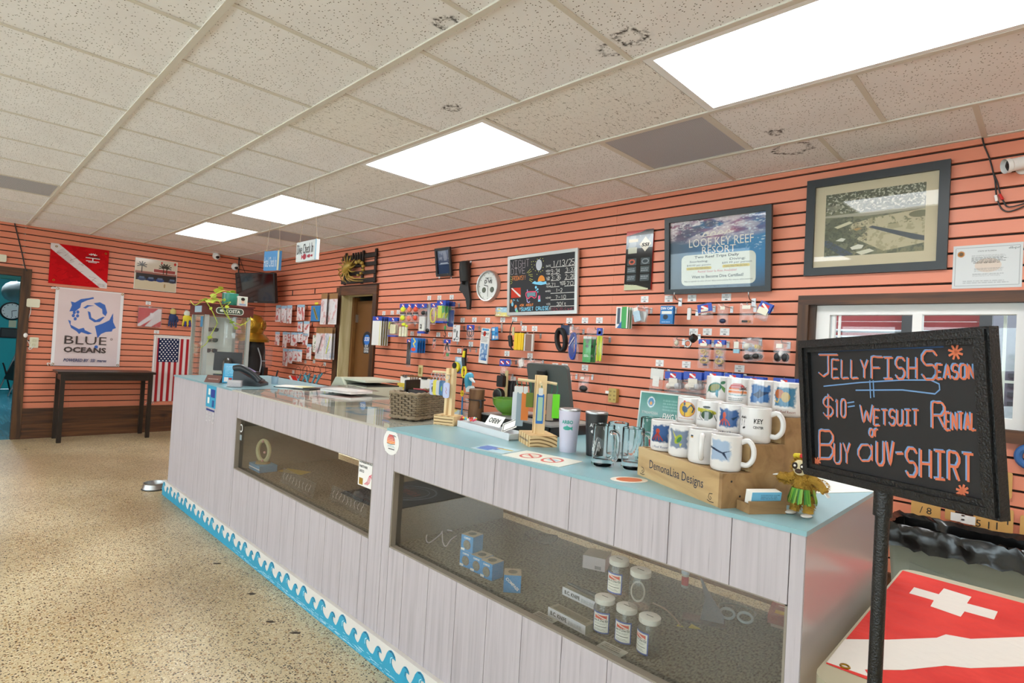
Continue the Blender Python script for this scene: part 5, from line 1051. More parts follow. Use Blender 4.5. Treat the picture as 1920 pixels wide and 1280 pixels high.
def pack(box, label, cat='package', y=-.11, n=1, step=.022, head=None, hh=.2, bag=True, items=(), card=None, tilt=0., hk=True, art=None, foot=None):
    x0, y0, x1, y1 = box; cx, cz, w_, h_ = wb((x0, y0), (x1, y1), y); h_ = abs(h_)
    for i in range(n):
        PK[0] += 1; lab = label if n == 1 else label + ', %s one' % ORD[i]
        t = T(cat.replace(' ', '_'), lab, cat, WB(cx, cz, y + i * step) @ RZ(tilt + (PK[0] * 37 % 5 - 2) * .5 * (i > 0)), 'packaged goods on the back wall')
        if card: MB().bb(-w_ / 2, w_ / 2, -h_ / 2, h_ / 2, -.0015, .0, mat(card, .5)).obj('card', t, smooth=False)
        if art: printed('print', t, art, w_, h_, PRINT, .0006)
        if items and (i == 0 or bag): put(t, items, w_, h_ * (1 - (hh if head else 0)))
        if bag: b = MB(); pillow(b, w_, h_ * (1 - (hh * .9 if head else 0)), .022, PLASTIC, PK[0]); o = b.obj('bag', t); o.location = (0, -h_ * hh * .45 if head else 0, 0)
        if head == 'flag': flaghead(t, w_, h_ * hh, h_ / 2)
        elif head: MB().bb(-w_ / 2, w_ / 2, h_ / 2 - h_ * hh, h_ / 2, -.001, .0022, mat(head, .45)).obj('header_card', t, smooth=False)
        if foot: MB().bb(-w_ * .45, w_ * .45, -h_ / 2, -h_ / 2 + h_ * .07, .0, .012, mat(foot, .4)).obj('foot_label', t, smooth=False)
    if hk: hook(WB(cx, cz + h_ / 2 - .012, -.0006), -y - .002, 'metal hook holding ' + ' '.join(label.split()[:12]))
    return cx, cz, w_, h_
def tag_(px, py, where): c = aty(px, py, 0); price_tag(WB(c.x, c.z, -.0006), where)
def streak(seed, cols=('c23a34',), bg='e2dcda', nx=16, ny=44, tool=None):
    ar = Art(nx, ny, bg); n = ar.noise(2, 5, seed, 3); ar.put(np.clip((n - .48) * 7, 0, 1) * (np.abs(ar.X - .5 + .25 * np.sin(ar.Y * 5 + seed)) < .3), cols[0], .95)
    if len(cols) > 1: ar.put(np.clip((n - .55) * 6, 0, 1), cols[1], .8)
    ar.lines(.2, .05, .8, .2, 3, '9a9694', seed, .6)
    if tool: ar.line([(.3, .2), (.7, .7)], .14, tool, 1, 2.5)
    return ar
# left of the office door: pole-spear tips on pale cards with light blue headers
LB = '8fb4c8'; rowsA = [((517, 572, 526, 603), 'leftmost in the upper row near the tv'), ((527, 573, 537, 605), 'second in the upper row near the tv'), ((538, 572, 547, 606), 'third in the upper row near the tv'), ((557, 571, 564.5, 600), 'fourth in the upper row, left half of a pair'), ((564.5, 571, 571, 600), 'fifth in the upper row, right half of a pair'), ((558, 603, 567, 621), 'short one in the second row'), ((569, 602, 580, 631), 'long one in the second row'), ((516, 622, 524, 647), 'alone at the left of the third row'), ((530, 622, 537.5, 651), 'longest at the left of the third row'), ((537.5, 623, 544, 642), 'short one in the third row'), ((545.5, 623, 557, 648), 'wide one in the third row'), ((558, 623, 562.5, 641), 'narrow one in the third row'), ((563, 623, 567.5, 641), 'narrow one right of the third row middle'), ((568, 625, 577, 647), 'last one in the third row'), ((530, 653, 539, 686), 'leftmost in the bottom row above the wire loops'), ((540, 654, 548, 681), 'second in the bottom row above the wire loops'), ((548.5, 654, 557, 677), 'third in the bottom row above the wire loops'), ((557.5, 655, 566, 678), 'last in the bottom row above the wire loops'), ((575, 645, 583.6, 673), 'alone right of the bottom row')]
for i, (bx, wh) in enumerate(rowsA): pack(bx, 'spear tip card ' + wh, 'spear tip', y=-.08, head=LB, hh=.17, bag=True, card='ddd6d4', art=streak(i), hk=i in (1, 3, 6, 7, 8, 10, 13, 14, 17, 18))
ar = Art(22, 36, '2f7fb4'); ar.put(ar.noise(3, 3, 4), '1d5c9a', .6).line([(.3, .85), (.5, .5), (.72, .15)], .2, '9a8a30', 1, 1.6).line([(.32, .8), (.7, .2)], .08, '3a3a22', 1, 1.6)
pack((583, 573, 600, 602), 'blue card with a yellow dive torch left of the office door', 'torch pack', y=-.10, n=2, card='2f7fb4', art=ar, bag=False)
MB().bb(-.04, .05, .12, .15, -.006, -.002, YEL).obj('yellow_tab', [o for o in bpy.data.objects if o.name.startswith('torch_pack')][0], smooth=False)
for bx, n, cols, wh, tl in (((601.5, 550, 612.5, 608), 2, ('b8302c', 'e8e2e0'), 'at the upper left beside the office door', 'd8d6d8'), ((617, 550, 632, 608), 1, ('c4342e', 'e8e2e0'), 'touching the office door frame at the top', 'e2e2e4'), ((592, 614, 608, 673), 1, ('bf3530', 'e8e2e0'), 'lower row left of the office door', '55504e'), ((608.5, 614, 622, 674), 2, ('3f7fae', 'e8e2e0'), 'blue one in the lower row left of the office door', 'c8cc3a')):
    pack(bx, 'knife card ' + wh, 'dive knife', y=-.11, n=n, step=.04, head='8f6a42', hh=.18, card='e0dbd9', art=streak(hash(wh) % 90 if False else int(bx[0]), cols, 'ddd8d6', 20, 60, tl), bag=True)
ar = Art(10, 30, 'dad8cc'); rr = random.Random(2)
for k in range(40): ar.ell(rr.random(), rr.random(), .09, .03, ['3a3a38', '5a8a3a', 'a8a89a'][k % 3])
pack((586, 628, 594.5, 660), 'speckled white strip left of the knife cards', 'lure strip', y=-.06, card='dad8cc', art=ar, bag=False)
tag_(572.6, 678, 'below the spear tip cards, left one'); tag_(589, 677.5, 'below the knife cards, middle one'); tag_(609, 682.5, 'below the knife cards beside the door'); tag_(550, 697, 'above the small triangular dive flag')
c = aty(589, 671, -.002); MB().bb(-.02, .02, -.025, .025, 0, .001, mat('cdbb78', .6)).obj('yellow_card', None, label='small yellow card above the middle tag under the knife cards', cat='card', X=WB(c.x, c.z, -.0008))
# small dive flag and sling spears with wire loops
cx, cz, w_, h_ = wb((538, 704), (558, 724), -.12); t = T('small_dive_flag', 'small red flag with white stripe hanging low left of the office door', 'flag', WB(cx, cz, -.12)); MB().prism([(-w_ / 2, -h_ / 2), (w_ / 2, -h_ / 2), (w_ / 2, h_ / 2), (-w_ * .3, h_ * .45)], -.002, .002, RED).obj('cloth', t, smooth=False); MB().prism([(-w_ * .36, h_ * .4), (-w_ * .2, h_ * .5), (w_ * .46, -h_ * .5), (w_ * .2, -h_ * .5)], .002, .003, WHITE).obj('stripe', t, smooth=False); hook(WB(cx, cz + h_ * .5, -.0006), .118, 'metal hook holding the small dive flag')
CY = mat('4e93a8', .4)
for i, (pa, pb, pc) in enumerate((((562, 729), (569, 712), (577, 704)), ((566, 729), (560, 714), (557, 706)), ((573, 729), (577, 716), (570, 703)), ((583, 729), (586, 716), (592, 704)), ((590, 729), (594, 716), (604, 700)), ((580, 729), (576, 714), (573, 704)))):
    q = [aty(*p_, -.09 - .022 * i) for p_ in (pa, pb, pc)]; t = T('sling_spear', 'cyan forked sling spear with wire loops, %s of six left of the office door' % ('first', 'second', 'third', 'fourth', 'fifth', 'sixth')[i], 'spear', UP(q[0].x, q[0].y, q[0].z), 'sling spears left of the office door'); o = q[0]
    P = [v - o for v in q]; MB().tube(P, .012, CY).obj('shaft', t); r_ = .07 + .02 * (i % 2); MB().torus((0, 0, 0), r_, .002, BLACK, 24, 5, X=TR(*(P[2] + Vector((.02, 0, .05)))) @ RX(90)).obj('wire_loop', t); MB().tube([P[1], P[1] + Vector((.05, 0, .10))], .008, CY).obj('fork', t)
    MB().tube([P[2], P[2] + Vector((.0, .088 + .022 * i, .06))], .002, BLACK, 5).obj('hanger', t)
# right of the office door
for i, (px, py, wh) in enumerate(((720, 587, 'above the dive slates beside the office door'), (735.5, 586, 'above the wrist slates'), (747, 585, 'left of the bagged yellow light'), (805, 558.4, 'highest row, left one, above the snorkel keepers'), (824, 558, 'highest row, middle one'), (847, 557, 'highest row, right one, left of the swim fin tip'), (773, 625, 'below the bagged lights, left one'), (786, 625.6, 'below the bagged lights, right one'), (822, 627, 'left of the black hook under the yellow fish bag'), (844, 627, 'behind the key ring card'), (867.6, 600, 'above the key ring card'), (889.6, 599.5, 'above the coiled rings pack'), (914.6, 600, 'above the fishing chart'), (942.8, 599.5, 'above the empty hook right of the chart'), (965, 599, 'above the black clip'), (983, 615.5, 'above the yellow strap'), (1002.6, 616, 'above the brown line winder'), (883, 645, 'left of the fishing chart'), (861.4, 657.6, 'left of the trauma shears'), (950.7, 662.6, 'above the pair of mini flag packs'), (994, 666.7, 'above the clear packs behind the computer'), (962.4, 710.6, 'beside the left edge of the computer'), (1067.8, 601, 'above the blue cord'), (1097, 600.6, 'above the green knife packs, left one'), (1124, 600.4, 'above the green knife packs, right one'), (1041, 686, 'right of the computer top, left one'), (1059, 687, 'right of the computer top, right one'), (1097, 689, 'below the green knife packs'), (1209, 561, 'above the white and green card'), (1254, 560, 'above the blue cap pack'), (1297.6, 558.7, 'under the resort poster middle'), (1362, 557, 'under the resort poster right of middle'), (1300.6, 622, 'middle right rows, left of three'), (1326.4, 622, 'middle right rows, centre of three'), (1359, 622, 'middle right rows, right of three'), (1237, 680.5, 'above the black and white card bag'), (1287, 683.4, 'above the second blue header bag'), (1386.7, 691, 'above the right end of the mug display'))): tag_(px, py, wh)
ar = Art(16, 40, 'd9d9d4').rect(.8, 0, .86, 1, 'c9c23a')
pack((698, 593, 715, 647), 'white dive slate with blue header beside the office door', 'dive slate', y=-.13, n=4, step=.03, head='flag', hh=.15, card='d6d6d2', art=ar, bag=False)
pack((728, 595, 745, 631), 'wrist slate bag with black loop', 'slate bag', y=-.13, n=2, head='flag', hh=.2, items=[('b', 'd8d2a8', .05, -.12, .6, .6), ('o', '1c1c1c', -.12, .08, .4, .35), ('s', 'd8d83a', -.36, .1, .05, .5)], foot='2347a8')
pack((747, 602, 765, 632), 'bag of pale tubes with yellow caps', 'tube bag', y=-.15, items=[('b', 'd9d6b0', -.25, -.15, .22, .6), ('b', 'dfdcc0', .05, -.15, .22, .6), ('b', 'd9d6b0', .32, -.15, .2, .6), ('e', 'd6dc2c', .05, .3, .4, .22), ('e', 'd6dc2c', .35, .2, .22, .18)])
for bx, c1, lab in (((749, 569, 762, 607), 'd4dc28', 'yellow marker light in a blue header bag'), ((762, 569, 773, 608), 'e07858', 'pale orange marker light in a blue header bag'), ((773.5, 569, 785, 607), 'dc4a28', 'orange marker light in a blue header bag')):
    pack(bx, lab, 'marker light', y=-.14, head='flag', hh=.22, items=[('e', c1, .0, .28, .66, .36), ('b', '2a2a2a', 0, .02, .7, .14), ('b', 'c9c9c4', 0, -.07, .6, .06), ('e', c1, 0, -.26, .6, .36)])
pack((785, 569, 799, 625), 'snorkel keeper bag marked 2', 'snorkel keeper', y=-.16, n=2, step=.045, head='flag', hh=.14, items=[('b', 'd9d6cc', .0, -.2, .7, .56), ('e', '1e1e1e', .1, .22, .5, .18)], foot='2347a8'); 
kp = [o for o in bpy.data.objects if o.name == 'snorkel_keeper'][0]; text(kp, '2', 0, -.08, .045, INK, w=.03, z=.014, bold=.03)
pack((799.5, 568, 807, 626), 'clear sleeve with a black tube', 'tube sleeve', y=-.13, items=[('b', 'b9b4ae', 0, .05, .6, .8), ('e', '1c1c1c', 0, -.38, .8, .14)])
pack((807, 568, 818, 608), 'bag with a yellow hose loop', 'hose bag', y=-.14, head='flag', hh=.2, items=[('o', 'e0d838', .0, -.1, .9, .8, .007), ('b', 'b9a090', .2, .1, .4, .5)])
pack((818.5, 563, 835, 605), 'bag with a yellow green whistle and blue header', 'whistle bag', y=-.17, n=3, step=.04, head='flag', hh=.22, items=[('b', 'cdd82e', -.08, -.02, .42, .7), ('b', '4a9a4a', .28, .12, .2, .4), ('s', 'cdd82e', .3, -.2, .2, .3)], foot='2347a8')
pack((838, 566, 852, 619), 'dark blue bag hanging behind the whistle bags', 'gear bag', y=-.10, head='1d2f6e', hh=.16, items=[('b', '27407c', .1, -.1, .6, .7), ('s', '3f9a52', -.3, -.1, .1, .6)])
a = aty(833.6, 618, -.17); t = T('clip_hook', 'green topped black clip dangling under the whistle bags', 'clip', WB(a.x, a.z, -.165)); MB().sph((0, .02, 0), (.014, .022, .01), mat('3f9a52', .5)).obj('cap', t); MB().tube([(0, 0, 0), (0, -.02, 0), (.018, -.045, 0), (.006, -.068, 0), (-.014, -.055, 0)], .004, BLACK).obj('hook', t); MB().tube([(0, .03, 0), (0, .06, .0)], .002, BLACK, 5).obj('cord', t)
pack((762, 635.6, 771, 688), 'long black strap in a clear sleeve', 'strap pack', y=-.12, head='flag', hh=.16, items=[('b', '2b2523', 0, 0, .62, .95)])
ar = Art(20, 36, '2a78c4').line([(.35, .95), (.65, .75), (.35, .6), (.6, .4)], .14, 'e0c62a', 1, 1.8).ell(.4, .22, .34, .12, 'd8482a')
pack((770.5, 633, 783, 661), 'bright blue pack with yellow lightning and red reel', 'reel pack', y=-.16, n=4, step=.032, card='2a78c4', art=ar, bag=False)
pack((811, 634, 817, 654), 'tiny pack with a red lure', 'lure pack', y=-.12, items=[('b', '3a3a4a', 0, .3, .6, .2), ('s', 'd8583a', 0, -.2, .3, .4)])
pack((832, 636, 844, 673), 'bag of black and red clips with blue header', 'clip bag', y=-.13, head='flag', hh=.2, items=[('s', '1c1c1c', -.1, .2, .3, .5), ('s', '1c1c1c', .2, .15, -.3, .5), ('s', 'd8583a', -.25, -.3, .2, .3), ('b', '3f9a52', .15, -.34, .25, .2)])
ar = Art(22, 48, 'd9d6d4').rect(.1, .55, .45, .75, '8a8a88').ell(.65, .2, .22, .12, '55585c').ell(.65, .2, .14, .08, 'd9d6d4').line([(.6, .3), (.62, .62)], .16, '2a2a2c', 1, 2).ell(.3, .92, .08, .03, 'c23a2a').ell(.28, .12, .12, .07, '3a3a3c')
pack((849, 609, 862, 640), 'white key ring card', 'key ring', y=-.10, card='dcd9d6', art=ar, bag=False)
pack((875, 609, 889, 637), 'pack of coiled black rings with blue header', 'ring pack', y=-.11, head='flag', hh=.34, items=[('o', '232323', -.12, 0, .6, .85, .004), ('o', '232323', .14, 0, .6, .85, .004)])
# fishing chart, leaflets
cx, cz, w_, h_ = wb((897, 615), (919, 681), -.12); w_ = .115; t = T('fishing_chart', 'folded fishing chart with boat pictures hanging on the back wall', 'chart', WB(cx, cz, -.12) @ RZ(-3.5))
ar = Art(40, 100, 'd6d4d0').rect(.12, .93, .88, .985, '3f8fc0').ell(.42, .84, .16, .075, 'c22a22'); ar.lines(.1, .60, .9, .76, 4, '5a5a58', 3, .7); ar.rect(.1, .08, .9, .56, '6d8fb4').put((ar.Y > .08) & (ar.Y < .56) & (ar.X > .1) & (ar.X < .9) & (ar.noise(4, 8, 6) > .54), 'c2cdd6', .8); ar.rect(.1, .08, .9, .28, '2f5f98', .8).put((ar.Y > .08) & (ar.Y < .28) & (ar.X > .1) & (ar.X < .9) & (ar.noise(5, 9, 7) > .6), 'a8c0d4', .8)
MB().bb(-w_ / 2, w_ / 2, -h_ / 2, h_ / 2, -.012, 0, mat('d2cfca', .5)).obj('folded_sheets', t, smooth=False); printed('cover', t, ar, w_, h_, PRINTG, .0006); text(t, 'TOP SPOT', -.002, h_ * .34, .022, INK, w=.10, z=.0012, bold=.03); hook(WB(cx, cz + h_ / 2 - .01, -.0006), .115, 'metal hook holding the fishing chart')
ar = Art(26, 44, '2f86c4').rect(.1, .72, .5, .92, 'd9e2e6').rect(.55, .4, .95, .6, '1d5f9a').rect(.1, .45, .5, .65, '58a8d8').rect(.55, .08, .95, .3, 'b9b0a6').rect(.15, .1, .45, .35, 'e2e6e8'); pack((921.5, 613, 934, 637), 'small blue leaflet beside the fishing chart', 'leaflet', y=-.09, card='2f86c4', art=ar, bag=False, tilt=5)
a = aty(941, 608, 0); hook(WB(a.x, a.z, -.0006), .12, 'empty metal hook right of the fishing chart'); a = aty(882, 653, 0); hook(WB(a.x, a.z, -.0006), .1, 'empty metal hook left of the fishing chart')
cx, cz, w_, h_ = wb((923, 576), (951, 593), -.04); t = T('shell_leaflet', 'curled beach picture leaflet sticking out below the blackboard', 'leaflet', WB(cx, cz, -.004)); ar = Art(46, 30, '9fc0d4'); ar.rect(0, 0, 1, .45, 'cfbf8a').put((ar.noise(6, 5, 9) > .55) & (ar.Y < .6), 'e0d06a', .8).ell(.5, .75, .12, .1, 'd8c83a').ell(.3, .35, .05, .12, 'c86a6a').put((ar.noise(8, 6, 10) > .62), 'dfe6e4', .7)
printed('print', t, ar, w_, h_, PRINTG, 0, wave=lambda gx, gy: .05 * np.sin(gx * 3.1416))
t = T('black_clip', 'black plastic clip hanging right of the fishing chart', 'clip', WB(aty(957, 628, -.11).x, aty(957, 628, -.11).z, -.11)); MB().tube([(.02, .12, 0), (.0, .06, .004), (-.005, 0, 0)], .004, BLACK).obj('cord', t); MB().prism(rrect(.035, .10, .012), -.01, .01, BLACK, X=TR(.005, -.05, 0) @ RZ(14)).obj('body', t); MB().tube([(.0, -.09, 0), (.025, -.115, 0), (.03, -.13, 0)], .007, BLACK).obj('tip', t); MB().bb(.02, .045, 0, .07, -.004, .004, mat('bdb58c', .5)).obj('tag', t); hook(WB(aty(957, 628, -.11).x + .02, aty(957, 628, -.11).z + .12, -.0006), .11, 'metal hook holding the black clip')
t = T('yellow_strap', 'folded bright yellow strap hanging on the back wall', 'strap', WB(*wb((965, 624), (982, 656), -.1)[:2], -.10)); w_, h_ = wb((965, 624), (982, 656), -.1)[2:]; b = MB()
for k in range(5): b.prism(rrect(w_ * .2, h_, .006, cx=-w_ * .4 + w_ * .2 * k), -.012 + .004 * (k % 2), .008 + .004 * (k % 2), mat('e0b818', .5))
b.obj('webbing', t, smooth=False)['kind'] = 'stuff'; hook(WB(t.matrix_basis[0][3], t.matrix_basis[2][3] + h_ / 2, -.0006), .09, 'metal hook holding the yellow strap')
t = T('line_winder', 'white winder wound with brown line beside the yellow strap', 'winder', WB(*wb((983, 626), (1000, 658), -.1)[:2], -.10)); w_, h_ = wb((983, 626), (1000, 658), -.1)[2:]; MB().bb(-w_ / 2, w_ / 2, -h_ / 2, h_ / 2, -.012, .004, mat('c9c4bc', .6)).obj('winder', t, smooth=False); b = MB()
for k in range(7): b.tube([(-w_ * .28 + k * w_ * .09, h_ * .48, .006), (-w_ * .28 + k * w_ * .09, -h_ * .48, .006)], .006, mat('8a6a5c', .7), 6)
b.obj('line', t)['kind'] = 'stuff'; hook(WB(t.matrix_basis[0][3] + w_ * .4, t.matrix_basis[2][3] + h_ / 2, -.0006), .09, 'metal hook holding the line winder')
# tape reel, shears
ar = Art(16, 30, '8fb0c8').rect(.2, .75, .8, .95, 'c6d4dc').rect(0, 0, 1, .3, '4a5a8a'); cx, cz, w_, h_ = pack((853, 669, 867, 700), 'pale blue card with a yellow tape reel', 'tape reel', y=-.10, card='8fb0c8', art=ar, bag=False)
tr_ = [o for o in bpy.data.objects if o.name == 'tape_reel'][0]; MB().lathe([(.05, 0), (.05, .022)], mat('e0d22c', .5), 24, X=TR(-.02, -.02, .002)).obj('reel', tr_); MB().lathe([(.03, .022), (.03, .028)], BLACK, 20, X=TR(-.03, -.005, .002)).obj('hub', tr_)
cx, cz, w_, h_ = wb((866, 653), (874, 745), -.14); t = T('trauma_shears', 'yellow and black shears on a black cord hanging beside the tape reel', 'shears', WB(cx, cz, -.14)); YB = mat('e2d31e', .45)
MB().tube([(0, h_ * .5, 0), (-.01, h_ * .3, 0), (0, h_ * .14, .0)], [.018, .024, .02], BLACK, 10).obj('sheath', t); MB().tube([(.01, h_ * .45, .02), (.006, h_ * .32, .024)], [.012, .014], YB).obj('grip', t); MB().torus((0, h_ * .02, .0), .026, .011, YB, 20, 8, ry=.05).obj('finger_loop', t)
MB().tube([(0, -h_ * .04, 0), (-.005, -h_ * .2, 0), (-.01, -h_ * .36, 0)], .008, BLACK).obj('cord', t); MB().tube([(0, -h_ * .04, 0), (.02, -h_ * .2, 0), (.05, -h_ * .3, 0)], .008, BLACK).obj('cord', t); MB().torus((-.01, -h_ * .42, 0), .014, .006, YB, 14, 6, ry=.024).obj('end_loop', t); hook(WB(cx, cz + h_ * .5, -.0006), .135, 'metal hook holding the shears')
pack((937, 673, 947, 686), 'mini dive flag pack, left of the pair', 'mini flag', y=-.11, head='flag', hh=1, bag=False); pack((947.5, 673, 957, 686), 'mini dive flag pack, right of the pair', 'mini flag', y=-.105, head='flag', hh=1, bag=False)
pack((938, 687, 952, 706), 'clear bag with black bow clips', 'clip bag', y=-.10, items=[('e', '2a2626', -.2, -.3, .4, .3), ('e', '2a2626', .2, -.3, .4, .3), ('b', 'e0a898', 0, .2, .6, .3)], hk=False)
pack((970, 671, 985, 690), 'clear pack with a paper tag behind the computer', 'clear pack', y=-.12, items=[('b', 'd8d2c8', 0, 0, .5, .7)], tilt=15); pack((986, 674, 1018, 692), 'wide bundle of clear packs behind the computer', 'clear pack', y=-.11, items=[('b', 'd9a898', -.2, 0, .3, .6), ('b', 'd4b0a4', .2, 0, .3, .6)])
# strap coil, cords, knives
cx, cz, w_, h_ = wb((1041, 609), (1065, 656), -.11); t = T('strap_coil', 'thick coil of black strap on a navy card', 'strap', WB(cx, cz, -.11)); MB().bb(-.02, .07, .02, h_ * .5, -.012, -.008, mat('26304e', .5)).obj('card', t, smooth=False)
for k in range(3): MB().torus((0, -.02, -.004 + k * .012), .042, .014, mat('1a1a1a', .7), 24, 8, ry=.085, X=RZ(12)).obj('coil', t)
MB().bb(.018, .05, .10, .108, -.008, -.007, mat('d8703a', .5)).obj('print', t, smooth=False); hook(WB(cx + .02, cz + h_ * .5, -.0006), .12, 'metal hook holding the strap coil')
cx, cz, w_, h_ = wb((1067, 614), (1084, 674), -.12); t = T('blue_rope', 'hank of blue rope in a clear bag', 'rope', WB(cx, cz, -.12)); BR = mat('1f3f98', .7, bump=.2)
for k in range(4): MB().torus((0, -.02, -.012 + k * .007), .014 + .006 * k, .008, BR, 24, 6, ry=.10).obj('strand', t)
MB().tube([(-.03, -.02, .02), (.02, .05, .022)], .003, WHITE).obj('tie', t); b = MB(); pillow(b, w_ * 1.2, h_ * 1.05, .05, PLASTIC, 3); b.obj('bag', t); hook(WB(cx, cz + h_ * .45, -.0006), .12, 'metal hook holding the blue rope')
GR = Art(20, 50, '2f9a44').rect(0, .9, 1, 1, 'c9c9c4').poly([(.15, .9), (.85, .9), (.6, .7), (.4, .7)], '5c6a5c').ell(.5, .62, .2, .06, '3a3a3a').lines(.15, .2, .8, .3, 2, 'd8e6d8', 4, .8)
pack((1093, 630, 1108, 679), 'bright green knife pack', 'knife pack', y=-.16, n=2, step=.06, card='2f9a44', art=GR, bag=True)
pack((1118, 629, 1130, 678), 'bundle of lime yellow glow tubes in a bag', 'tube bag', y=-.13, items=[('b', 'b8c81e', -.25, 0, .2, .95), ('b', '9ab020', .0, .02, .2, .95), ('b', 'c2d022', .25, 0, .2, .95)])
pack((1100, 614, 1131, 629), 'blue flag header above the green knife packs', 'header card', y=-.10, bag=True, items=[('b', '2347a8', .3, 0, .3, .9), ('b', 'c8302c', .32, -.1, .16, .4)])
pack((1057, 700, 1072, 730), 'clear bag with small black and blue parts right of the computer', 'parts bag', y=-.11, items=[('p', 'dcd8d0', -.1, .25, .4, .16), ('e', '26303c', .1, -.3, .7, .3), ('e', '3a5f98', -.2, -.25, .3, .2)]); pack((1085, 701, 1104, 735), 'clear bag with a black mouthpiece right of the computer', 'parts bag', y=-.11, items=[('p', 'dcd8d0', -.1, .28, .36, .14), ('e', '1d1d1f', 0, -.3, .8, .36)])
# right hand rows
ar = Art(24, 36, 'd9d6d2').rect(.45, 0, .9, 1, '3a9a4c').rect(.1, .2, .35, .95, '3a4a5a').poly([(.1, 0), (.5, .35), (.5, 0)], '1f5f9a')
pack((1155, 575, 1177, 615), 'white and green boxed tool card under the rating board', 'tool card', y=-.15, n=3, step=.03, card='d9d6d2', art=ar, bag=False)
pack((1186, 573, 1203, 606), 'clear bag with a pale blue card, left of two', 'card bag', y=-.13, items=[('b', 'a9c4d0', 0, -.1, .7, .6), ('p', 'dcd8d0', 0, .3, .5, .2)], tilt=14); pack((1199, 574, 1215, 606), 'clear bag with a grey card, right of two', 'card bag', y=-.10, items=[('b', 'b9bab4', 0, -.1, .7, .6)], tilt=-10)
ar = Art(24, 34, '1f6fae').rect(.1, .55, .9, .7, 'd9dcd4').ell(.42, .38, .2, .14, '1a2630').lines(.15, .06, .8, .14, 1, 'cfe0ea', 2, .8)
cx, cz, w_, h_ = pack((1238, 573, 1262, 607), 'blue DIN CAP card', 'cap card', y=-.12, n=2, card='1f6fae', art=ar, bag=False); text([o for o in bpy.data.objects if o.name == 'cap_card'][0], 'DIN CAP', 0, h_ * .36, .017, WHITE, w=w_ * .9, z=.0014, bold=.03)
pack((1288, 577, 1297, 600), 'small white tag tube on a hook', 'tube', y=-.11, items=[('b', 'd6d6d2', 0, 0, .7, .95)], bag=False)
IT = [('p', 'd9d3c2', 0, .2, .5, .3), ('e', 'b9b4ae', -.1, -.25, .5, .3), ('e', '6d6a6a', .2, -.3, .3, .25)]
pack((1309, 569, 1336, 600), 'crumpled flag header bag left of three under the poster', 'parts bag', y=-.13, head='flag', hh=.5, items=IT, tilt=10); pack((1345, 570, 1366, 608), 'clear bag with a dark triangle fitting', 'parts bag', y=-.13, items=[('p', 'ddd8c6', 0, .3, .4, .16), ('e', '202a4a', 0, -.33, .6, .24), ('e', 'b9b9bc', 0, -.33, .3, .12)])
pack((1387, 568, 1413, 607), 'wide clear bag with a battery', 'parts bag', y=-.13, items=[('p', 'e0dccc', 0, .3, .6, .18), ('b', '262626', -.1, -.38, .4, .1), ('b', '9a6a3a', .2, -.38, .16, .1)]); pack((1419, 566, 1443, 600), 'tilted blue and red header bag at the end of the upper row', 'parts bag', y=-.14, n=2, head='flag', hh=.5, items=[('p', 'e0dac2', 0, 0, .8, .7)], tilt=-24)
pack((1262, 633, 1275, 652), 'little clear bag of white bits', 'parts bag', y=-.10, items=[('e', 'cfc9b4', 0, 0, .6, .6)])
cx, cz = wb((1282, 628), (1306, 652), -.13)[:2]; t = T('hose_clamp', 'black and chrome hose fitting on a hook', 'fitting', WB(cx, cz, -.13)); MB().lathe([(.024, -.016), (.026, 0), (.024, .02)], BLACK, 16, X=TR(.02, .02, 0) @ RZ(40) @ RY(80)).obj('knob', t); MB().torus((-.015, -.015, 0), .022, .006, CHROME).obj('clamp_ring', t); MB().sph((-.03, -.035, 0), .011, CHROME).obj('bolt', t); hook(WB(cx, cz + .045, -.0006), .13, 'metal hook holding the hose fitting')
for bx, lab in (((1309, 636, 1330, 690), 'brass snap bag with blue header, left of two'), ((1338, 637, 1358, 692), 'brass snap bag with blue header, right of two')): pack(bx, lab, 'snap bag', y=-.13, n=2, head='flag', hh=.16, items=[('p', 'dfdac8', 0, .38, .6, .12), ('o', 'c8a860', -.1, .1, .35, .14, .004), ('b', '2a4aa0', 0, -.1, .5, .04), ('o', 'c8a860', 0, -.28, .6, .18, .005), ('s', 'b99850', .1, -.05, .3, .3, .005), ('e', '3a4468', .1, -.45, .3, .08)])
pack((1374, 638, 1389, 663), 'small pale blue card bag in the middle row', 'card bag', y=-.11, items=[('b', '8fbfd0', 0, -.3, .7, .3), ('p', 'd8d6c8', 0, .15, .6, .5)])
pack((1391, 633, 1424, 677), 'fat clear bag of white and black fittings', 'fittings bag', y=-.15, n=3, step=.03, items=[('e', 'd2cfc4', -.2, .15, .4, .3), ('e', '7a8aa0', .0, .0, .3, .2), ('e', '262626', -.25, -.3, .4, .25), ('e', '262626', .25, -.3, .4, .25), ('e', 'c2a850', .3, .1, .14, .2)], tilt=8); pack((1450, 638, 1479, 680), 'clear bag of black and white mouthpieces near the window', 'fittings bag', y=-.13, n=2, items=[('p', 'dfdace', -.1, .25, .4, .2), ('e', '1e1e20', -.25, -.25, .4, .4), ('e', '1e1e20', .25, -.25, .4, .4), ('e', 'd6d2cc', 0, -.1, .3, .3)])
pack((1219, 691, 1243, 738), 'clear bag with a white card over a black card', 'card bag', y=-.16, head='d4d4ce', hh=.42, items=[('p', 'dcdad4', 0, 0, .5, .7)], tilt=-3)
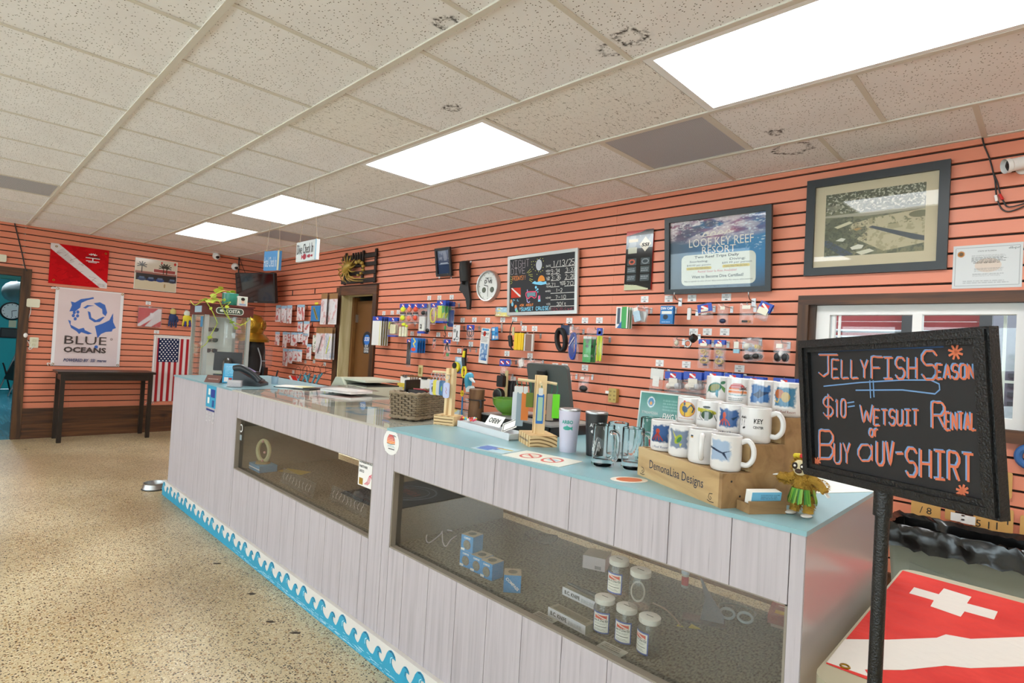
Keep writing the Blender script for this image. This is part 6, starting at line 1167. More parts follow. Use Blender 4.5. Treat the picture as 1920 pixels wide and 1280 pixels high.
for bx, n, wh in (((1246, 697, 1277, 742), 3, 'first from the left behind the green sign'), ((1281, 697, 1315, 745), 3, 'second from the left behind the green sign'), ((1320, 697, 1352, 745), 2, 'third, behind the turtle mug'), ((1358, 700, 1388, 748), 2, 'fourth, behind the sunset mug'), ((1394, 706, 1430, 752), 3, 'fifth, behind the blue ray mug'), ((1449, 709, 1490, 756), 3, 'sixth, behind the seahorse mug')):
    pack(bx, 'blue header bag of clear fittings, ' + wh, 'fittings bag', y=-.19, n=n, step=.035, head='flag', hh=.3, items=[('p', 'd9d4c6', .05, .1, .5, .5), ('e', 'b9bcc0', .25, -.1, .3, .4), ('e', 'd2c8c0', -.25, -.15, .3, .4)])
# brown paper tags with numbers low on the wall by the bin
MAN = mat('c79a58', .7)
for i, (px0, py0, px1, py1, s_) in enumerate(((1707, 940, 1763, 975, '/ 8'), (1771, 953, 1790, 975, ''), (1824, 968, 1860, 998, '5 1'), (1858, 975, 1880, 998, '1'), (1879, 955, 1900, 1000, '1'), (1875, 885, 1898, 934, '5'), (1912, 967, 1936, 1012, '1'))):
    cx, cz, w_, h_ = wb((px0, py0), (px1, py1), -.02); t = T('paper_tag', 'brown paper number tag low on the wall, %s' % ('reading 8, left of the sign post gap', 'blank one behind the white cards', 'wide one behind the chalkboard corner', 'beside the wide one behind the chalkboard', 'reading 1 right of the chalkboard corner', 'largest, right of the chalkboard edge', 'at the right edge of the photo')[i], 'tag', WB(cx, cz, -.004 - .002 * i), 'brown number tags by the bin')
    MB().prism(rrect(w_, max(h_, .06), .008), 0, .001, MAN).obj('tag', t, smooth=False)
    if s_: text(t, s_, 0, .0, .034, INK, z=.0015)
for px, py, lab in ((1795, 970, 'left of two small white cards pinned among the brown tags'), (1815, 975, 'right of two small white cards pinned among the brown tags')): c = aty(px, py, -.03); MB().bb(-.027, .027, -.02, .02, 0, .002, TAGM).obj('white_card', None, label=lab, cat='card', X=WB(c.x, c.z, -.022))
# ================================================================ DISPLAY TOWER, MANNEQUIN
MAH = mat('5a231a', .35, var=.2, vscale=6); ALUM = mat('b9bdb8', .35, .5)
tw = T('display_tower', 'glass sunglasses tower with mahogany header behind the counter end', 'display case', UP(3.245, -1.68, 0)); tx, ty = .205, .20
MB().bb(-tx, tx, -ty, ty, 0, .62, mat('c9c6bd', .5)).obj('base', tw, smooth=False); MB().bb(-tx - .015, tx + .015, -ty - .015, ty + .015, 1.595, 1.685, MAH).obj('header', tw, smooth=False); MB().bb(-tx - .025, tx + .025, -ty - .025, ty + .025, 1.685, 1.70, MAH).obj('cornice', tw, smooth=False)
for a in (-1, 1):
    for c in (-1, 1): MB().bb(min(a * tx, a * (tx - .03)), max(a * tx, a * (tx - .03)), min(c * ty, c * (ty - .03)), max(c * ty, c * (ty - .03)), .62, 1.595, ALUM).obj('corner_post', tw, smooth=False)
TG = glassy('tower_glass', (.96, .98, .97, 1), .03, .02, 1.5)
for q in ((tx - .012, tx - .008, -ty + .03, ty - .03), (-tx + .008, -tx + .012, -ty + .03, ty - .03), (-tx + .03, tx - .03, -ty + .008, -ty + .012), (-tx + .03, tx - .03, ty - .012, ty - .008)): MB().bb(*q, .62, 1.595, TG).obj('pane', tw, smooth=False)
MB().bb(-.02, .0, -ty + .04, ty - .09, .62, 1.585, mat('d9d8d0', .5)).obj('display_panel', tw, smooth=False)
XF = frm((0, 1, 0), (0, 0, 1), (1, 0, 0), (tx + .0155, 0, 1.64))
MB().prism(rrect(.245, .062, .028), 0, .004, mat('d8d8c8', .4), XF).obj('sign_edge', tw); MB().prism(rrect(.232, .05, .023), .004, .006, mat('3c4a3c', .4), XF).obj('sign_plate', tw); text(tw, 'COSTA', .025, 0, .03, mat('e0dfd0', .4), w=.13, z=.0065, X=XF, bold=.02); MB().sph((-.07, 0, .006), (.022, .012, .002), mat('e0dfd0', .4), X=XF).obj('logo', tw)
MB().bb(-.1, .1, -.03, .03, 0, .001, mat('9fb8c8', .4), X=frm((1, 0, 0), (0, 0, 1), (0, -1, 0), (.03, -ty - .0155, 1.645))).obj('side_label', tw, smooth=False)
MB().bb(-.03, .03, -.05, .05, 0, .002, mat('2f78a0', .4), X=frm((1, 0, 0), (0, 0, 1), (0, -1, 0), (.08, -ty + .006, 1.53))).obj('window_card', tw, smooth=False)
for k, z in enumerate((1.46, 1.36, 1.26)):
    sg = T('sunglasses', 'pair of sunglasses in the glass tower, %s of three' % ('top', 'middle', 'bottom')[k], 'sunglasses', UP(3.248, -1.79, z), 'sunglasses in the tower')
    for s_ in (0, .055): MB().sph((.035, s_, 0), (.004, .026, .02), mat(['3a3630', '44524a', '2a2a2e'][k], .1), 12, 8).obj('lens', sg)
    MB().tube([(.035, -.028, .012), (.036, .028, .016), (.035, .082, .012)], .003, BLACK, 6).obj('brow_bar', sg)
    for s_ in (-.028, .082): MB().tube([(.035, s_, .012), (.0, s_, .01), (-.0, s_, .0)], .002, BLACK, 5).obj('temple', sg)
# on top of the tower: mug planter, photo card, pothos
def onx(px, py, x): return atx(px, py, x)
pm = T('planter_mug', 'large green mug planter with white handle on top of the tower', 'mug', UP(3.27, -1.62, 1.70)); GRM = mat('2f7f6a', .3, var=.35, vscale=14)
MB().lathe([(.065, 0), (.072, .02), (.072, .12), (.067, .122), (.064, .03), (.001, .028)], GRM, 28, cap1=False).obj('cup', pm); MB().torus((0, 0, 0), .036, .008, WHITE, 20, 8, X=TR(.06, .055, .055) @ RZ(42) @ RX(90)).obj('handle', pm)
pc = T('photo_card', 'small framed portrait card on top of the tower', 'card', UP(3.41, -1.555, 1.70, 15)); MB().bb(-.008, .008, -.05, .05, 0, .095, mat('d4d0c4', .4)).obj('frame', pc, smooth=False)
ar = Art(20, 24, 'b9c4b4').ell(.5, .5, .2, .3, 'c9a68c').ell(.5, .75, .25, .2, '2a211c').rect(.1, 0, .9, .2, '8a9ab0'); printed('print', pc, ar, .085, .08, PRINTG, .0085, 0, .048, X=frm((0, 1, 0), (0, 0, 1), (1, 0, 0), (0, 0, 0)))
LEAF = mat('b4bf3c', .5, var=.3, vscale=25); LEAF2 = mat('8fae36', .5); VINE = mat('a8b43a', .6)
pv = T('pothos_vine', 'trailing yellow green pothos vine growing from the green mug', 'plant', UP(0, 0, 0)); rv = random.Random(6)
def leaf(P, s, m):
    a = rv.uniform(0, 360); MB().prism([(0, -.9 * s), (.45 * s, -.4 * s), (.55 * s, .1 * s), (.3 * s, .6 * s), (0, .8 * s), (-.3 * s, .6 * s), (-.55 * s, .1 * s), (-.45 * s, -.4 * s)], 0, .0015, m, X=TR(*P) @ RZ(a) @ RY(rv.uniform(40, 90)) @ RX(rv.uniform(-30, 30))).obj('leaf', pv, smooth=False)
for P in (((383, 562), (395, 578), (402, 592), (407, 605), (400, 620), (393, 632), (386, 645), (377, 651)), ((410, 564), (416, 575), (424, 590), (432, 600), (440, 605), (452, 609), (462, 604), (469, 596)), ((432, 566), (425, 575), (427, 590), (434, 604), (442, 615)), ((366, 572), (385, 561), (400, 563), (420, 562))):
    q = [onx(a, c, 3.485) for a, c in P]; MB().tube([(3.33, q[0].y, 1.70 + .014)] + [tuple(v) for v in q], .0035, VINE, 6).obj('vine', pv)
    for i, v in enumerate(q):
        if i % 2 == 1 or i == len(q) - 1: leaf((v.x + .008, v.y, v.z), .028, LEAF if i % 3 else LEAF2)
MB().tube([(3.27, -1.62, 1.80), (3.3, -1.68, 1.84), (3.34, -1.77, 1.80), (3.36, -1.84, 1.73)], .004, VINE, 6).obj('vine', pv)
for P, s_ in (((3.31, -1.75, 1.83), .045), ((3.33, -1.79, 1.78), .04), ((3.32, -1.77, 1.745), .04), ((3.30, -1.72, 1.86), .035), ((3.27, -1.6, 1.84), .035), ((3.3, -1.65, 1.83), .03), ((3.35, -1.84, 1.725), .035), ((3.38, -1.89, 1.725), .035), ((3.36, -1.80, 1.72), .03)): leaf(P, s_, LEAF)
# brass helmet on a wetsuit mannequin
H = atd(474, 612, 7.6); mq = T('diver_mannequin', 'mannequin in black dive suit wearing a brass diving helmet in the corner', 'mannequin', UP(H.x, H.y, 0, 45)); hz = H.z; NEO = mat('161616', .6, bump=.1)
b = MB(); b.tube([(0, 0, .75), (0, 0, .95), (0, 0, 1.15), (0, 0, hz - .28), (0, 0, hz - .17), (0, 0, hz - .1)], [.15, .165, .15, .17, .15, .07], NEO, 16)
for s_ in (-1, 1):
    b.tube([(0, s_ * .15, hz - .22), (0.02, s_ * .24, hz - .30), (.03, s_ * .27, hz - .50), (.08, s_ * .27, hz - .70)], [.06, .062, .05, .038], NEO, 12); b.tube([(0, s_ * .08, .82), (0, s_ * .10, .45), (0, s_ * .10, .03)], [.09, .065, .05], NEO, 12)
b.obj('suit', mq)
for s_ in (-1, 1):
    MB().tube([(.08, s_ * .27, hz - .70), (.10, s_ * .27, hz - .76), (.12, s_ * .26, hz - .81)], [.034, .04, .024], mat('c9a58c', .5), 10).obj('hand', mq)
    for k in range(4): MB().tube([(.105 + .008 * k, s_ * (.245 + .014 * k), hz - .79), (.125 + .004 * k, s_ * (.24 + .015 * k), hz - .86 + .012 * abs(k - 1.5))], [.010, .007], mat('c9a58c', .5), 6).obj('finger', mq)
    MB().tube([(.09, s_ * .225, hz - .76), (.115, s_ * .20, hz - .81)], [.011, .008], mat('c9a58c', .5), 6).obj('thumb', mq)
BR = mat('a5802c', .28, .9, var=.25, vscale=9)
MB().lathe([(.15, -.20), (.215, -.205), (.22, -.17), (.17, -.11), (.135, -.09), (.15, -.03), (.158, .03), (.14, .10), (.09, .15), (.001, .17)], BR, 32, X=TR(0, 0, hz)).obj('helmet', mq)
for a in (0, 80, -80):
    Xw = TR(0, 0, hz) @ RZ(a) @ TR(.145, 0, .02) @ RY(90); MB().torus((0, 0, 0), .055, .014, BR, 24, 8, X=Xw).obj('window_rim', mq); MB().prism(circ(.05, 20), -.005, .004, mat('1d1a10', .1), Xw).obj('window_glass', mq)
    for k in (-1, 0, 1): MB().tube([(k * .025, -.05, .012), (k * .025, .05, .012)], .004, BR, 6, X=Xw).obj('guard_bar', mq)
MB().tube([(0, .14, hz + .05), (0, .20, hz + .06), (0, .26, hz + .06)], .018, BR).obj('valve', mq); MB().lathe([(.02, 0), (.02, .05)], BR, 12, X=TR(0, .26, hz + .035)).obj('valve_wheel', mq)
SIL = mat('9aa0a6', .4)
MB().tube([(.13, -.1, hz - .28), (.17, -.06, hz - .45), (.165, -.08, hz - .62)], .008, SIL).obj('piping', mq); MB().torus((.165, .02, hz - .46), .03, .006, SIL, 14, 6, X=None).obj('ring', mq); MB().sph((.15, .06, hz - .72), (.03, .04, .03), RED).obj('gauge', mq); MB().bb(.12, .19, .0, .12, hz - .80, hz - .55, DARKM).obj('harness_pocket', mq)
b = MB(); pillow(b, .16, .30, .06, PLASTIC, 5, .012); b.obj('plastic_bag', mq).matrix_basis = TR(.12, .24, hz - .42) @ RZ(60) @ RX(90)
# ================================================================ COUNTER TOP, LEFT END
def ctp(px, py): v = atz(px, py, CZ); return v.x, v.y
nb = T('name_block', 'brown tent shaped name block at the left end of the counter', 'sign', UP(4.36, -2.06, CZ, -55)); MB().prism([(-.035, 0), (.035, 0), (0, .055)], -.065, .065, mat('6a4238', .4), X=frm((1, 0, 0), (0, 0, 1), (0, 1, 0), (0, 0, 0))).obj('block', nb, smooth=False)
ar = Art(26, 6, '6a4238').lines(.05, .2, .95, .85, 1, 'd2bdb2', 3, .9); printed('print', nb, ar, .10, .018, PRINT, X=frm((0, 1, 0), (-.535, 0, .845), (.845, 0, .535), (.0186, 0, .0262)))
bk = T('cyan_leaflet_box', 'bright cyan leaflet box leaning on the small monitor', 'leaflet', TR(4.47, -1.985, CZ) @ RZ(-32) @ RY(-12)); MB().bb(-.02, .005, -.055, .055, 0.004, .155, mat('2b97c4', .4)).obj('box', bk, smooth=False)
ar = Art(30, 44, '2b97c4').lines(.12, .35, .88, .9, 7, '8fd0e6', 4, .8).rect(.1, .06, .36, .28, 'd8d6d6').rect(.4, .06, .62, .26, 'a03a3a').rect(.66, .1, .88, .28, '1d3f7a'); printed('print', bk, ar, .11, .15, PRINTG, .0055, 0, .079, X=frm((0, 1, 0), (0, 0, 1), (1, 0, 0), (0, 0, 0)))
mo = T('small_monitor', 'small black monitor seen from behind at the left end of the counter', 'monitor', UP(4.15, -1.90, CZ, -28, .72)); MB().prism(rrect(.29, .215, .01), -.012, .012, mat('2b2b2d', .5), X=TR(0, 0, .215) @ RZ(90) @ RX(90) @ RX(-8)).obj('screen_case', mo); MB().tube([(.01, 0, .235), (.06, 0, .20), (.075, 0, .10), (.06, 0, .045)], [.03, .05, .045, .03], mat('35322c', .3), 12).obj('stand', mo); MB().prism(rrect(.18, .16, .03), 0, .014, BLACK).obj('foot', mo)
ph_ = T('desk_phone', 'black desk phone with handset on the counter', 'phone', UP(4.635, -1.89, CZ, 50)); PHB = mat('22262a', .35)
MB().prism([(-.10, 0), (.10, 0), (.10, .02), (-.075, .115), (-.10, .105)], -.09, .09, PHB, X=RX(90)).obj('body', ph_, smooth=False)
MB().tube([(-.085, -.12, .13), (-.03, -.125, .135), (.05, -.125, .095), (.105, -.12, .045)], [.022, .026, .020, .026], PHB, 12).obj('handset', ph_); MB().bb(-.075, -.01, -.05, .07, 0, .004, mat('7a86b4', .2), X=TR(.02, 0, .092) @ RY(28)).obj('display', ph_, smooth=False)
for i in range(4):
    for k in range(3): MB().bb(-.008, .008, -.01, .01, 0, .005, mat('4a4d52', .4), X=TR(.03 + .018 * i, -.03 + .03 * k, .072 - .010 * i) @ RY(28)).obj('key', ph_, smooth=False)
MB().bb(-.10, .02, .07, .12, 0, .10, PHB).obj('wing', ph_, smooth=False)
ch = T('card_holder', 'clear holder of business cards in front of the desk phone', 'card holder', UP(4.80, -2.065, CZ, -35)); MB().bb(-.03, .03, -.05, .05, 0, .006, PLASTIC).bb(.026, .03, -.05, .05, 0, .035, PLASTIC).bb(-.03, -.026, -.05, .05, 0, .05, PLASTIC).obj('holder', ch, smooth=False); MB().bb(-.02, .018, -.045, .045, .007, .05, mat('b9b3b4', .5)).obj('cards', ch, smooth=False)
lk = T('cable_lock', 'small black card reader left of the cyan leaflet', 'card reader', UP(3.88, -1.87, CZ, 45)); MB().prism(rrect(.09, .07, .015), 0, .035, BLACK).obj('body', lk); MB().bb(-.03, .03, -.02, .02, .035, .037, mat('8a9a5a', .4)).obj('screen', lk)
px_ = T('loose_papers', 'white papers over a black clipboard behind the desk phone', 'papers', UP(4.90, -1.62, CZ, 30)); MB().bb(-.17, .14, -.09, .09, 0, .006, BLACK).obj('clipboard', px_, smooth=False); MB().bb(-.16, .06, -.08, .07, .006, .012, PAPER, X=RZ(8)).obj('sheet', px_, smooth=False); MB().bb(.0, .11, -.06, .05, .012, .014, mat('d8cf9a', .6), X=RZ(-10)).obj('sheet', px_, smooth=False)
pn = T('pen_cup', 'pale blue cup with a black marker behind the phone', 'cup', UP(4.52, -1.66, CZ)); MB().lathe([(.025, 0), (.028, .06), (.025, .06), (.022, .006)], mat('9cb8cc', .4), 16, cap1=False).obj('cup', pn); MB().tube([(0, 0, .01), (.01, .015, .11)], .006, BLACK).obj('marker', pn)
# papers in plastic, staff desk with fax
x_, y_ = ctp(652, 737); pp = T('bagged_papers', 'stack of papers in a clear plastic bag on the glass counter top', 'papers', UP(5.38, -1.50, CZ, 12)); MB().bb(-.16, .16, -.10, .10, .012, .03, PAPER).obj('papers', pp, smooth=False); b = MB(); pillow(b, .40, .27, .05, PLASTIC, 12, .005); b.obj('bag', pp).location = (0, 0, .031)
sd = T('staff_desk', 'low staff desk behind the counter carrying the fax machine', 'desk', UP(5.05, -.98, 0)); MB().bb(-.65, .65, -.28, .28, .86, .90, mat('8a7a64', .5)).obj('desktop', sd, smooth=False)
for a in (-.6, .56):
    for c in (-.25, .21): MB().bb(a, a + .04, c, c + .04, 0, .86, BLACK).obj('leg', sd, smooth=False)
fx = T('fax_machine', 'cream fax printer with document tray behind the counter', 'fax machine', UP(4.90, -1.05, .90, 0)); FX_ = mat('c6c8b4', .45)
MB().bb(-.27, .27, -.19, .19, 0, .13, FX_).obj('body', fx, smooth=False); MB().prism([(-.27, .13), (.0, .13), (-.10, .22), (-.19, .22)], -.18, .18, FX_, X=RX(90)).obj('scanner_hood', fx, smooth=False); MB().bb(-.12, .25, -.16, .16, .205, .222, FX_).obj('lid', fx, smooth=False); MB().bb(-.05, .26, -.15, .15, .17, .18, mat('3b3d38', .5)).obj('tray', fx, smooth=False); MB().bb(.02, .27, -.18, .18, .13, .17, FX_).obj('paper_cassette', fx, smooth=False); MB().bb(-.12, .0, -.195, -.185, .03, .10, mat('55584e', .4)).obj('slot', fx, smooth=False)
# clipboards on the wall, yellow pad, black caddy
for i, (bx, n, lab) in enumerate((((750, 703, 769, 737), 4, 'clipboard hanging behind the yellow pad'), ((784, 707, 808, 738), 3, 'clipboard hanging behind the basket'))):
    cx, cz, w_, h_ = wb(bx[:2], bx[2:], -.16)
    for k in range(n):
        t = T('clipboard', lab + ', %s one' % ORD[k], 'clipboard', WB(cx, cz, -.16 + k * .032), 'clipboards on the back wall'); MB().bb(-w_ / 2, w_ / 2, -h_ / 2, h_ / 2, -.003, 0, mat('8a6038', .5)).obj('board', t, smooth=False); MB().bb(-w_ * .46, w_ * .46, -h_ / 2, h_ * .42, 0, .003, PAPER).obj('paper', t, smooth=False); MB().prism(rrect(w_ * .42, .022, .008), 0, .012, CHROME if i == 0 else BLACK, X=TR(0, h_ * .44, 0)).obj('clip', t); MB().tube([(-w_ * .18, h_ * .42, .012), (-w_ * .12, h_ * .5, .014), (w_ * .12, h_ * .5, .014), (w_ * .18, h_ * .42, .012)], .003, BLACK, 6).obj('wire', t)
    hook(WB(cx, cz + h_ / 2 - .01, -.0006), .16, 'black hook holding the clipboards ' + ('behind the yellow pad' if i == 0 else 'behind the basket'))
cx, cz, w_, h_ = wb((743, 720), (768, 741), -.19); t = T('yellow_pad', 'yellow paper pocket hanging in front of the clipboards', 'pad', WB(cx, cz, -.19)); w_, h_ = .17, .14; MB().prism(rrect(w_, h_, .01), 0, .012, mat('d9c24a', .7)).obj('pocket', t); ar = Art(20, 16, 'd9c24a').lines(.2, .6, .8, .8, 1, '6a5a2a', 2, .8).lines(.2, .2, .75, .38, 1, '6a5a2a', 3, .8); printed('print', t, ar, .15, .12, PRINT, .0126)
# ================================================================ BASKET
A, B_, C_ = (Vector(ctp(*q)) for q in ((737.6, 784), (777, 789.5), (840, 781))); e1 = (A - B_); e2 = (C_ - B_); L1 = .16; L2 = .33; ang = math.degrees(math.atan2(e2.y, e2.x))
bsk = T('wicker_basket', 'grey brown wicker basket on the counter beside the first keyring stand', 'basket', UP(B_.x, B_.y, CZ, ang)); WK = mat('8a7860', .7, var=.35, vscale=40)  # local x along the long side, y to the left face
def perim(t, o, z):   # rounded rectangle path, x 0..L2, y 0..L1, flaring upwards
    pts = rrect(L2 + o * 2 + z * .12, L1 + o * 2 + z * .12, .02, 3, L2 / 2, L1 / 2); return pts
def resample(P, n):
    d = [0.]
    for i in range(len(P)): a, c = P[i], P[(i + 1) % len(P)]; d.append(d[-1] + math.hypot(c[0] - a[0], c[1] - a[1]))
    out = []
    for k in range(n):
        s = d[-1] * k / n; i = max(j for j in range(len(P)) if d[j] <= s); a, c = P[i], P[(i + 1) % len(P)]; f = (s - d[i]) / (d[i + 1] - d[i] + 1e-9); out.append((a[0] + (c[0] - a[0]) * f, a[1] + (c[1] - a[1]) * f))
    return out
b = MB(); NS = 46; nrow = 11
for r_ in range(nrow):
    z = .008 + r_ * .0112; P = resample(perim(0, 0, z), NS * 2); ctr_ = (L2 / 2, L1 / 2); Q_ = []
    for k, p_ in enumerate(P):
        off = (.0045 if ((k // 2 + r_) % 2 == 0) else -.0035); dx, dy = p_[0] - ctr_[0], p_[1] - ctr_[1]; l = math.hypot(dx, dy); Q_.append((p_[0] + dx / l * off, p_[1] + dy / l * off, z))
    b.tube(Q_, .0052, WK, 5, closed=True)
for p_ in resample(perim(0, 0, 0), NS): dx, dy = p_[0] - L2 / 2, p_[1] - L1 / 2; b.tube([(p_[0], p_[1], .0), (p_[0] + dx * .07, p_[1] + dy * .07, .128)], .003, mat('4a3c2c', .8), 5)
b.obj('weave', bsk)['kind'] = 'stuff'; MB().tube([(p_[0], p_[1], .132 + .003 * math.sin(k * 2.4)) for k, p_ in enumerate(resample(perim(0, 0, .13), 60))], .009, WK, 7, closed=True).obj('rim', bsk); MB().tube([(p_[0], p_[1], .012 + .003 * math.sin(k * 2.1)) for k, p_ in enumerate(resample(perim(0, .004, 0), 60))], .008, WK, 6, closed=True).obj('foot_braid', bsk); MB().bb(.01, L2 - .01, .01, L1 - .01, .004, .012, mat('3a2f24', .9)).obj('bottom', bsk, smooth=False)
XB = bsk.matrix_basis
def inb(name, label, cat, x, y, z, rx, ry, rz, d, m): return MB().prism(rrect(d[0], d[1], .006), -d[2] / 2, d[2] / 2, m).obj(name, None, label=label, cat=cat, X=XB @ TR(x, y, z) @ RZ(rz) @ RX(rx) @ RY(ry))
inb('black_pouch', 'black zip pouch with red edge lying in the wicker basket', 'pouch', .15, .08, .115, 0, 18, 10, (.13, .10, .025), mat('241d1d', .6)); inb('white_card', 'white card leaning in the wicker basket', 'card', .07, .06, .11, 25, 20, 0, (.08, .07, .004), PAPER); inb('orange_pack', 'orange packet sticking out of the wicker basket', 'packet', .22, .05, .125, 0, 40, 30, (.09, .04, .02), mat('dc6a3c', .5)); inb('lime_pack', 'lime green packet at the right end of the wicker basket', 'packet', .275, .05, .12, 15, -20, 0, (.07, .06, .02), mat('9fd61e', .5)); inb('black_bracket', 'black plastic bracket standing in the wicker basket', 'bracket', .14, .135, .16, 90, 0, 5, (.14, .07, .008), BLACK)
inb('red_blue_folder', 'thin red and blue folder lying on the black pouch', 'folder', .16, .085, .138, 0, 14, 14, (.11, .06, .006), mat('a8323a', .5))
# ================================================================ KEYRING STANDS
def keytag(parent_t, x, y, ztop, col, n, lab, art=None, l=.075, w=.032, yaw=0):
    t = T('key_fob', lab, 'key fob', UP(x, y, ztop, yaw), 'key fobs on the wooden stands'); MB().torus((0, 0, 0), .012, .0014, CHROME, 16, 5, X=TR(0, 0, -.010) @ RX(90)).obj('ring', t); MB().tube([(0, 0, -.02), (0, 0, -.035)], .0014, CHROME, 5).obj('chain', t); MB().prism(rrect(w, l, .01, cy=-l / 2 - .035), -.003, .003, mat(col, .3), X=RX(90)).obj('tag', t)
    if art: printed('print', t, art, w * .8, l * .75, PRINT, .0036, 0, -l / 2 - .038, X=RX(90))
b1 = Vector((6.908, -1.797)); s1 = T('keyring_stand', 'pine keyring stand with one arm in front of the wicker basket', 'stand', UP(b1.x, b1.y, CZ, 22)); MB().prism(rrect(.112, .10, .006), 0, .046, PINE).obj('foot', s1); MB().bb(-.052, .052, -.0505, -.0495, .002, .044, ENDG).obj('end_grain', s1, smooth=False); MB().bb(-.021, .021, -.012, .022, .046, .275, PINE).obj('post', s1, smooth=False)
a1 = UP(b1.x, b1.y, CZ, 22); MB().tube([(-.02, .005, .252), (-.105, .005, .252)], .006, mat('d8c49a', .6)).obj('arm', s1); MB().tube([(0, -.012, .245), (0, -.045, .245)], .006, mat('d8c49a', .6)).obj('arm', s1)
ro = Art(20, 30, 'b9bcd8').ell(.5, .45, .25, .2, '1f2a4a').rect(.2, .8, .8, .88, '3a3f5a').ell(.5, .2, .2, .06, '1f2a4a'); tu = Art(16, 24, '2f6f98').ell(.5, .5, .3, .25, '8fb030')
for k, (dx, col, lab, a_) in enumerate(((-.10, 'b4b8dc', 'lilac rooster key fob at the end of the first stand arm', ro), (-.082, 'd9c832', 'yellow key fob on the first stand arm', None), (-.064, 'c6c6ca', 'pale grey key fob on the first stand arm', None), (-.046, '2f5f8a', 'blue turtle key fob on the first stand arm', tu), (-.03, '4a6f9a', 'second blue key fob next to the first stand post', None))): v = a1 @ Vector((dx, .005, .247)); keytag(s1, v.x, v.y, v.z, col, k, lab, a_, yaw=40)
rw = Art(16, 24, 'b9bcd8').line([(.4, .8), (.6, .6), (.4, .45), (.6, .25)], .08, 'a83a4a', 1, 1.5); v = a1 @ Vector((0, -.036, .241)); keytag(s1, v.x, v.y, v.z, 'b4b8dc', 9, 'lilac key fob with red writing hanging in front of the first stand post', rw, yaw=32)
b2 = Vector((7.515, -1.815)); s2 = T('keyring_stand', 'pine keyring stand with lettered foot beside the tumblers', 'stand', UP(b2.x, b2.y, CZ, -30)); MB().prism(rrect(.155, .12, .006), 0, .045, PINE).obj('foot', s2); MB().bb(.0775, .0785, -.058, .058, .002, .043, ENDG).obj('end_grain', s2, smooth=False); MB().bb(-.018, .024, -.02, .02, .045, .285, PINE).obj('post', s2, smooth=False)
text(s2, 'DemonaLisa Designs', -.0, .022, .014, mat('1f3558', .6), w=.12, z=.0605, X=RX(90)); XA = RZ(75)
MB().tube([(-.018, 0, .258), (-.095, 0, .262)], .006, mat('d8c49a', .6), X=XA).obj('arm', s2); MB().tube([(.018, 0, .258), (.068, 0, .252)], .006, mat('d8c49a', .6), X=XA).obj('arm', s2); MB().tube([(0, -.02, .256), (0, -.05, .25)], .006, mat('d8c49a', .6), X=XA).obj('arm', s2)
a2 = UP(b2.x, b2.y, CZ, 45); TEALT = mat('2f6f5a', .7)
fob = [(-.098, .0, 'c9cdd2', .115, 'pale clear tassel fob at the far end of the second stand arm'), (-.080, 0, '8a9aa4', .14, 'grey blue tassel fob on the second stand arm'), (-.060, 0, 'd87a34', .115, 'orange tassel fob on the second stand arm'), (-.042, 0, '6a7a2a', .06, 'olive tassel fob close to the second stand post'), (0.0, -.045, '2f6fb8', .12, 'blue bordered fob hanging in front of the second stand post'), (.045, 0, 'a89a8a', .11, 'taupe fob on the short arm of the second stand'), (.068, 0, '6fd82a', .10, 'lime tassel fob at the tip of the short stand arm')]
for dx, dy, col, l, lab in fob:
    v = a2 @ Vector((dx, dy, .250)); t = T('tassel_fob', lab, 'key fob', UP(v.x, v.y, v.z, 50), 'key fobs on the wooden stands'); MB().tube([(0, 0, 0.004), (.004, 0, -.02), (0, 0, -.04)], .002, TEALT, 6).obj('cord', t); MB().prism(rrect(.03, l, .003, cy=-.04 - l / 2), -.002, .002, mat(col, .35), X=RX(90)).obj('strip', t)
    if col == '2f6fb8': MB().prism(rrect(.020, l * .8, .003, cy=-.04 - l / 2), .002, .003, mat('9fc0a4', .4), X=RX(90)).obj('inlay', t)
    if l > .11: MB().prism(rrect(.018, .03, .004, cy=-.03), -.001, .003, mat('d0d2d0', .4), X=RX(90)).obj('hang_tag', t)
# ================================================================ COUNTER TOP, MIDDLE
# clear bottle with dolphin lid, log, tray, cash drawer, bowl, computer
bt = T('dolphin_bottle', 'clear drinking bottle with a blue dolphin lid', 'bottle', UP(6.815, -1.58, CZ)); MB().lathe([(.034, 0), (.037, .01), (.037, .12), (.03, .14), (.022, .15)], PLASTIC, 24, cap1=False).obj('body', bt); MB().lathe([(.024, .148), (.026, .165), (.018, .18)], mat('c9d4d4', .3), 20).obj('collar', bt); MB().tube([(-.018, -.036, .01), (-.018, -.037, .12)], .004, mat('2f86c8', .4)).obj('strap', bt)
MB().tube([(-.008, -.005, .16), (-.014, -.006, .195), (-.010, -.008, .225), (.006, -.010, .235), (.02, -.012, .222)], [.016, .02, .022, .017, .011], mat('3d9ab8', .4), 12).obj('dolphin', bt); MB().tube([(.012, -.012, .224), (.026, -.015, .213), (.05, -.018, .203)], [.013, .009, .004], mat('d4dade', .4), 10).obj('snout', bt); MB().prism([(-.03, .19), (-.012, .205), (-.02, .22)], -.003, .003, mat('3d9ab8', .4), X=RX(90)).obj('fin', bt)
lg_ = T('log_post', 'short upright log with a bracelet tied round it', 'log', UP(6.89, -1.60, CZ)); MB().lathe([(.040, 0), (.041, .05), (.039, .10), (.041, .168), (.038, .17)], LOG, 22).obj('log', lg_); 
bc = T('leather_bracelet', 'dark bracelet with chrome clasp round the log', 'bracelet', UP(6.89, -1.60, CZ + .115)); MB().torus((0, 0, 0), .0455, .0035, mat('2a2220', .5), 30, 6).obj('band', bc); MB().torus((-.02, -.048, 0), .009, .0025, CHROME, 14, 6, X=None).obj('clasp', bc); MB().tube([(.043, -.014, 0), (.05, -.012, -.02), (.047, -.014, -.04)], .006, mat('2a2220', .5)).obj('tail', bc)
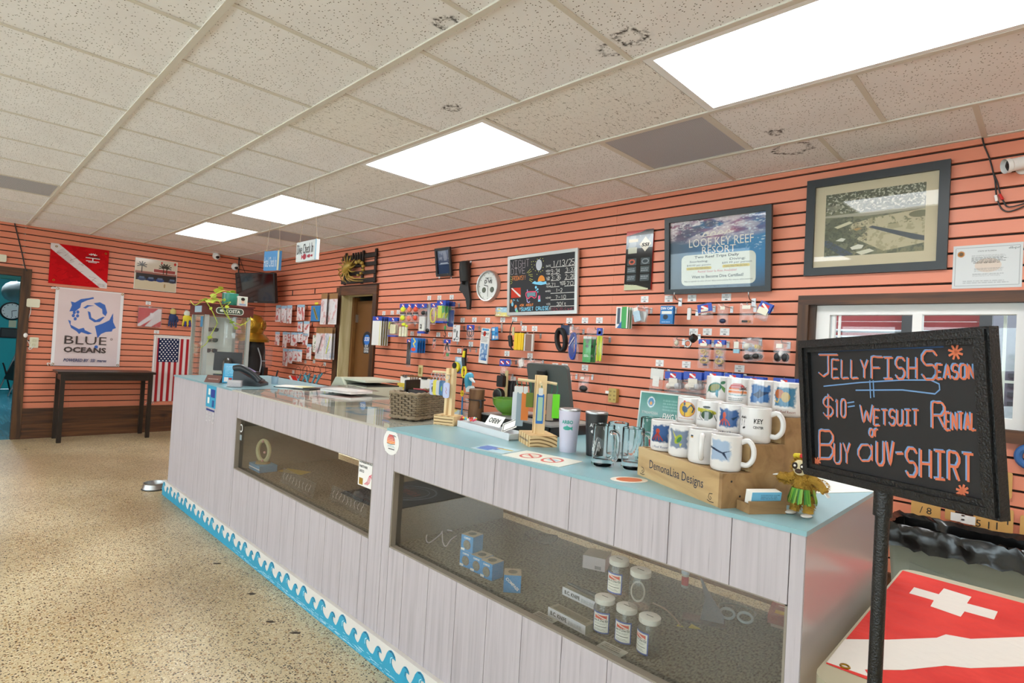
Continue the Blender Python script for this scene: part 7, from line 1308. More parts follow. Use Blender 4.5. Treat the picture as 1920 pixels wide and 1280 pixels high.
ty_ = T('white_tray', 'long white tray of cards lying on the counter', 'tray', UP(7.20, -1.80, CZ, -9)); WT = mat('d6d6d8', .35)
MB().prism([(-.215, .028), (-.205, .002), (.205, .002), (.215, .028), (.209, .028), (.2, .006), (-.2, .006), (-.209, .028)], -.035, .035, WT, X=RX(90)).obj('trough', ty_, smooth=False); MB().bb(-.21, .21, -.037, -.034, 0, .03, WT).bb(-.21, .21, .034, .037, 0, .034, WT).obj('side', ty_, smooth=False)
for nm, lab, x, y, z, w, h, s_ in (('lettered_card', 'white card with black letters standing in the tray', 7.215, -1.775, .055, .12, .055, 'ARBO'), ('bordered_card', 'white card with black border at the right end of the tray', 7.33, -1.795, .05, .085, .05, '')):
    t = T(nm, lab, 'card', TR(x, y, CZ + z) @ RZ(-9) @ RX(55) @ RZ(180 if s_ else 30)); MB().bb(-w / 2, w / 2, -h / 2, h / 2, -.001, .001, PAPER).obj('card', t, smooth=False)
    if s_: text(t, s_, 0, 0, .026, INK, w=.085, z=.0016, bold=.02)
    else: MB().frame(w * .86, h * .8, .003, .001, .0015, INK).obj('border', t, smooth=False)
bd = T('bead_bracelet', 'colourful bead bracelet draped over the left end of the tray', 'bracelet', UP(7.02, -1.76, CZ))
for k in range(16): a = k * .39; MB().sph((.045 * math.cos(a) + .0, .02 * math.sin(a), .040 + .004 * math.sin(a * 2)), .006, mat(['d84a6a', 'e0b83a', '4ab0b8', 'e8e2e0', 'd8543a'][k % 5], .3), 8, 6).obj('bead', bd)
MB().tube([(-.045, 0, .04), (-.055, -.005, .02), (-.05, -.008, .006)], .008, mat('b83a3a', .5)).obj('pendant', bd)
cdw = T('cash_drawer', 'low black cash drawer carrying the green bowl', 'cash drawer', UP(7.19, -1.46, CZ, -4)); MB().bb(-.25, .25, -.15, .15, 0, .045, mat('101010', .4)).obj('body', cdw, smooth=False); MB().bb(-.252, .252, -.155, .152, .045, .053, mat('8f8a86', .3)).obj('top_plate', cdw, smooth=False); MB().bb(-.24, .24, -.156, -.15, .006, .042, mat('1c1c1c', .3)).obj('drawer_front', cdw, smooth=False)
bo = T('green_bowl', 'glossy green ceramic bowl with small handle', 'bowl', UP(7.05, -1.52, CZ + .053)); GRB = mat('5d8a2c', .15, var=.2, vscale=6, coat=.5); MB().lathe([(.035, 0), (.036, .006), (.06, .02), (.082, .05), (.088, .082), (.084, .083), (.076, .05), (.05, .02), (.001, .014)], GRB, 36, cap1=False).obj('bowl', bo); MB().torus((0, 0, 0), .018, .006, GRB, 16, 8, X=TR(.09, .01, .05) @ RX(90)).obj('handle', bo)
pc_ = T('sales_computer', 'grey all in one sales computer seen from behind', 'computer', UP(7.245, -1.44, CZ + .053, -8)); GM = mat('565a58', .4, .3); MB().prism(rrect(.30, .235, .02), -.01, .01, GM, X=TR(0, 0, .155) @ RX(90) @ RX(12)).obj('case', pc_); MB().prism(rrect(.05, .05, .004), -.002, .02, BLACK, X=TR(-.01, -.035, .215) @ RX(104)).obj('socket', pc_); MB().prism([(-.05, 0), (.05, 0), (.03, .12), (-.03, .12)], -.006, .006, DARKM, X=TR(0, .03, 0) @ RX(75)).obj('stand', pc_); MB().prism(rrect(.2, .16, .02), 0, .008, DARKM).obj('foot', pc_)
a = aty(936, 728, -.14); sc = T('black_scanner', 'black round headed scanner hanging behind the green bowl', 'scanner', WB(a.x, a.z, -.14)); MB().prism(rrect(.075, .10, .012), -.02, .02, BLACK, X=TR(.02, .065, 0)).obj('grip', sc); MB().lathe([(.055, -.02), (.06, 0), (.055, .02), (.04, .026), (.001, .026)], BLACK, 24, X=TR(0, -.055, 0)).obj('head', sc); MB().torus((0, -.055, .022), .05, .004, mat('5a6a5a', .3), 24, 6).obj('rim', sc); MB().bb(.04, .075, -.10, .16, -.03, -.022, mat('b9a878', .6)).obj('strap', sc, smooth=False); hook(WB(a.x + .02, a.z + .12, -.0006), .135, 'metal hook holding the black scanner')
a = aty(958, 735, -.07); t = T('cable_bundle', 'bundle of folded black straps hanging behind the computer', 'straps', WB(a.x, a.z, -.07))
for k in range(5): MB().tube([(-.05 + .022 * k, .10, 0), (-.058 + .024 * k, 0, .01 * (k % 2)), (-.05 + .023 * k, -.11, 0)], [.010, .013, .009], mat('191717', .6), 8).obj('strap', t)
hook(WB(a.x, a.z + .10, -.0006), .1, 'metal hook holding the bundle of straps')
t = T('glue_bottle', 'small green and black bottle behind the log', 'bottle', UP(6.985, -1.38, CZ + .053)); MB().lathe([(.016, 0), (.016, .05)], mat('2f9a4a', .4), 14).obj('body', t); MB().lathe([(.012, .05), (.012, .075), (.004, .10)], BLACK, 12).obj('nozzle', t)
# flat printed sheets lying on the counter
def sheet(name, label, x, y, a, w, h, art, th=.0012): t = T(name, label, 'sheet', UP(x, y, CZ, a)); MB().bb(-w / 2, w / 2, -h / 2, h / 2, .0002, th, PAPER).obj('paper', t, smooth=False); printed('print', t, art, w, h, PRINT, th + .0004); return t
ar = Art(50, 36, 'a8c8d2').rect(.05, .3, .6, .75, '2f55a8').rect(.1, .05, .5, .3, '4a78b8').rect(.45, .55, .95, .7, 'c9b04a').rect(.62, .3, .95, .5, '9fc0cc').lines(.08, .32, .58, .72, 5, '8fb0e0', 3, .6); sheet('blue_flyer', 'blue and yellow flyer flat on the counter front edge', 7.52, -2.055, 8, .15, .12, ar)
ar = Art(90, 50, 'd8d8cc'); ar.A[:] *= 1
for cx_ in (.3, .68):
    ar.ell(cx_, .5, .15, .33, 'c8504a').ell(cx_, .5, .115, .25, 'd8d8cc'); ar.rect(cx_ - .08, .42, cx_ + .08, .62, '8fb4cc' if cx_ > .5 else 'c9b0a0', .8); ar.line([(cx_ - .11, .66), (cx_ + .11, .34)], .035, 'c8504a', 1, .6)
sheet('warning_sheet', 'white sheet with two red crossed circles flat on the counter', 7.735, -2.035, 6, .25, .15, ar, .0014)
t = T('oval_sticker', 'oval sunset sticker flat on the counter beside the wooden crate', 'sticker', UP(8.105, -2.045, CZ, 55)); MB().prism(circ(.06, 28, ry=.04), .0002, .001, mat('e0d8cc', .4)).obj('backing', t); MB().prism(circ(.042, 24, ry=.028), .001, .0014, mat('c8683a', .4)).obj('sun', t)
ar = Art(40, 30, 'e0e6dc').lines(.08, .1, .9, .9, 9, 'c2c8bf', 2, .5); sheet('plain_sheet', 'plain pale paper sheet at the right end of the counter', 8.50, -1.52, 62, .27, .21, ar)
# tumblers
for i, (x, y, col, tc, lab) in enumerate(((7.688, -1.83, 'c9c4d4', '2f9a88', 'white lidded tumbler with green fish'), (7.795, -1.80, '1c1c1d', 'c9c8c8', 'black lidded tumbler with white fish'))):
    t = T('tumbler', lab, 'tumbler', UP(x, y, CZ), 'steel tumblers'); m_ = mat(col, .35, coat=.2); MB().lathe([(.032, 0), (.033, .004), (.034, .03), (.0425, .158), (.0425, .16)], m_, 32).obj('body', t); MB().lathe([(.0435, .16), (.0435, .165), (.04, .168)], CHROME, 32).obj('rim', t); MB().lathe([(.040, .163), (.040, .166), (.03, .165)], mat('9fb0c4', .15), 28).obj('lid', t)
    an = -62 if i == 0 else -58; text_cyl(t, 'ARBO', .0412, an, .118, .014, mat(tc, .5), .045, bold=.03)
    ar = Art(24, 14, col).ell(.5, .5, .36, .3, tc).poly([(.75, .5), (1, .85), (1, .15)], tc).poly([(.4, .7), (.5, 1), (.62, .75)], tc); printed('fish_print', t, ar, 0, 0, PRINT, cyl=(.0405, an - 32, an + 30, .082, .107))
# glass beer mugs
MG = bpy.data.materials.new('mug_glass'); MG.use_nodes = True; _b = MG.node_tree.nodes['Principled BSDF']; _b.inputs['Transmission Weight'].default_value = 1; _b.inputs['Roughness'].default_value = .02; _b.inputs['IOR'].default_value = 1.33; _b.inputs['Base Color'].default_value = (.99, 1, 1, 1)
for i, (x, y, a, s_, lab) in enumerate(((7.922, -1.93, -10, 1, 'clear glass beer mug with etching nearest the counter edge'), (8.01, -1.88, 55, .98, 'clear glass beer mug touching the wooden crate'), (7.895, -1.80, 40, .98, 'clear glass beer mug behind the etched one'), (7.965, -1.68, 70, 1.12, 'tall clear glass mug at the back with big handle'), (8.10, -1.72, 40, 1.0, 'clear glass mug half hidden behind the octopus mug'))):
    t = T('glass_mug', lab, 'glass mug', UP(x, y, CZ, a, s_), 'clear glass mugs on the counter'); MB().lathe([(.037, 0), (.039, .004), (.039, .012), (.037, .018), (.0385, .04), (.0385, .14), (.037, .142), (.0345, .14), (.0345, .024), (.001, .020)], MG, 32, cap1=False).obj('glass', t); MB().tube([(.034, 0, .118), (.056, 0, .122), (.068, 0, .10), (.066, 0, .05), (.055, 0, .03), (.034, 0, .032)], [.008, .010, .010, .009, .008, .007], MG, 10).obj('handle', t)
    if i < 2:
        b = MB(); rr = random.Random(i)
        for k in range(7):
            a0 = -2.0 + .12 * k; z0 = .05 + .012 * (k % 4); b.tube([(.0392 * math.cos(a0 + j * .07), .0392 * math.sin(a0 + j * .07), z0 + .012 * math.sin(j * 1.3 + k)) for j in range(5)], .0007, WHITE, 4)
        b.obj('etching', t)['kind'] = 'stuff'
# ================================================================ MUG DISPLAY CRATES
U = Vector((.904, -.43)); C0 = Vector((8.43, -2.118)); AN = -25.4
crt = T('stepped_crate', 'three step wooden crate with blue lettering holding white mugs', 'crate', UP(C0.x, C0.y, CZ, AN)); CW = .393; Z1, Z2, Z3 = .091, .166, .239
for k, (y0, z0, z1) in enumerate(((0, 0, Z1), (.098, Z1, Z2), (.205, Z2, Z3))):
    MB().bb(-CW, -.012, y0, y0 + .012, z0, z1, CRATE).obj('front_board', crt, smooth=False); MB().bb(-CW - .001, -CW + .011, y0 + .012, .33, z0, z1 - .0, CRATED).obj('side_board', crt, smooth=False)
    MB().bb(-.012, 0, y0, .33, z0, z1, CRATED).obj('side_board', crt, smooth=False); MB().bb(-CW + .012, -.012, y0 + .012, .33, z1 - .014, z1 - .002, CRATE).obj('shelf', crt, smooth=False); MB().bb(-CW, 0, .318, .33, z0, z1, CRATED).obj('back_board', crt, smooth=False)
text(crt, 'DemonaLisa Designs', -.20, .044, .034, mat('1d2c44', .6), w=.255, z=.0006, X=RX(90)); 
for u, sg in ((-CW + .022, 1), (-.034, -1)):
    b = MB(); b.strip([(u, .03), (u + sg * .012, .028), (u + sg * .016, .018), (u + sg * .008, .012), (u + sg * .003, .018), (u + sg * .009, .021)], .002, .0006, INK, X=RX(90)); b.strip([(u - sg * .006, .008), (u + sg * .01, .007), (u + sg * .02, .01)], .002, .0006, INK, X=RX(90)); b.obj('flourish', crt, smooth=False)['kind'] = 'stuff'
for v_, z_ in ((.03, .07), (.06, .03)): MB().lathe([(.003, 0), (.003, .0006)], INK, 8, X=TR(.0, v_, z_) @ RY(90)).obj('nail', crt)
CER = mat('dedad8', .12, coat=.4)
def brush(ar, col, seed, a=.97):
    d = np.maximum(np.abs(ar.X - .5), np.abs(ar.Y - .5)) + (ar.noise(6, 6, seed) - .5) * .22; ar.put(np.clip((.43 - d) * 14, 0, 1), col, a); return ar
def art_for(k):
    ar = Art(40, 40, 'dedad8')
    if k == 'octo': brush(ar, '1d4f86', 1).put(np.clip((.5 - ar.Y) * 1.2, 0, .8) * ((np.abs(ar.X - .5) < .4) & (np.abs(ar.Y - .5) < .4)), '15202e'); ar.ell(.42, .62, .09, .12, 'b8432c'); [ar.line([(.42, .55), (.42 + q, .32), (.42 + 1.5 * q, .2)], .05, '9c3424') for q in (-.16, -.06, .05, .15)]
    elif k == 'mahi': brush(ar, '3a5a80', 2, .8); ar.ell(.5, .48, .24, .13, '9aa83a', 1, 60).ell(.54, .46, .15, .08, '3f7a4a', 1, 60).poly([(.2, .9), (.42, .55), (.36, .5)], 'c2c04a').poly([(.55, .3), (.6, .12), (.66, .3)], 'c2c04a')
    elif k == 'marlin': brush(ar, '8fa9c8', 3, .85); ar.poly([(0, .62), (.3, .56), (.62, .44), (.98, .55), (.7, .42), (.82, .12), (.6, .38), (.28, .48), (0, .54)], '22304a')
    elif k == 'logo': ar.poly([(.05, .6), (.1, .6), (.1, .5)], '1f1f22'); [ (ar.line([(x, .35), (x + .02, .68)], .018, '1f1f22'), [ar.line([(x + .02, .68), (x + .02 + .08 * math.cos(t), .68 + .07 * math.sin(t))], .022, '1f1f22') for t in (-.3, .5, 1.3, 2.1, 2.9, 3.6)]) for x in (.2, .34) ]; ar.ell(.33, .26, .08, .04, '1f1f22', 1, 30)
    elif k == 'rooster': ar.ell(.5, .55, .38, .38, 'b84a34').ell(.5, .55, .35, .35, 'd8ae3a').ell(.42, .55, .13, .17, '2a4a6a', 1, 20).ell(.4, .82, .05, .1, '2a3a4a').ell(.4, .93, .05, .05, 'c23a2a').line([(.55, .6), (.7, .78), (.82, .6), (.75, .42)], .06, '1f3a5a').line([(.42, .4), (.42, .22)], .03, '2a3a5a').lines(.1, .05, .9, .14, 1, 'c2785a', 1, .8)
    elif k == 'tank': ar.ell(.5, .62, .42, .12, 'b0a830', 1, -8).ell(.12, .68, .1, .09, 'b0a830').ell(.52, .45, .26, .2, '2f4a2a').rect(.42, .2, .6, .6, '9aa0a0').line([(.25, .6), (.2, .35), (.35, .2)], .03, '26282a').line([(.75, .62), (.85, .4), (.95, .2)], .03, '26282a').ell(.5, .82, .16, .06, '26282a').lines(0, .18, .3, .24, 1, '26282a', 2)
    elif k == 'octo2': brush(ar, '1d5088', 4); ar.ell(.34, .62, .07, .14, 'c2523a'); [ar.line([(.34, .5), (.34 + q, .35), (.34 + 1.4 * q, .2)], .045, 'b8452e') for q in (-.14, -.05, .06, .16)]; ar.poly([(.6, .5), (.9, .62), (.7, .42)], '15304a')
    elif k == 'turtle': ar.ell(.42, .55, .34, .24, '2f6a58', 1, 25).ell(.42, .56, .26, .16, '7a7a34', 1, 25).ell(.8, .82, .12, .08, '3f7a5a', 1, 20).poly([(.5, .45), (.62, .4), (.6, .05), (.48, .2)], '2f7f98').poly([(.72, .7), (.92, .55), (.9, .3), (.75, .5)], '5a8a4a').poly([(.1, .5), (.0, .25), (.18, .4)], '3f7a5a')
    elif k == 'sunset':
        [ar.rect(.5 - .42 * math.sqrt(max(0, 1 - ((y - .42) / .46) ** 2)), y, .5 + .42 * math.sqrt(max(0, 1 - ((y - .42) / .46) ** 2)), y + .026, 'b82f30' if y > .6 else 'd9783a') for y in [.36 + .03 * q for q in range(17)] if (int(y * 100) % 9) or y > .6]; ar.line([(.72, .34), (.76, .6)], .03, '1f3f40'); [ar.line([(.76, .6), (.76 + .16 * math.cos(t), .62 + .12 * math.sin(t))], .035, '1f3f40') for t in (-.2, .6, 1.4, 2.2, 3.0, 3.5)]; ar.line([(.1, .34), (.5, .3), (.9, .34)], .03, '3f8f98').lines(.1, .02, .9, .2, 2, '3a5a60', 5, .9)
    elif k == 'ray': brush(ar, '23609a', 6); ar.poly([(.2, .45), (.45, .62), (.5, .75), (.56, .62), (.9, .6), (.6, .42), (.45, .3)], '1a2f52')
    elif k == 'seahorse': brush(ar, '2f6f90', 7); ar.ell(.3, .62, .2, .2, 'a8603a').ell(.55, .5, .16, .22, 'b99a50', .9).line([(.1, .3), (.25, .25), (.3, .4)], .05, 'c2a860')
    return ar
def mug(u, v, z, art, ang, handle, label, cap='y Reef Resort', s=1.):
    t = T('mug', label, 'mug', UP(C0.x, C0.y, CZ, AN) @ UP(u, v, z, -AN, s), 'white printed mugs on the stepped crate'); R_ = .0405
    MB().lathe([(.036, 0), (.039, .003), (R_, .01), (R_, .094), (.039, .0955), (.0375, .094), (.0375, .008), (.001, .006)], CER, 36, cap1=False).obj('cup', t); cu = t.children[0]
    if handle is not None: h = math.radians(handle); d = lambda r_, z_: (r_ * math.cos(h), r_ * math.sin(h), z_); MB().tube([d(.037, .078), d(.056, .084), d(.069, .066), d(.069, .038), d(.055, .020), d(.037, .020)], [.0075, .0072, .007, .007, .0072, .0075], CER, 10).obj('handle', t)
    if art: printed('picture', cu, art_for(art), 0, 0, PRINTG, cyl=(R_ + .0003, ang - 50, ang + 50, .022, .088))
    if cap and art: text_cyl(cu, cap, R_ + .0004, ang + 6, .0125, .010, mat('2a3f6a' if cap[0] == 'y' else '8a3a34', .4), .055)
    return t
VA = -80.
mug(-.335, .052, Z1, 'octo', VA, 8, 'white mug with a red octopus, first in the lowest row'); mug(-.240, .052, Z1, 'mahi', VA, 8, 'white mug with a yellow mahi fish, second in the lowest row', None); m3 = mug(-.146, .052, Z1, None, 0, -68, 'white mug with its handle facing out, third in the lowest row', None); mug(-.050, .052, Z1, 'marlin', VA - 12, 10, 'white mug with a blue marlin at the near end of the lowest row', None)
mug(-.335, .150, Z2, 'rooster', VA, 8, 'white mug with a rooster in a yellow disc, middle row', None); mug(-.240, .150, Z2, 'tank', VA, 8, 'white mug with a yellow dive tank drawing, middle row', None); mug(-.146, .150, Z2, 'octo2', VA, 8, 'white mug with an orange octopus, middle row'); m4 = mug(-.050, .150, Z2, 'logo', VA - 20, 5, 'white mug with black palm tree logo, middle row near end', None)
text_cyl(m4, 'KEY', .0409, VA + 20, .060, .013, INK, .024, bold=.03); text_cyl(m4, 'CENTER', .0409, VA + 20, .043, .007, INK, .027, bold=.03)
mug(-.335, .262, Z3, 'turtle', VA, 100, 'white mug with a sea turtle at the left of the top row', 'Key Reef Resort'); mug(-.240, .262, Z3, 'sunset', VA, 100, 'white mug with a striped sunset and palms, top row', None); mug(-.146, .262, Z3, 'ray', VA, 100, 'white mug with a blue eagle ray, top row', None); mug(-.050, .262, Z3, 'seahorse', VA - 6, 100, 'white mug with a seahorse at the right end of the top row', 'Key Reef Resort')
ar = Art(8, 12, 'dedad8').rect(.1, .55, .9, .9, '3a4a5a').rect(.1, .55, .9, .7, 'c2903a'); printed('picture', m3, ar, 0, 0, PRINTG, cyl=(.0408, -122, -104, .06, .08))
# green certificate sign behind the glass mugs
TL, TRr = aty(1204, 733, -1.52), aty(1300, 747, -1.52); gw, gh = TRr.x - TL.x + .02, TL.z - CZ - .0
gs = T('green_sign', 'green printed sign leaning behind the glass mugs', 'sign', TR((TL.x + TRr.x) / 2, -1.52, CZ + gh / 2 - .004) @ RX(90 - 7)); MB().bb(-gw / 2 - .006, gw / 2 + .006, -gh / 2, gh / 2 + .006, -.006, 0, mat('d9dcd6', .4)).obj('board', gs, smooth=False)
ar = Art(80, 60, '3f7f74'); ar.put(np.clip(ar.noise(3, 2, 3) * 1.6 - .5, 0, 1), '5c9a8e', .8).ell(.2, .85, .07, .09, 'd6dcda').ell(.2, .85, .055, .07, '3f7fa8').ell(.2, .83, .025, .03, 'd8963a'); ar.lines(.07, .38, .33, .60, 7, 'a8ccc4', 2, .7).lines(.42, .72, .95, .92, 4, '8fbcb2', 3, .6).ell(.52, .34, .16, .21, 'd2dad0').ell(.52, .34, .13, .17, '7fae8a').ell(.52, .34, .1, .13, 'd2dad0').ell(.52, .34, .05, .07, '6fae4a').rect(.66, .27, 1, .38, 'd8963a'); printed('print', gs, ar, gw, gh, PRINTG, .001)
text(gs, 'EWG VERIFIED', gw * .22, gh * .14, .024, WHITE, w=gw * .56, z=.0018, shear=.12, bold=.02); text(gs, 'STREAM2SEA', -gw * .3, gh * .17, .010, WHITE, w=gw * .3, z=.0018)
# sunscreen tube behind the mugs
sx, sy = 8.04, -1.755; t = T('sunscreen_tube', 'white and red sunscreen tube between the glass mugs', 'tube', UP(sx, sy, CZ)); MB().lathe([(.015, 0), (.016, .02), (.018, .10)], WHITE, 16).obj('tube', t); MB().lathe([(.0175, .07), (.0182, .10)], RED, 16, cap0=False, cap1=False).obj('red_band', t); MB().lathe([(.0168, .03), (.0175, .05)], mat('d8862a', .4), 16, cap0=False, cap1=False).obj('orange_band', t); MB().lathe([(.012, .10), (.012, .13)], WHITE, 12).obj('cap', t)
# business card box
cb_ = T('business_card_box', 'small wooden business card box in front of the stepped crate', 'card box', UP(8.505, -2.045, CZ, 58)); 
MB().bb(-.055, .055, -.026, -.020, 0, .032, CRATED).obj('front', cb_, smooth=False); MB().bb(-.055, .055, .02, .026, 0, .024, CRATED).obj('back', cb_, smooth=False); MB().bb(-.055, -.049, -.02, .02, 0, .024, CRATED).obj('side', cb_, smooth=False); MB().bb(.049, .055, -.02, .02, 0, .024, CRATED).obj('side', cb_, smooth=False); MB().bb(-.049, .049, -.02, .02, 0, .004, CRATED).obj('bottom', cb_, smooth=False)
cc = T('business_cards', 'stack of blue topped business cards in the small wooden box', 'cards', UP(8.505, -2.045, CZ, 58)); MB().bb(-.044, .044, -.012, .012, .0045, .056, PAPER, X=RX(8)).obj('stack', cc, smooth=False); ar = Art(36, 22, 'dfe6e8').rect(0, .55, 1, 1, '6fb4d8').lines(.3, .6, .95, .9, 3, '3a5a7a', 3, .7).ell(.16, .2, .08, .18, '26282c'); printed('top_card', cc, ar, .088, .05, PRINTG, .0126, 0, .031, X=RX(8) @ RX(90)); text(cc, 'DemonaLisa Designs', .012, .018, .008, INK, w=.058, z=.0132, X=RX(8) @ RX(90))
# plush sloth in a grass skirt
sl = T('sloth_figure', 'furry golden sloth figure with grass skirt and flower crown', 'figurine', UP(8.585, -1.985, CZ, -8)); FUR = mat('a8802c', .9, bump=1., bscale=160, var=.3, vscale=60)
def fur(b, c, r, n, l):
    rr = random.Random(int(n + r[2] * 1000))
    for k in range(n):
        th = rr.uniform(0, 6.283); ph = math.acos(rr.uniform(-1, 1)); d = Vector((math.sin(ph) * math.cos(th), math.sin(ph) * math.sin(th), math.cos(ph))); p0 = Vector((c[0] + d.x * r[0], c[1] + d.y * r[1], c[2] + d.z * r[2])); p1 = p0 + d * l + Vector((rr.uniform(-1, 1), rr.uniform(-1, 1), -1)) * l * .4; sd_ = d.orthogonal().normalized() * .0013; b.add([p0 - sd_, p0 + sd_, p1], [(0, 1, 2)], FUR)
b = MB(); b.sph((0, 0, .075), (.024, .022, .035), FUR, 16, 10); b.sph((0, 0, .125), (.026, .025, .028), FUR, 16, 10)
for s_ in (-1, 1): b.tube([(s_ * .012, 0, .05), (s_ * .016, -.002, .028), (s_ * .018, -.004, .008)], [.014, .013, .012], FUR, 10); b.tube([(s_ * .02, 0, .098), (s_ * .042, -.006, .088), (s_ * .060, -.012, .094 if s_ < 0 else .072)], [.012, .011, .009], FUR, 10)
b.obj('body', sl); b = MB(); fur(b, (0, 0, .085), (.024, .022, .03), 420, .008); fur(b, (0, 0, .125), (.026, .025, .028), 420, .008)
for s_ in (-1, 1): fur(b, (s_ * .016, -.002, .03), (.013, .012, .022), 260, .006); fur(b, (s_ * .042, -.006, .088), (.022, .011, .012), 260, .006)
b.obj('fur', sl)['kind'] = 'stuff'
MB().sph((0, -.021, .123), (.019, .008, .02), mat('d8c8a0', .8), 14, 8).obj('face', sl); MB().sph((0, -.029, .115), (.009, .006, .006), mat('3a2418', .6)).obj('nose', sl)
for s_ in (-1, 1): MB().sph((s_ * .010, -.027, .127), (.008, .004, .009), mat('2a170e', .6)).obj('eye_patch', sl); MB().sph((s_ * .009, -.031, .128), .003, WHITE, 8, 6).obj('eye', sl)
for s_ in (-1, 1):
    for k in range(3): MB().tube([(s_ * .060, -.016 + .005 * k, .094 if s_ < 0 else .070), (s_ * .070, -.020 + .006 * k, .092 if s_ < 0 else .062)], [.0022, .001], WHITE, 5).obj('claw', sl)
    MB().sph((s_ * .020, -.018, .005), (.012, .020, .005), mat('dcd8d0', .6)).obj('foot', sl)
b = MB(); rr = random.Random(9)
for k in range(110): a = rr.uniform(0, 6.283); r_ = .026; x, y = r_ * math.cos(a), r_ * math.sin(a); sd_ = Vector((-math.sin(a), math.cos(a), 0)) * .0025; p0 = Vector((x, y, .070)); p1 = Vector((x * 1.35, y * 1.35, rr.uniform(.030, .042))); b.add([p0 - sd_, p0 + sd_, p1 + sd_ * .6, p1 - sd_ * .6], [(0, 1, 2, 3)], mat(['4a8a2a', '6fae34', '2f6a24', '8fae4a'][k % 4], .6))
b.obj('grass_skirt', sl)['kind'] = 'stuff'
for k in range(9): a = math.pi * (k / 8); MB().sph((.022 * math.cos(a), -.012 * math.sin(a), .148 + .004 * math.sin(a)), .0065, mat('c8282a' if k < 5 else 'd8c02c', .6), 8, 6).obj('flower', sl)
# ================================================================ INSIDE THE DISPLAY CASES
def shp(px, py, z=SHZ): v = atz(px, py, z); return v.x, v.y
for x0, x1 in ((5.06, 6.84), (6.92, 8.58)):  # unseen lamps added to brighten the goods in the cases
    t = T('added_case_lamp', 'added unseen slim lamp inside the %s display case' % ('left' if x0 < 6 else 'right'), 'lamp', UP((x0 + x1) / 2, CYF + .09, CZ - .05)); MB().bb(-(x1 - x0) / 2, (x1 - x0) / 2, -.02, .02, .01, .036, WHITE).obj('housing', t, smooth=False); MB().bb(-(x1 - x0) / 2 + .02, (x1 - x0) / 2 - .02, -.014, .014, .004, .01, mat('fff4e0', .5, emit=3.5)).obj('diffuser', t, smooth=False)
# dive-kit money jars
JG = glassy('jar_glass', (.95, .97, .96, 1), .05, .04, 1.5); JH, JR = .118, .036
j3, j4, j5 = shp(1131, 1184), shp(1172, 1203), shp(1215, 1225); j1, j2 = shp(1158, 1112, SHZ + JH), shp(1198, 1136, SHZ + JH)
def jar(P, z, lab, look):
    t = T('savings_jar', lab, 'jar', UP(P[0], P[1], z), 'dive kit jars in the display case'); MB().lathe([(JR - .004, 0), (JR, .006), (JR, .085), (JR - .007, .098), (JR - .007, .104)], JG, 28, cap1=False).obj('jar', t); MB().lathe([(JR - .003, .100), (JR - .002, .102), (JR - .002, .116), (JR - .005, .118)], mat('d4cfc8', .5), 28).obj('lid', t); MB().bb(-.012, .012, -.0015, .0015, .118, .1184, INK).obj('coin_slot', [o for o in t.children if o.name.startswith('lid')][0], smooth=False)
    if look is None:
        MB().torus((0, 0, 0), .024, .003, WHITE, 24, 6, X=TR(0, -.012, .05) @ RX(80), ry=.030).obj('paper_ring', t); return
    ar = Art(34, 36, 'e2ddd4').rect(0, 0, 1, .07, '2a4a98').rect(0, .93, 1, 1, '2a4a98').rect(0, 0, .06, 1, '2a4a98').rect(.94, 0, 1, 1, '2a4a98').rect(.16, .68, .86, .88, 'd0402c').line([(.2, .86), (.8, .70)], .05, 'e2ddd4').lines(.14, .42, .86, .52, 2, '555048', 3, .7).rect(.14, .30, .84, .34, '2a2622').lines(.14, .12, .86, .24, 2, '6a645c', 4, .7); printed('label', t, ar, 0, 0, PRINT, cyl=(JR + .0006, look - 48, look + 48, .010, .078)); text_cyl(t, 'Save A Dive Kit', JR + .001, look, .052, .009, INK, .05, bold=.02)
for P, z, lab, lk in ((j3, SHZ, 'dive kit jar at the lower left of the jar pile', -75), (j4, SHZ, 'dive kit jar in the middle of the lower jars', -78), (j5, SHZ, 'dive kit jar nearest the window at the right of the pile', -110), (j1, SHZ + JH + .0005, 'dive kit jar on top of the pile at the left', -85), (j2, SHZ + JH + .0005, 'unlabelled jar with a paper ring on top of the pile', None)): jar(P, z, lab, lk)
# compass boxes
CB = mat('2f86c0', .45); KR = mat('a89a84', .6); cs = .066
def cbox(x, y, z, a, lab, front=True):
    t = T('compass_box', lab, 'box', UP(x, y, z, a), 'blue compass boxes in the display case'); MB().bb(-cs / 2, cs / 2, -cs / 2, cs / 2, 0, cs, CB).obj('carton', t, smooth=False); MB().bb(-cs / 2, cs / 2, -cs / 2, cs / 2, cs, cs + .001, KR).obj('top', t, smooth=False); MB().prism(circ(.019, 8), cs + .001, cs + .0016, mat('4a4a40', .3)).obj('top_window', t, smooth=False)
    if front: MB().prism(circ(.02, 24, 0, .028), 0, .0008, mat('6d4a34', .5), X=TR(0, -cs / 2, 0) @ RX(90)).obj('window_rim', t, smooth=False); MB().prism(circ(.0185, 24, 0, .028), .0008, .0014, mat('7a7468', .15, var=.4, vscale=90), X=TR(0, -cs / 2, 0) @ RX(90)).obj('window', t, smooth=False); text(t, 'COMPASS', 0, .056, .008, WHITE, w=.036, z=.001, X=TR(0, -cs / 2, 0) @ RX(90), bold=.03); MB().bb(-.032, -.012, .002, .011, 0, .0006, WHITE, X=TR(0, -cs / 2, 0) @ RX(90)).obj('price', t, smooth=False)
    else: text(t, 'COMPASS', 0, .033, .011, WHITE, w=.066, z=.001, X=TR(0, -cs / 2, 0) @ RX(90), bold=.03, rot_=-42); MB().bb(-.02, .02, .01, .05, 0, .0004, mat('3f9ad0', .4), X=TR(-cs / 2, 0, 0) @ RZ(-90) @ RX(90)).obj('side_print', t, smooth=False)
(xa, ya), (xb, yb) = shp(870, 1063), shp(904, 1071)
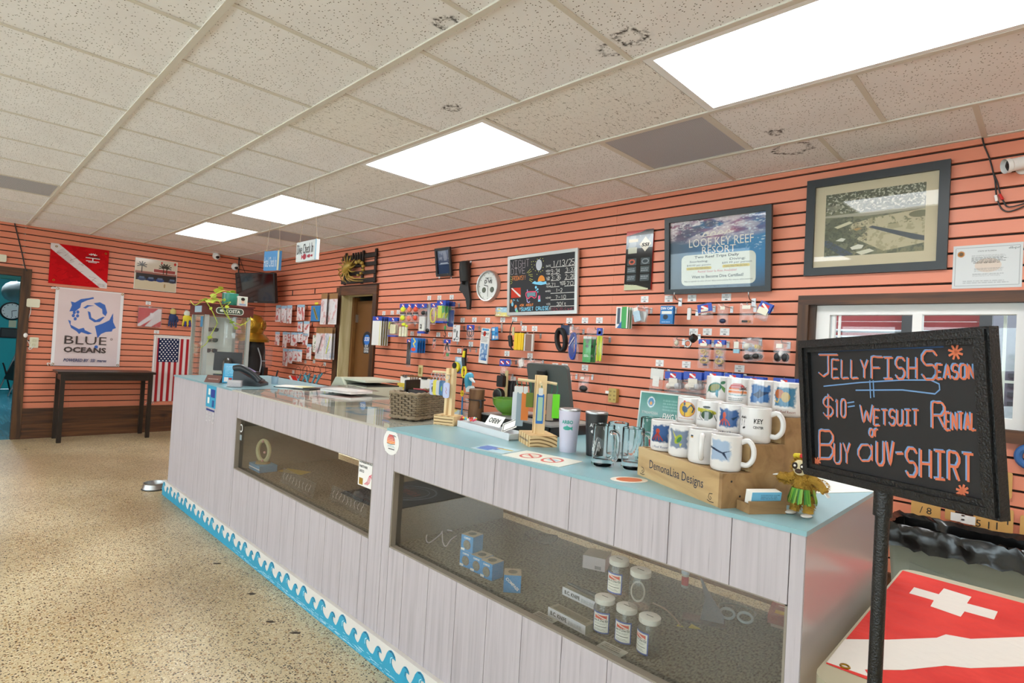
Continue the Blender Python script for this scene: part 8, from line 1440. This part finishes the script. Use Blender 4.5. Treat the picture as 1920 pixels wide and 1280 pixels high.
cbox(xa, ya + .036, SHZ, 6, 'blue compass box at the bottom left of the stack'); cbox(xa + .002, ya + .036, SHZ + cs + .0012, 8, 'blue compass box on top of the stack'); cbox(xa + .071, ya + .034, SHZ, 4, 'blue compass box second in the row'); cbox(xa + .142, ya + .026, SHZ, 2, 'blue compass box third in the row'); xe, ye = shp(944, 1110); cbox(xe + .0, ye + .046, SHZ, 44, 'blue compass box turned to show COMPASS on its side', False)
# knives, boxes and loose gear
for px, py, lab, k in ((1060, 1172, 'long white B.C. KNIFE box nearest the window', 0), (1085, 1130, 'long white B.C. KNIFE box behind the first', 1)):
    x, y = shp(px, py); t = T('knife_box', lab, 'box', UP(x, y + .03, SHZ, -3), 'knife boxes in the display case'); MB().bb(-.085, .085, -.025, .025, 0, .028, mat('8c8878', .5)).obj('carton', t, smooth=False); MB().bb(-.085, .085, -.0265, -.025, 0, .030, mat('cfccd2', .5)).obj('front_strip', t, smooth=False); text(t, 'B.C. KNIFE', -.035, .015, .014, INK, w=.075, z=.027, X=RX(90), bold=.03); ar = Art(20, 6, 'cfccd2').lines(.0, .05, 1, .95, 3, '555555', 5, .7); printed('small_print', t, ar, .07, .02, PRINT, .0272, .045, .013, X=RX(90))
    MB().tube([(-.08, .0, .038), (.06, .0, .038)], [.006, .010], DARKM, 8).obj('knife', t) if k else MB().bb(-.07, .07, -.015, .015, .028, .030, mat('6a6656', .4)).obj('blister', t, smooth=False)
x, y = shp(1106, 1066); t = T('white_carton', 'small white carton with a barcode in the display case', 'box', UP(x, y + .05, SHZ, 20)); MB().bb(-.05, .05, -.05, .05, 0, .055, mat('cdbcbc', .5)).obj('carton', t, smooth=False); MB().bb(-.05, .05, -.05, .05, .055, .056, mat('8f8672', .6)).obj('lid', t, smooth=False); ar = Art(16, 8, 'cdbcbc')
for k in range(7): ar.rect(k * .14, 0, k * .14 + .06 + .02 * (k % 2), 1, '333333')
printed('barcode', t, ar, .03, .014, PRINT, .0505, .02, .012, X=RX(90))
x, y = shp(1452, 1178); t = T('red_carton', 'red boxed dive computer at the right end of the display case', 'box', UP(x + .03, y + .08, SHZ, 12)); MB().bb(-.07, .07, -.07, .07, .014, .046, mat('8a2a22', .5)).obj('carton', t, smooth=False); MB().bb(-.06, .07, -.06, .07, 0, .014, mat('b59480', .6)).obj('tray', t, smooth=False); ar = Art(24, 12, '8a2a22').lines(.1, .3, .9, .8, 1, 'd8c8c0', 3, .9); printed('print', t, ar, .11, .04, PRINT, .0466, 0, .02); MB().bb(-.05, .05, -.05, -.02, .046, .0465, mat('c9a030', .5)).obj('stripe', t, smooth=False)
x, y = shp(1284, 1100); t = T('cement_bottle', 'white capped tube of cement with red label in the display case', 'bottle', UP(x, y, SHZ)); MB().lathe([(.014, 0), (.014, .055)], mat('c9c4bc', .4), 18).obj('body', t); MB().lathe([(.0143, .01), (.0143, .045)], RED, 18, cap0=False, cap1=False).obj('label', t); MB().lathe([(.016, .055), (.016, .085)], mat('c2cad6', .4), 18).obj('cap', t)
def loose(name, label, cat, polys, r, m, z=SHZ + .006):
    t = T(name, label, cat, UP(0, 0, 0))
    for P in polys: MB().tube([(*shp(a, b_, z), z) for a, b_ in P], r, m, 6).obj('strand', t)
    return t
loose('white_strap', 'crossed white strap lying on the display case floor', 'strap', [((804, 992), (799, 1009), (805, 1017), (825, 1002), (832, 993), (848, 995)), ((816, 988), (828, 993), (830, 1015), (836, 1024), (845, 1012), (856, 1004))], .0028, mat('c9c2c8', .6)); loose('beige_strap', 'thin beige strap curling beside the jars', 'strap', [((1224, 1130), (1245, 1140), (1262, 1155), (1276, 1172))], .003, mat('a08a78', .6)); loose('dark_lanyard', 'dark lanyard loop at the back of the display case', 'lanyard', [((985, 1000), (1000, 1012), (1030, 1020), (1045, 1005), (1010, 1000))], .003, mat('2a241c', .6))
for px, py, lab in ((1302, 1176, 'yellow triangle tab on the display case floor'), (1275, 1173, 'small yellow tab at the end of the beige strap')): x, y = shp(px, py); MB().prism([(-.02, -.012), (.02, -.008), (-.008, .018)], .0005, .003, mat('b9a84a', .6)).obj('yellow_tab', None, label=lab, cat='tab', X=UP(x, y, SHZ, 30, 1.0 if px > 1290 else .6))
x, y = shp(1335, 1172); t = T('fin_model', 'translucent grey blade shaped display stand', 'stand', UP(x, y + .02, SHZ, 25)); MB().prism([(-.05, 0), (.03, 0), (.03, .03), (-.02, .10), (-.05, .15), (-.055, .15), (-.035, .08)], -.003, .003, mat('7a7478', .3), X=RX(90)).obj('blade', t, smooth=False); MB().bb(-.11, .035, -.03, .03, 0, .006, mat('6d625c', .2)).obj('base', t, smooth=False)
x, y = shp(1380, 1162); t = T('swim_goggles', 'clear swim goggles near the red box', 'goggles', UP(x, y, SHZ, 20)); [MB().torus((u, 0, .02), .024, .005, mat('a8b0b0', .15), 20, 6, X=RX(20)).obj('lens_rim', t) for u in (-.03, .03)]; MB().tube([(-.055, 0, .02), (-.06, .06, .02), (.0, .09, .02), (.06, .06, .02), (.055, 0, .02)], .003, mat('5a6058', .4)).obj('strap', t)
for px, py, lab in ((1148, 1217, 'price card lying in front of the jars'), (1020, 1158, 'price card lying in front of the knife boxes')): x, y = shp(px, py); t = T('shelf_card', lab, 'card', UP(x, y, SHZ, 0)); ar = Art(24, 14, 'b0aa9e').lines(.1, .2, .9, .9, 3, '4a463e', px, .8); MB().bb(-.045, .045, -.022, .022, .0005, .0016, PAPER).obj('card', t, smooth=False); printed('print', t, ar, .09, .044, PRINT, .002)
# left case: ring ornament, etched glass, rock
x, y = shp(492, 880); t = T('ring_ornament', 'pale green ring ornament with pink shells on a wooden stand', 'ornament', UP(x, y, SHZ + .045)); SG = mat('b3b08a', .6, bump=.6); MB().torus((0, 0, 0), .055, .014, SG, 30, 8, X=TR(0, 0, .085) @ RZ(20) @ RX(90), ry=.07).obj('ring', t); MB().lathe([(.05, 0), (.045, .012), (.02, .02)], mat('8a7a58', .6), 20).obj('stand', t)
for k in range(5): a = k * 1.3; MB().sph((.055 * math.cos(a), -.015, .085 + .07 * math.sin(a)), .009, mat('c99a98', .5), 8, 6).obj('shell', t)
t = T('blue_box_base', 'blue and white box under the ring ornament', 'box', UP(x, y, SHZ)); MB().bb(-.10, .10, -.06, .06, 0, .044, mat('4a8ab0', .5)).obj('carton', t, smooth=False); MB().bb(-.1, .1, -.061, -.06, .018, .024, WHITE).obj('stripe', t, smooth=False)
x, y = shp(672, 940); t = T('rock', 'rough grey rock on the left display case floor', 'rock', UP(x, y, SHZ)); b = MB(); b.sph((0, 0, .03), (.045, .03, .032), mat('8a847c', .9, bump=.6), 10, 7); rr = random.Random(4); b.v = [(a * rr.uniform(.8, 1.15), c * rr.uniform(.8, 1.15), max(0, d * rr.uniform(.85, 1.1))) for a, c, d in b.v]; b.obj('stone', t)
for k, (p0, p1, lab) in enumerate((((528, 905), (588, 937), 'etched glass plate toward the left in the left display case'), ((620, 940), (688, 975), 'etched glass plate toward the right in the left display case'))):
    a, c = Vector(shp(*p0)), Vector(shp(*p1)); l = (c - a).length; t = T('etched_glass', lab, 'glass plate', TR((a.x + c.x) / 2, (a.y + c.y) / 2, SHZ + .05) @ RZ(math.degrees(math.atan2(c.y - a.y, c.x - a.x))) @ RX(78)); MB().bb(-l / 2, l / 2, -.045, .045, -.003, .003, JG).obj('plate', t, smooth=False); b = MB()
    for i in range(9): u = -l * .42 + l * .1 * i; b.strip([(u + .006 * math.cos(j * .9 + i), -.02 + .007 * j + .004 * math.sin(j * 2.1 + i)) for j in range(7)], .0016, .0036, WHITE)
    b.obj('etching', t, smooth=False)['kind'] = 'stuff'
x, y = shp(552, 884); MB().bb(-.10, .10, -.05, .05, .0005, .002, mat('a08a2c', .6)).obj('yellow_leaflet', None, label='mustard yellow leaflet lying in the left display case', cat='leaflet', X=UP(x, y, SHZ, 25))
# ================================================================ CHALKBOARD SIGN
D = .95; LT, LB_, RT, RB = (atd(1506.6, 638, 1.25 * D), atd(1505.5, 887, 1.25 * D), atd(1869, 611, .85 * D), atd(1874, 974, .85 * D))
cen = (LT + LB_ + RT + RB) / 4; eu = ((RT - LT) + (RB - LB_)).normalized(); ev = ((LT - LB_) + (RT - RB)); ev = (ev - eu * ev.dot(eu)).normalized(); en = eu.cross(ev); w_ = ((RT - LT).length + (RB - LB_).length) / 2; h_ = ((LT - LB_).length + (RT - RB).length) / 2
XS = frm(eu, ev, en, cen); sg = T('chalkboard_sign', 'black framed chalkboard on a post reading JELLYFISH SEASON wetsuit rental', 'sign', UP(0, 0, 0)); BF = mat('0e0e0e', .35, bump=.4, bscale=300)
def lay(mb, name): o = mb.obj(name, sg, smooth=False); o.matrix_basis = XS; return o
fw = .0255
lay(MB().frame(w_, h_, fw, -.012, .006, BF), 'frame'); lay(MB().frame(w_ - .008, h_ - .008, .012, .006, .011, BF), 'frame_bead'); lay(MB().bb(-w_ / 2 + .01, w_ / 2 - .01, -h_ / 2 + .01, h_ / 2 - .01, -.024, -.012, BF), 'core'); lay(MB().bb(-w_ / 2 + fw, w_ / 2 - fw, -h_ / 2 + fw, h_ / 2 - fw, -.012, -.002, mat('1b1b1d', .5, var=.25, vscale=9)), 'slate'); SLT = [o for o in sg.children if o.name.startswith('slate')][0]
def bl(zx, zy):
    d = ray(1480 + zx / 1.8815, 600 + zy / 1.8815); t_ = (cen + en * -.002 - CAM).dot(en) / d.dot(en); q = CAM + d * t_ - cen; return q.dot(eu), q.dot(ev)
OR, BL_ = mat('d0704e', .9), mat('6f93c0', .9)
def cks(name, polys, wd=.0042):
    for off, m_, z in ((-.0016, BL_, -.0015), (.0012, OR, -.0011)):
        b = MB()
        for P in polys: b.strip([(p_[0] + off, p_[1] - off * .6) for p_ in P], wd, z, m_)
        b.obj(name, SLT, smooth=False)['kind'] = 'stuff'
def word(s, x0, x1, yt, yb, dy=0., adv=5.6):
    out = []
    for P in strokes(s, 0, 0, 6, w=1., adv=adv): out.append([bl(x0 + (x1 - x0) * a, yb + dy * a - (yb - yt) * c / 6) for a, c in spl([(p_[0], p_[1], 0) for p_ in P], 2) and [(v.x, v.y) for v in spl([(p_[0], p_[1], 0) for p_ in P], 2)]])
    return out
for nm, args in (('chalk_word', [('J', 105, 172, 122, 198), ('ELLY', 152, 278, 140, 204), ('F', 292, 330, 130, 206), ('ISH', 335, 450, 132, 206), ('S', 470, 520, 108, 208), ('EASON', 520, 652, 156, 206)]), ('chalk_word', [('$', 122, 155, 272, 338), ('10', 162, 200, 280, 342), ('W', 252, 296, 300, 360), ('ETSUIT', 300, 456, 316, 370), ('R', 505, 548, 290, 380), ('ENTAL', 552, 658, 326, 386)]), ('chalk_word', [('or', 284, 316, 358, 410)]), ('chalk_word', [('B', 108, 155, 390, 488), ('UY', 160, 215, 434, 505), ('a', 245, 292, 385, 495), ('UV-', 310, 402, 428, 510), ('SHIRT', 414, 648, 450, 548)])):
    for a in args: cks(nm, word(*a, dy=22 if a[0] == 'SHIRT' else 0), .004 if a[0] in ('SHIRT', 'B', 'UV-') else .003)
for x, y, r_ in ((588, 113, 27), (98, 498, 15), (612, 602, 23)): b = MB(); [b.strip([bl(x, y), bl(x + r_ * math.cos(k * .785 + .3), y + r_ * math.sin(k * .785 + .3))], .0035, -.0010, OR) for k in range(8)]; b.obj('chalk_star', SLT, smooth=False)['kind'] = 'stuff'
b = MB()
for P in (((122, 233), (250, 220), (400, 211), (500, 211), (530, 225), (532, 245), (515, 260), (400, 246), (235, 247)), ((285, 212), (288, 275)), ((297, 212), (300, 272)), ((205, 292), (230, 288)), ((207, 306), (232, 302))): b.strip([bl(*p_) for p_ in P], .0024, -.0012, BL_)
b.obj('chalk_underline', SLT, smooth=False)['kind'] = 'stuff'; lay(MB().strip([bl(105, 108), bl(300, 99), bl(545, 90)], .006, -.0014, mat('2f4a72', .9)), 'chalk_smear')
pb = atd(1656, 935, 1.056 * D); MB().lathe([(.0115, .02), (.0115, pb.z - .03), (.015, pb.z - .03), (.015, pb.z + .02)], BF, 20, X=TR(pb.x, pb.y, 0)).obj('post', sg); MB().lathe([(.15, 0), (.15, .012), (.03, .02), (.02, .04)], BF, 32, X=TR(pb.x, pb.y, 0)).obj('base', sg)
# ================================================================ FOLDING TABLE WITH FLAG, BIN
TZ = .74; ft = T('folding_table', 'beige folding table beside the counter end', 'table', UP(9.165, -1.66, 0)); TB = mat('a9a288', .5)
MB().prism(rrect(.98, 1.03, .05), TZ - .035, TZ, TB).obj('tabletop', ft)
for a in (-.42, .42):
    for c in (-.42, .42): MB().tube([(a, c, TZ - .035), (a, c * .95, 0)], .014, DARKM).obj('leg', ft)
    MB().tube([(a, -.40, .25), (a, .40, .25)], .010, DARKM).obj('cross_bar', ft)
dfl = T('table_flag', 'red dive flag with white cross and stripe spread on the folding table', 'flag', UP(0, 0, TZ)); 
def tp(zx, zy): v = atz(1480 + zx / 1.8815, 600 + zy / 1.8815, TZ); return v.x, v.y
q = [tp(*p_) for p_ in ((400, 885), (1300, 1130), (1300, 1560), (330, 1290), (130, 1212))]; FRD = nodemat('red_flag_cloth', lambda N, L, b, ramp, mix, vec, bump: (lambda n: (L(vec((1, 1, 1)), n.inputs['Vector']), L(ramp(n.outputs[0], [(.3, 'c0342f'), (.7, 'd04038')]), b.inputs['Base Color']), bump(n.outputs[0], .8, .02)))(N('TexNoise', Scale=9, Detail=3)), .8, .2); FWH = mat('d2cdc4', .85, bump=.5, bscale=30)
gx = [q[0], q[1], q[2], tp(900, 1470), q[3], q[4]]; MB().prism(gx, .0005, .0025, FRD).obj('cloth', dfl, smooth=False)
MB().prism([tp(*p_) for p_ in ((440, 945), (527, 970), (545, 949), (642, 979), (626, 1002), (735, 1031), (722, 1059), (618, 1030), (604, 1049), (498, 1012), (510, 991), (423, 966))], .0025, .0032, FWH).obj('white_cross', dfl, smooth=False); MB().prism([tp(*p_) for p_ in ((196, 1129), (345, 1131), (520, 1124), (552, 1112), (640, 1128), (900, 1118), (1300, 1110), (1300, 1215), (900, 1222), (640, 1231), (552, 1222), (400, 1238), (265, 1236), (282, 1262), (132, 1210))], .0025, .0032, FWH).obj('white_stripe', dfl, smooth=False); MB().torus((*tp(196, 1227), .004), .009, .0025, BRASS).obj('grommet', dfl)
RZ_ = .76; A, B_, C_ = (atz(*q_, RZ_) for q_ in ((1684, 958), (1912, 1001), (1668, 977))); bx0, bx1 = A.x - .01, A.x + .52; by1 = A.y; by0 = by1 - .26
bn_ = T('slim_bin', 'grey rubbish bin lined with a black bag behind the folding table', 'bin', UP((bx0 + bx1) / 2, (by0 + by1) / 2, 0)); W2, D2 = (bx1 - bx0) / 2, (by1 - by0) / 2; GB = mat('8f9488', .5)
def ringz(prof, m, name, n=5):
    b = MB(); L_ = [[(x, y, z) for x, y in rrect(2 * a, 2 * c, .03, n)] for a, c, z in prof]; k = len(L_[0])
    b.add([p_ for l in L_ for p_ in l], [(i * k + j, i * k + (j + 1) % k, (i + 1) * k + (j + 1) % k, (i + 1) * k + j) for i in range(len(L_) - 1) for j in range(k)], m); return b.obj(name, bn_)
ringz([(W2 - .07, D2 - .05, 0), (W2 - .02, D2 - .015, .62), (W2 - .005, D2 - .002, .74)], GB, 'body'); MB().bb(-W2 + .07, W2 - .07, -D2 + .05, D2 - .05, 0, .01, GB).obj('bottom', bn_, smooth=False); MB().prism([(-W2 + .10, .42), (W2 - .10, .30), (W2 - .10, .55), (-W2 + .10, .60)], 0, .006, mat('7c8176', .5), X=TR(0, -D2 + .016, 0) @ RX(90)).obj('side_recess', bn_, smooth=False)
BAG = mat('0d0d0d', .22, spec=.7, bump=.6, bscale=18); rr = random.Random(3)
b = MB(); prof = [(-.06, -.05, .30), (-.03, -.03, .60), (-.022, -.022, .745), (.002, .002, .762), (.008, .008, .755), (.016, .016, .72), (.012, .012, .69), (.016, .016, .665)]; L_ = []
for i, (a, c, z) in enumerate(prof): L_.append([(x + rr.uniform(-1, 1) * .006, y + rr.uniform(-1, 1) * .006, z + rr.uniform(-1, 1) * (.012 if i > 3 else .004)) for x, y in resample(rrect(2 * (W2 + a), 2 * (D2 + c), .03, 4), 64)])
k = 64; b.add([p_ for l in L_ for p_ in l], [(i * k + j, i * k + (j + 1) % k, (i + 1) * k + (j + 1) % k, (i + 1) * k + j) for i in range(len(prof) - 1) for j in range(k)], BAG); b.obj('bin_bag', bn_)
c = aty(1917, 855, -.03); t = T('blue_tape_roll', 'roll of blue tape hung at the right edge below the window', 'tape', WB(c.x + .03, c.z, -.03)); MB().torus((0, 0, 0), .045, .016, mat('2f5f9a', .5), 24, 8).obj('roll', t); hook(WB(c.x + .03, c.z + .045, -.0006), .05, 'metal hook holding the blue tape roll')
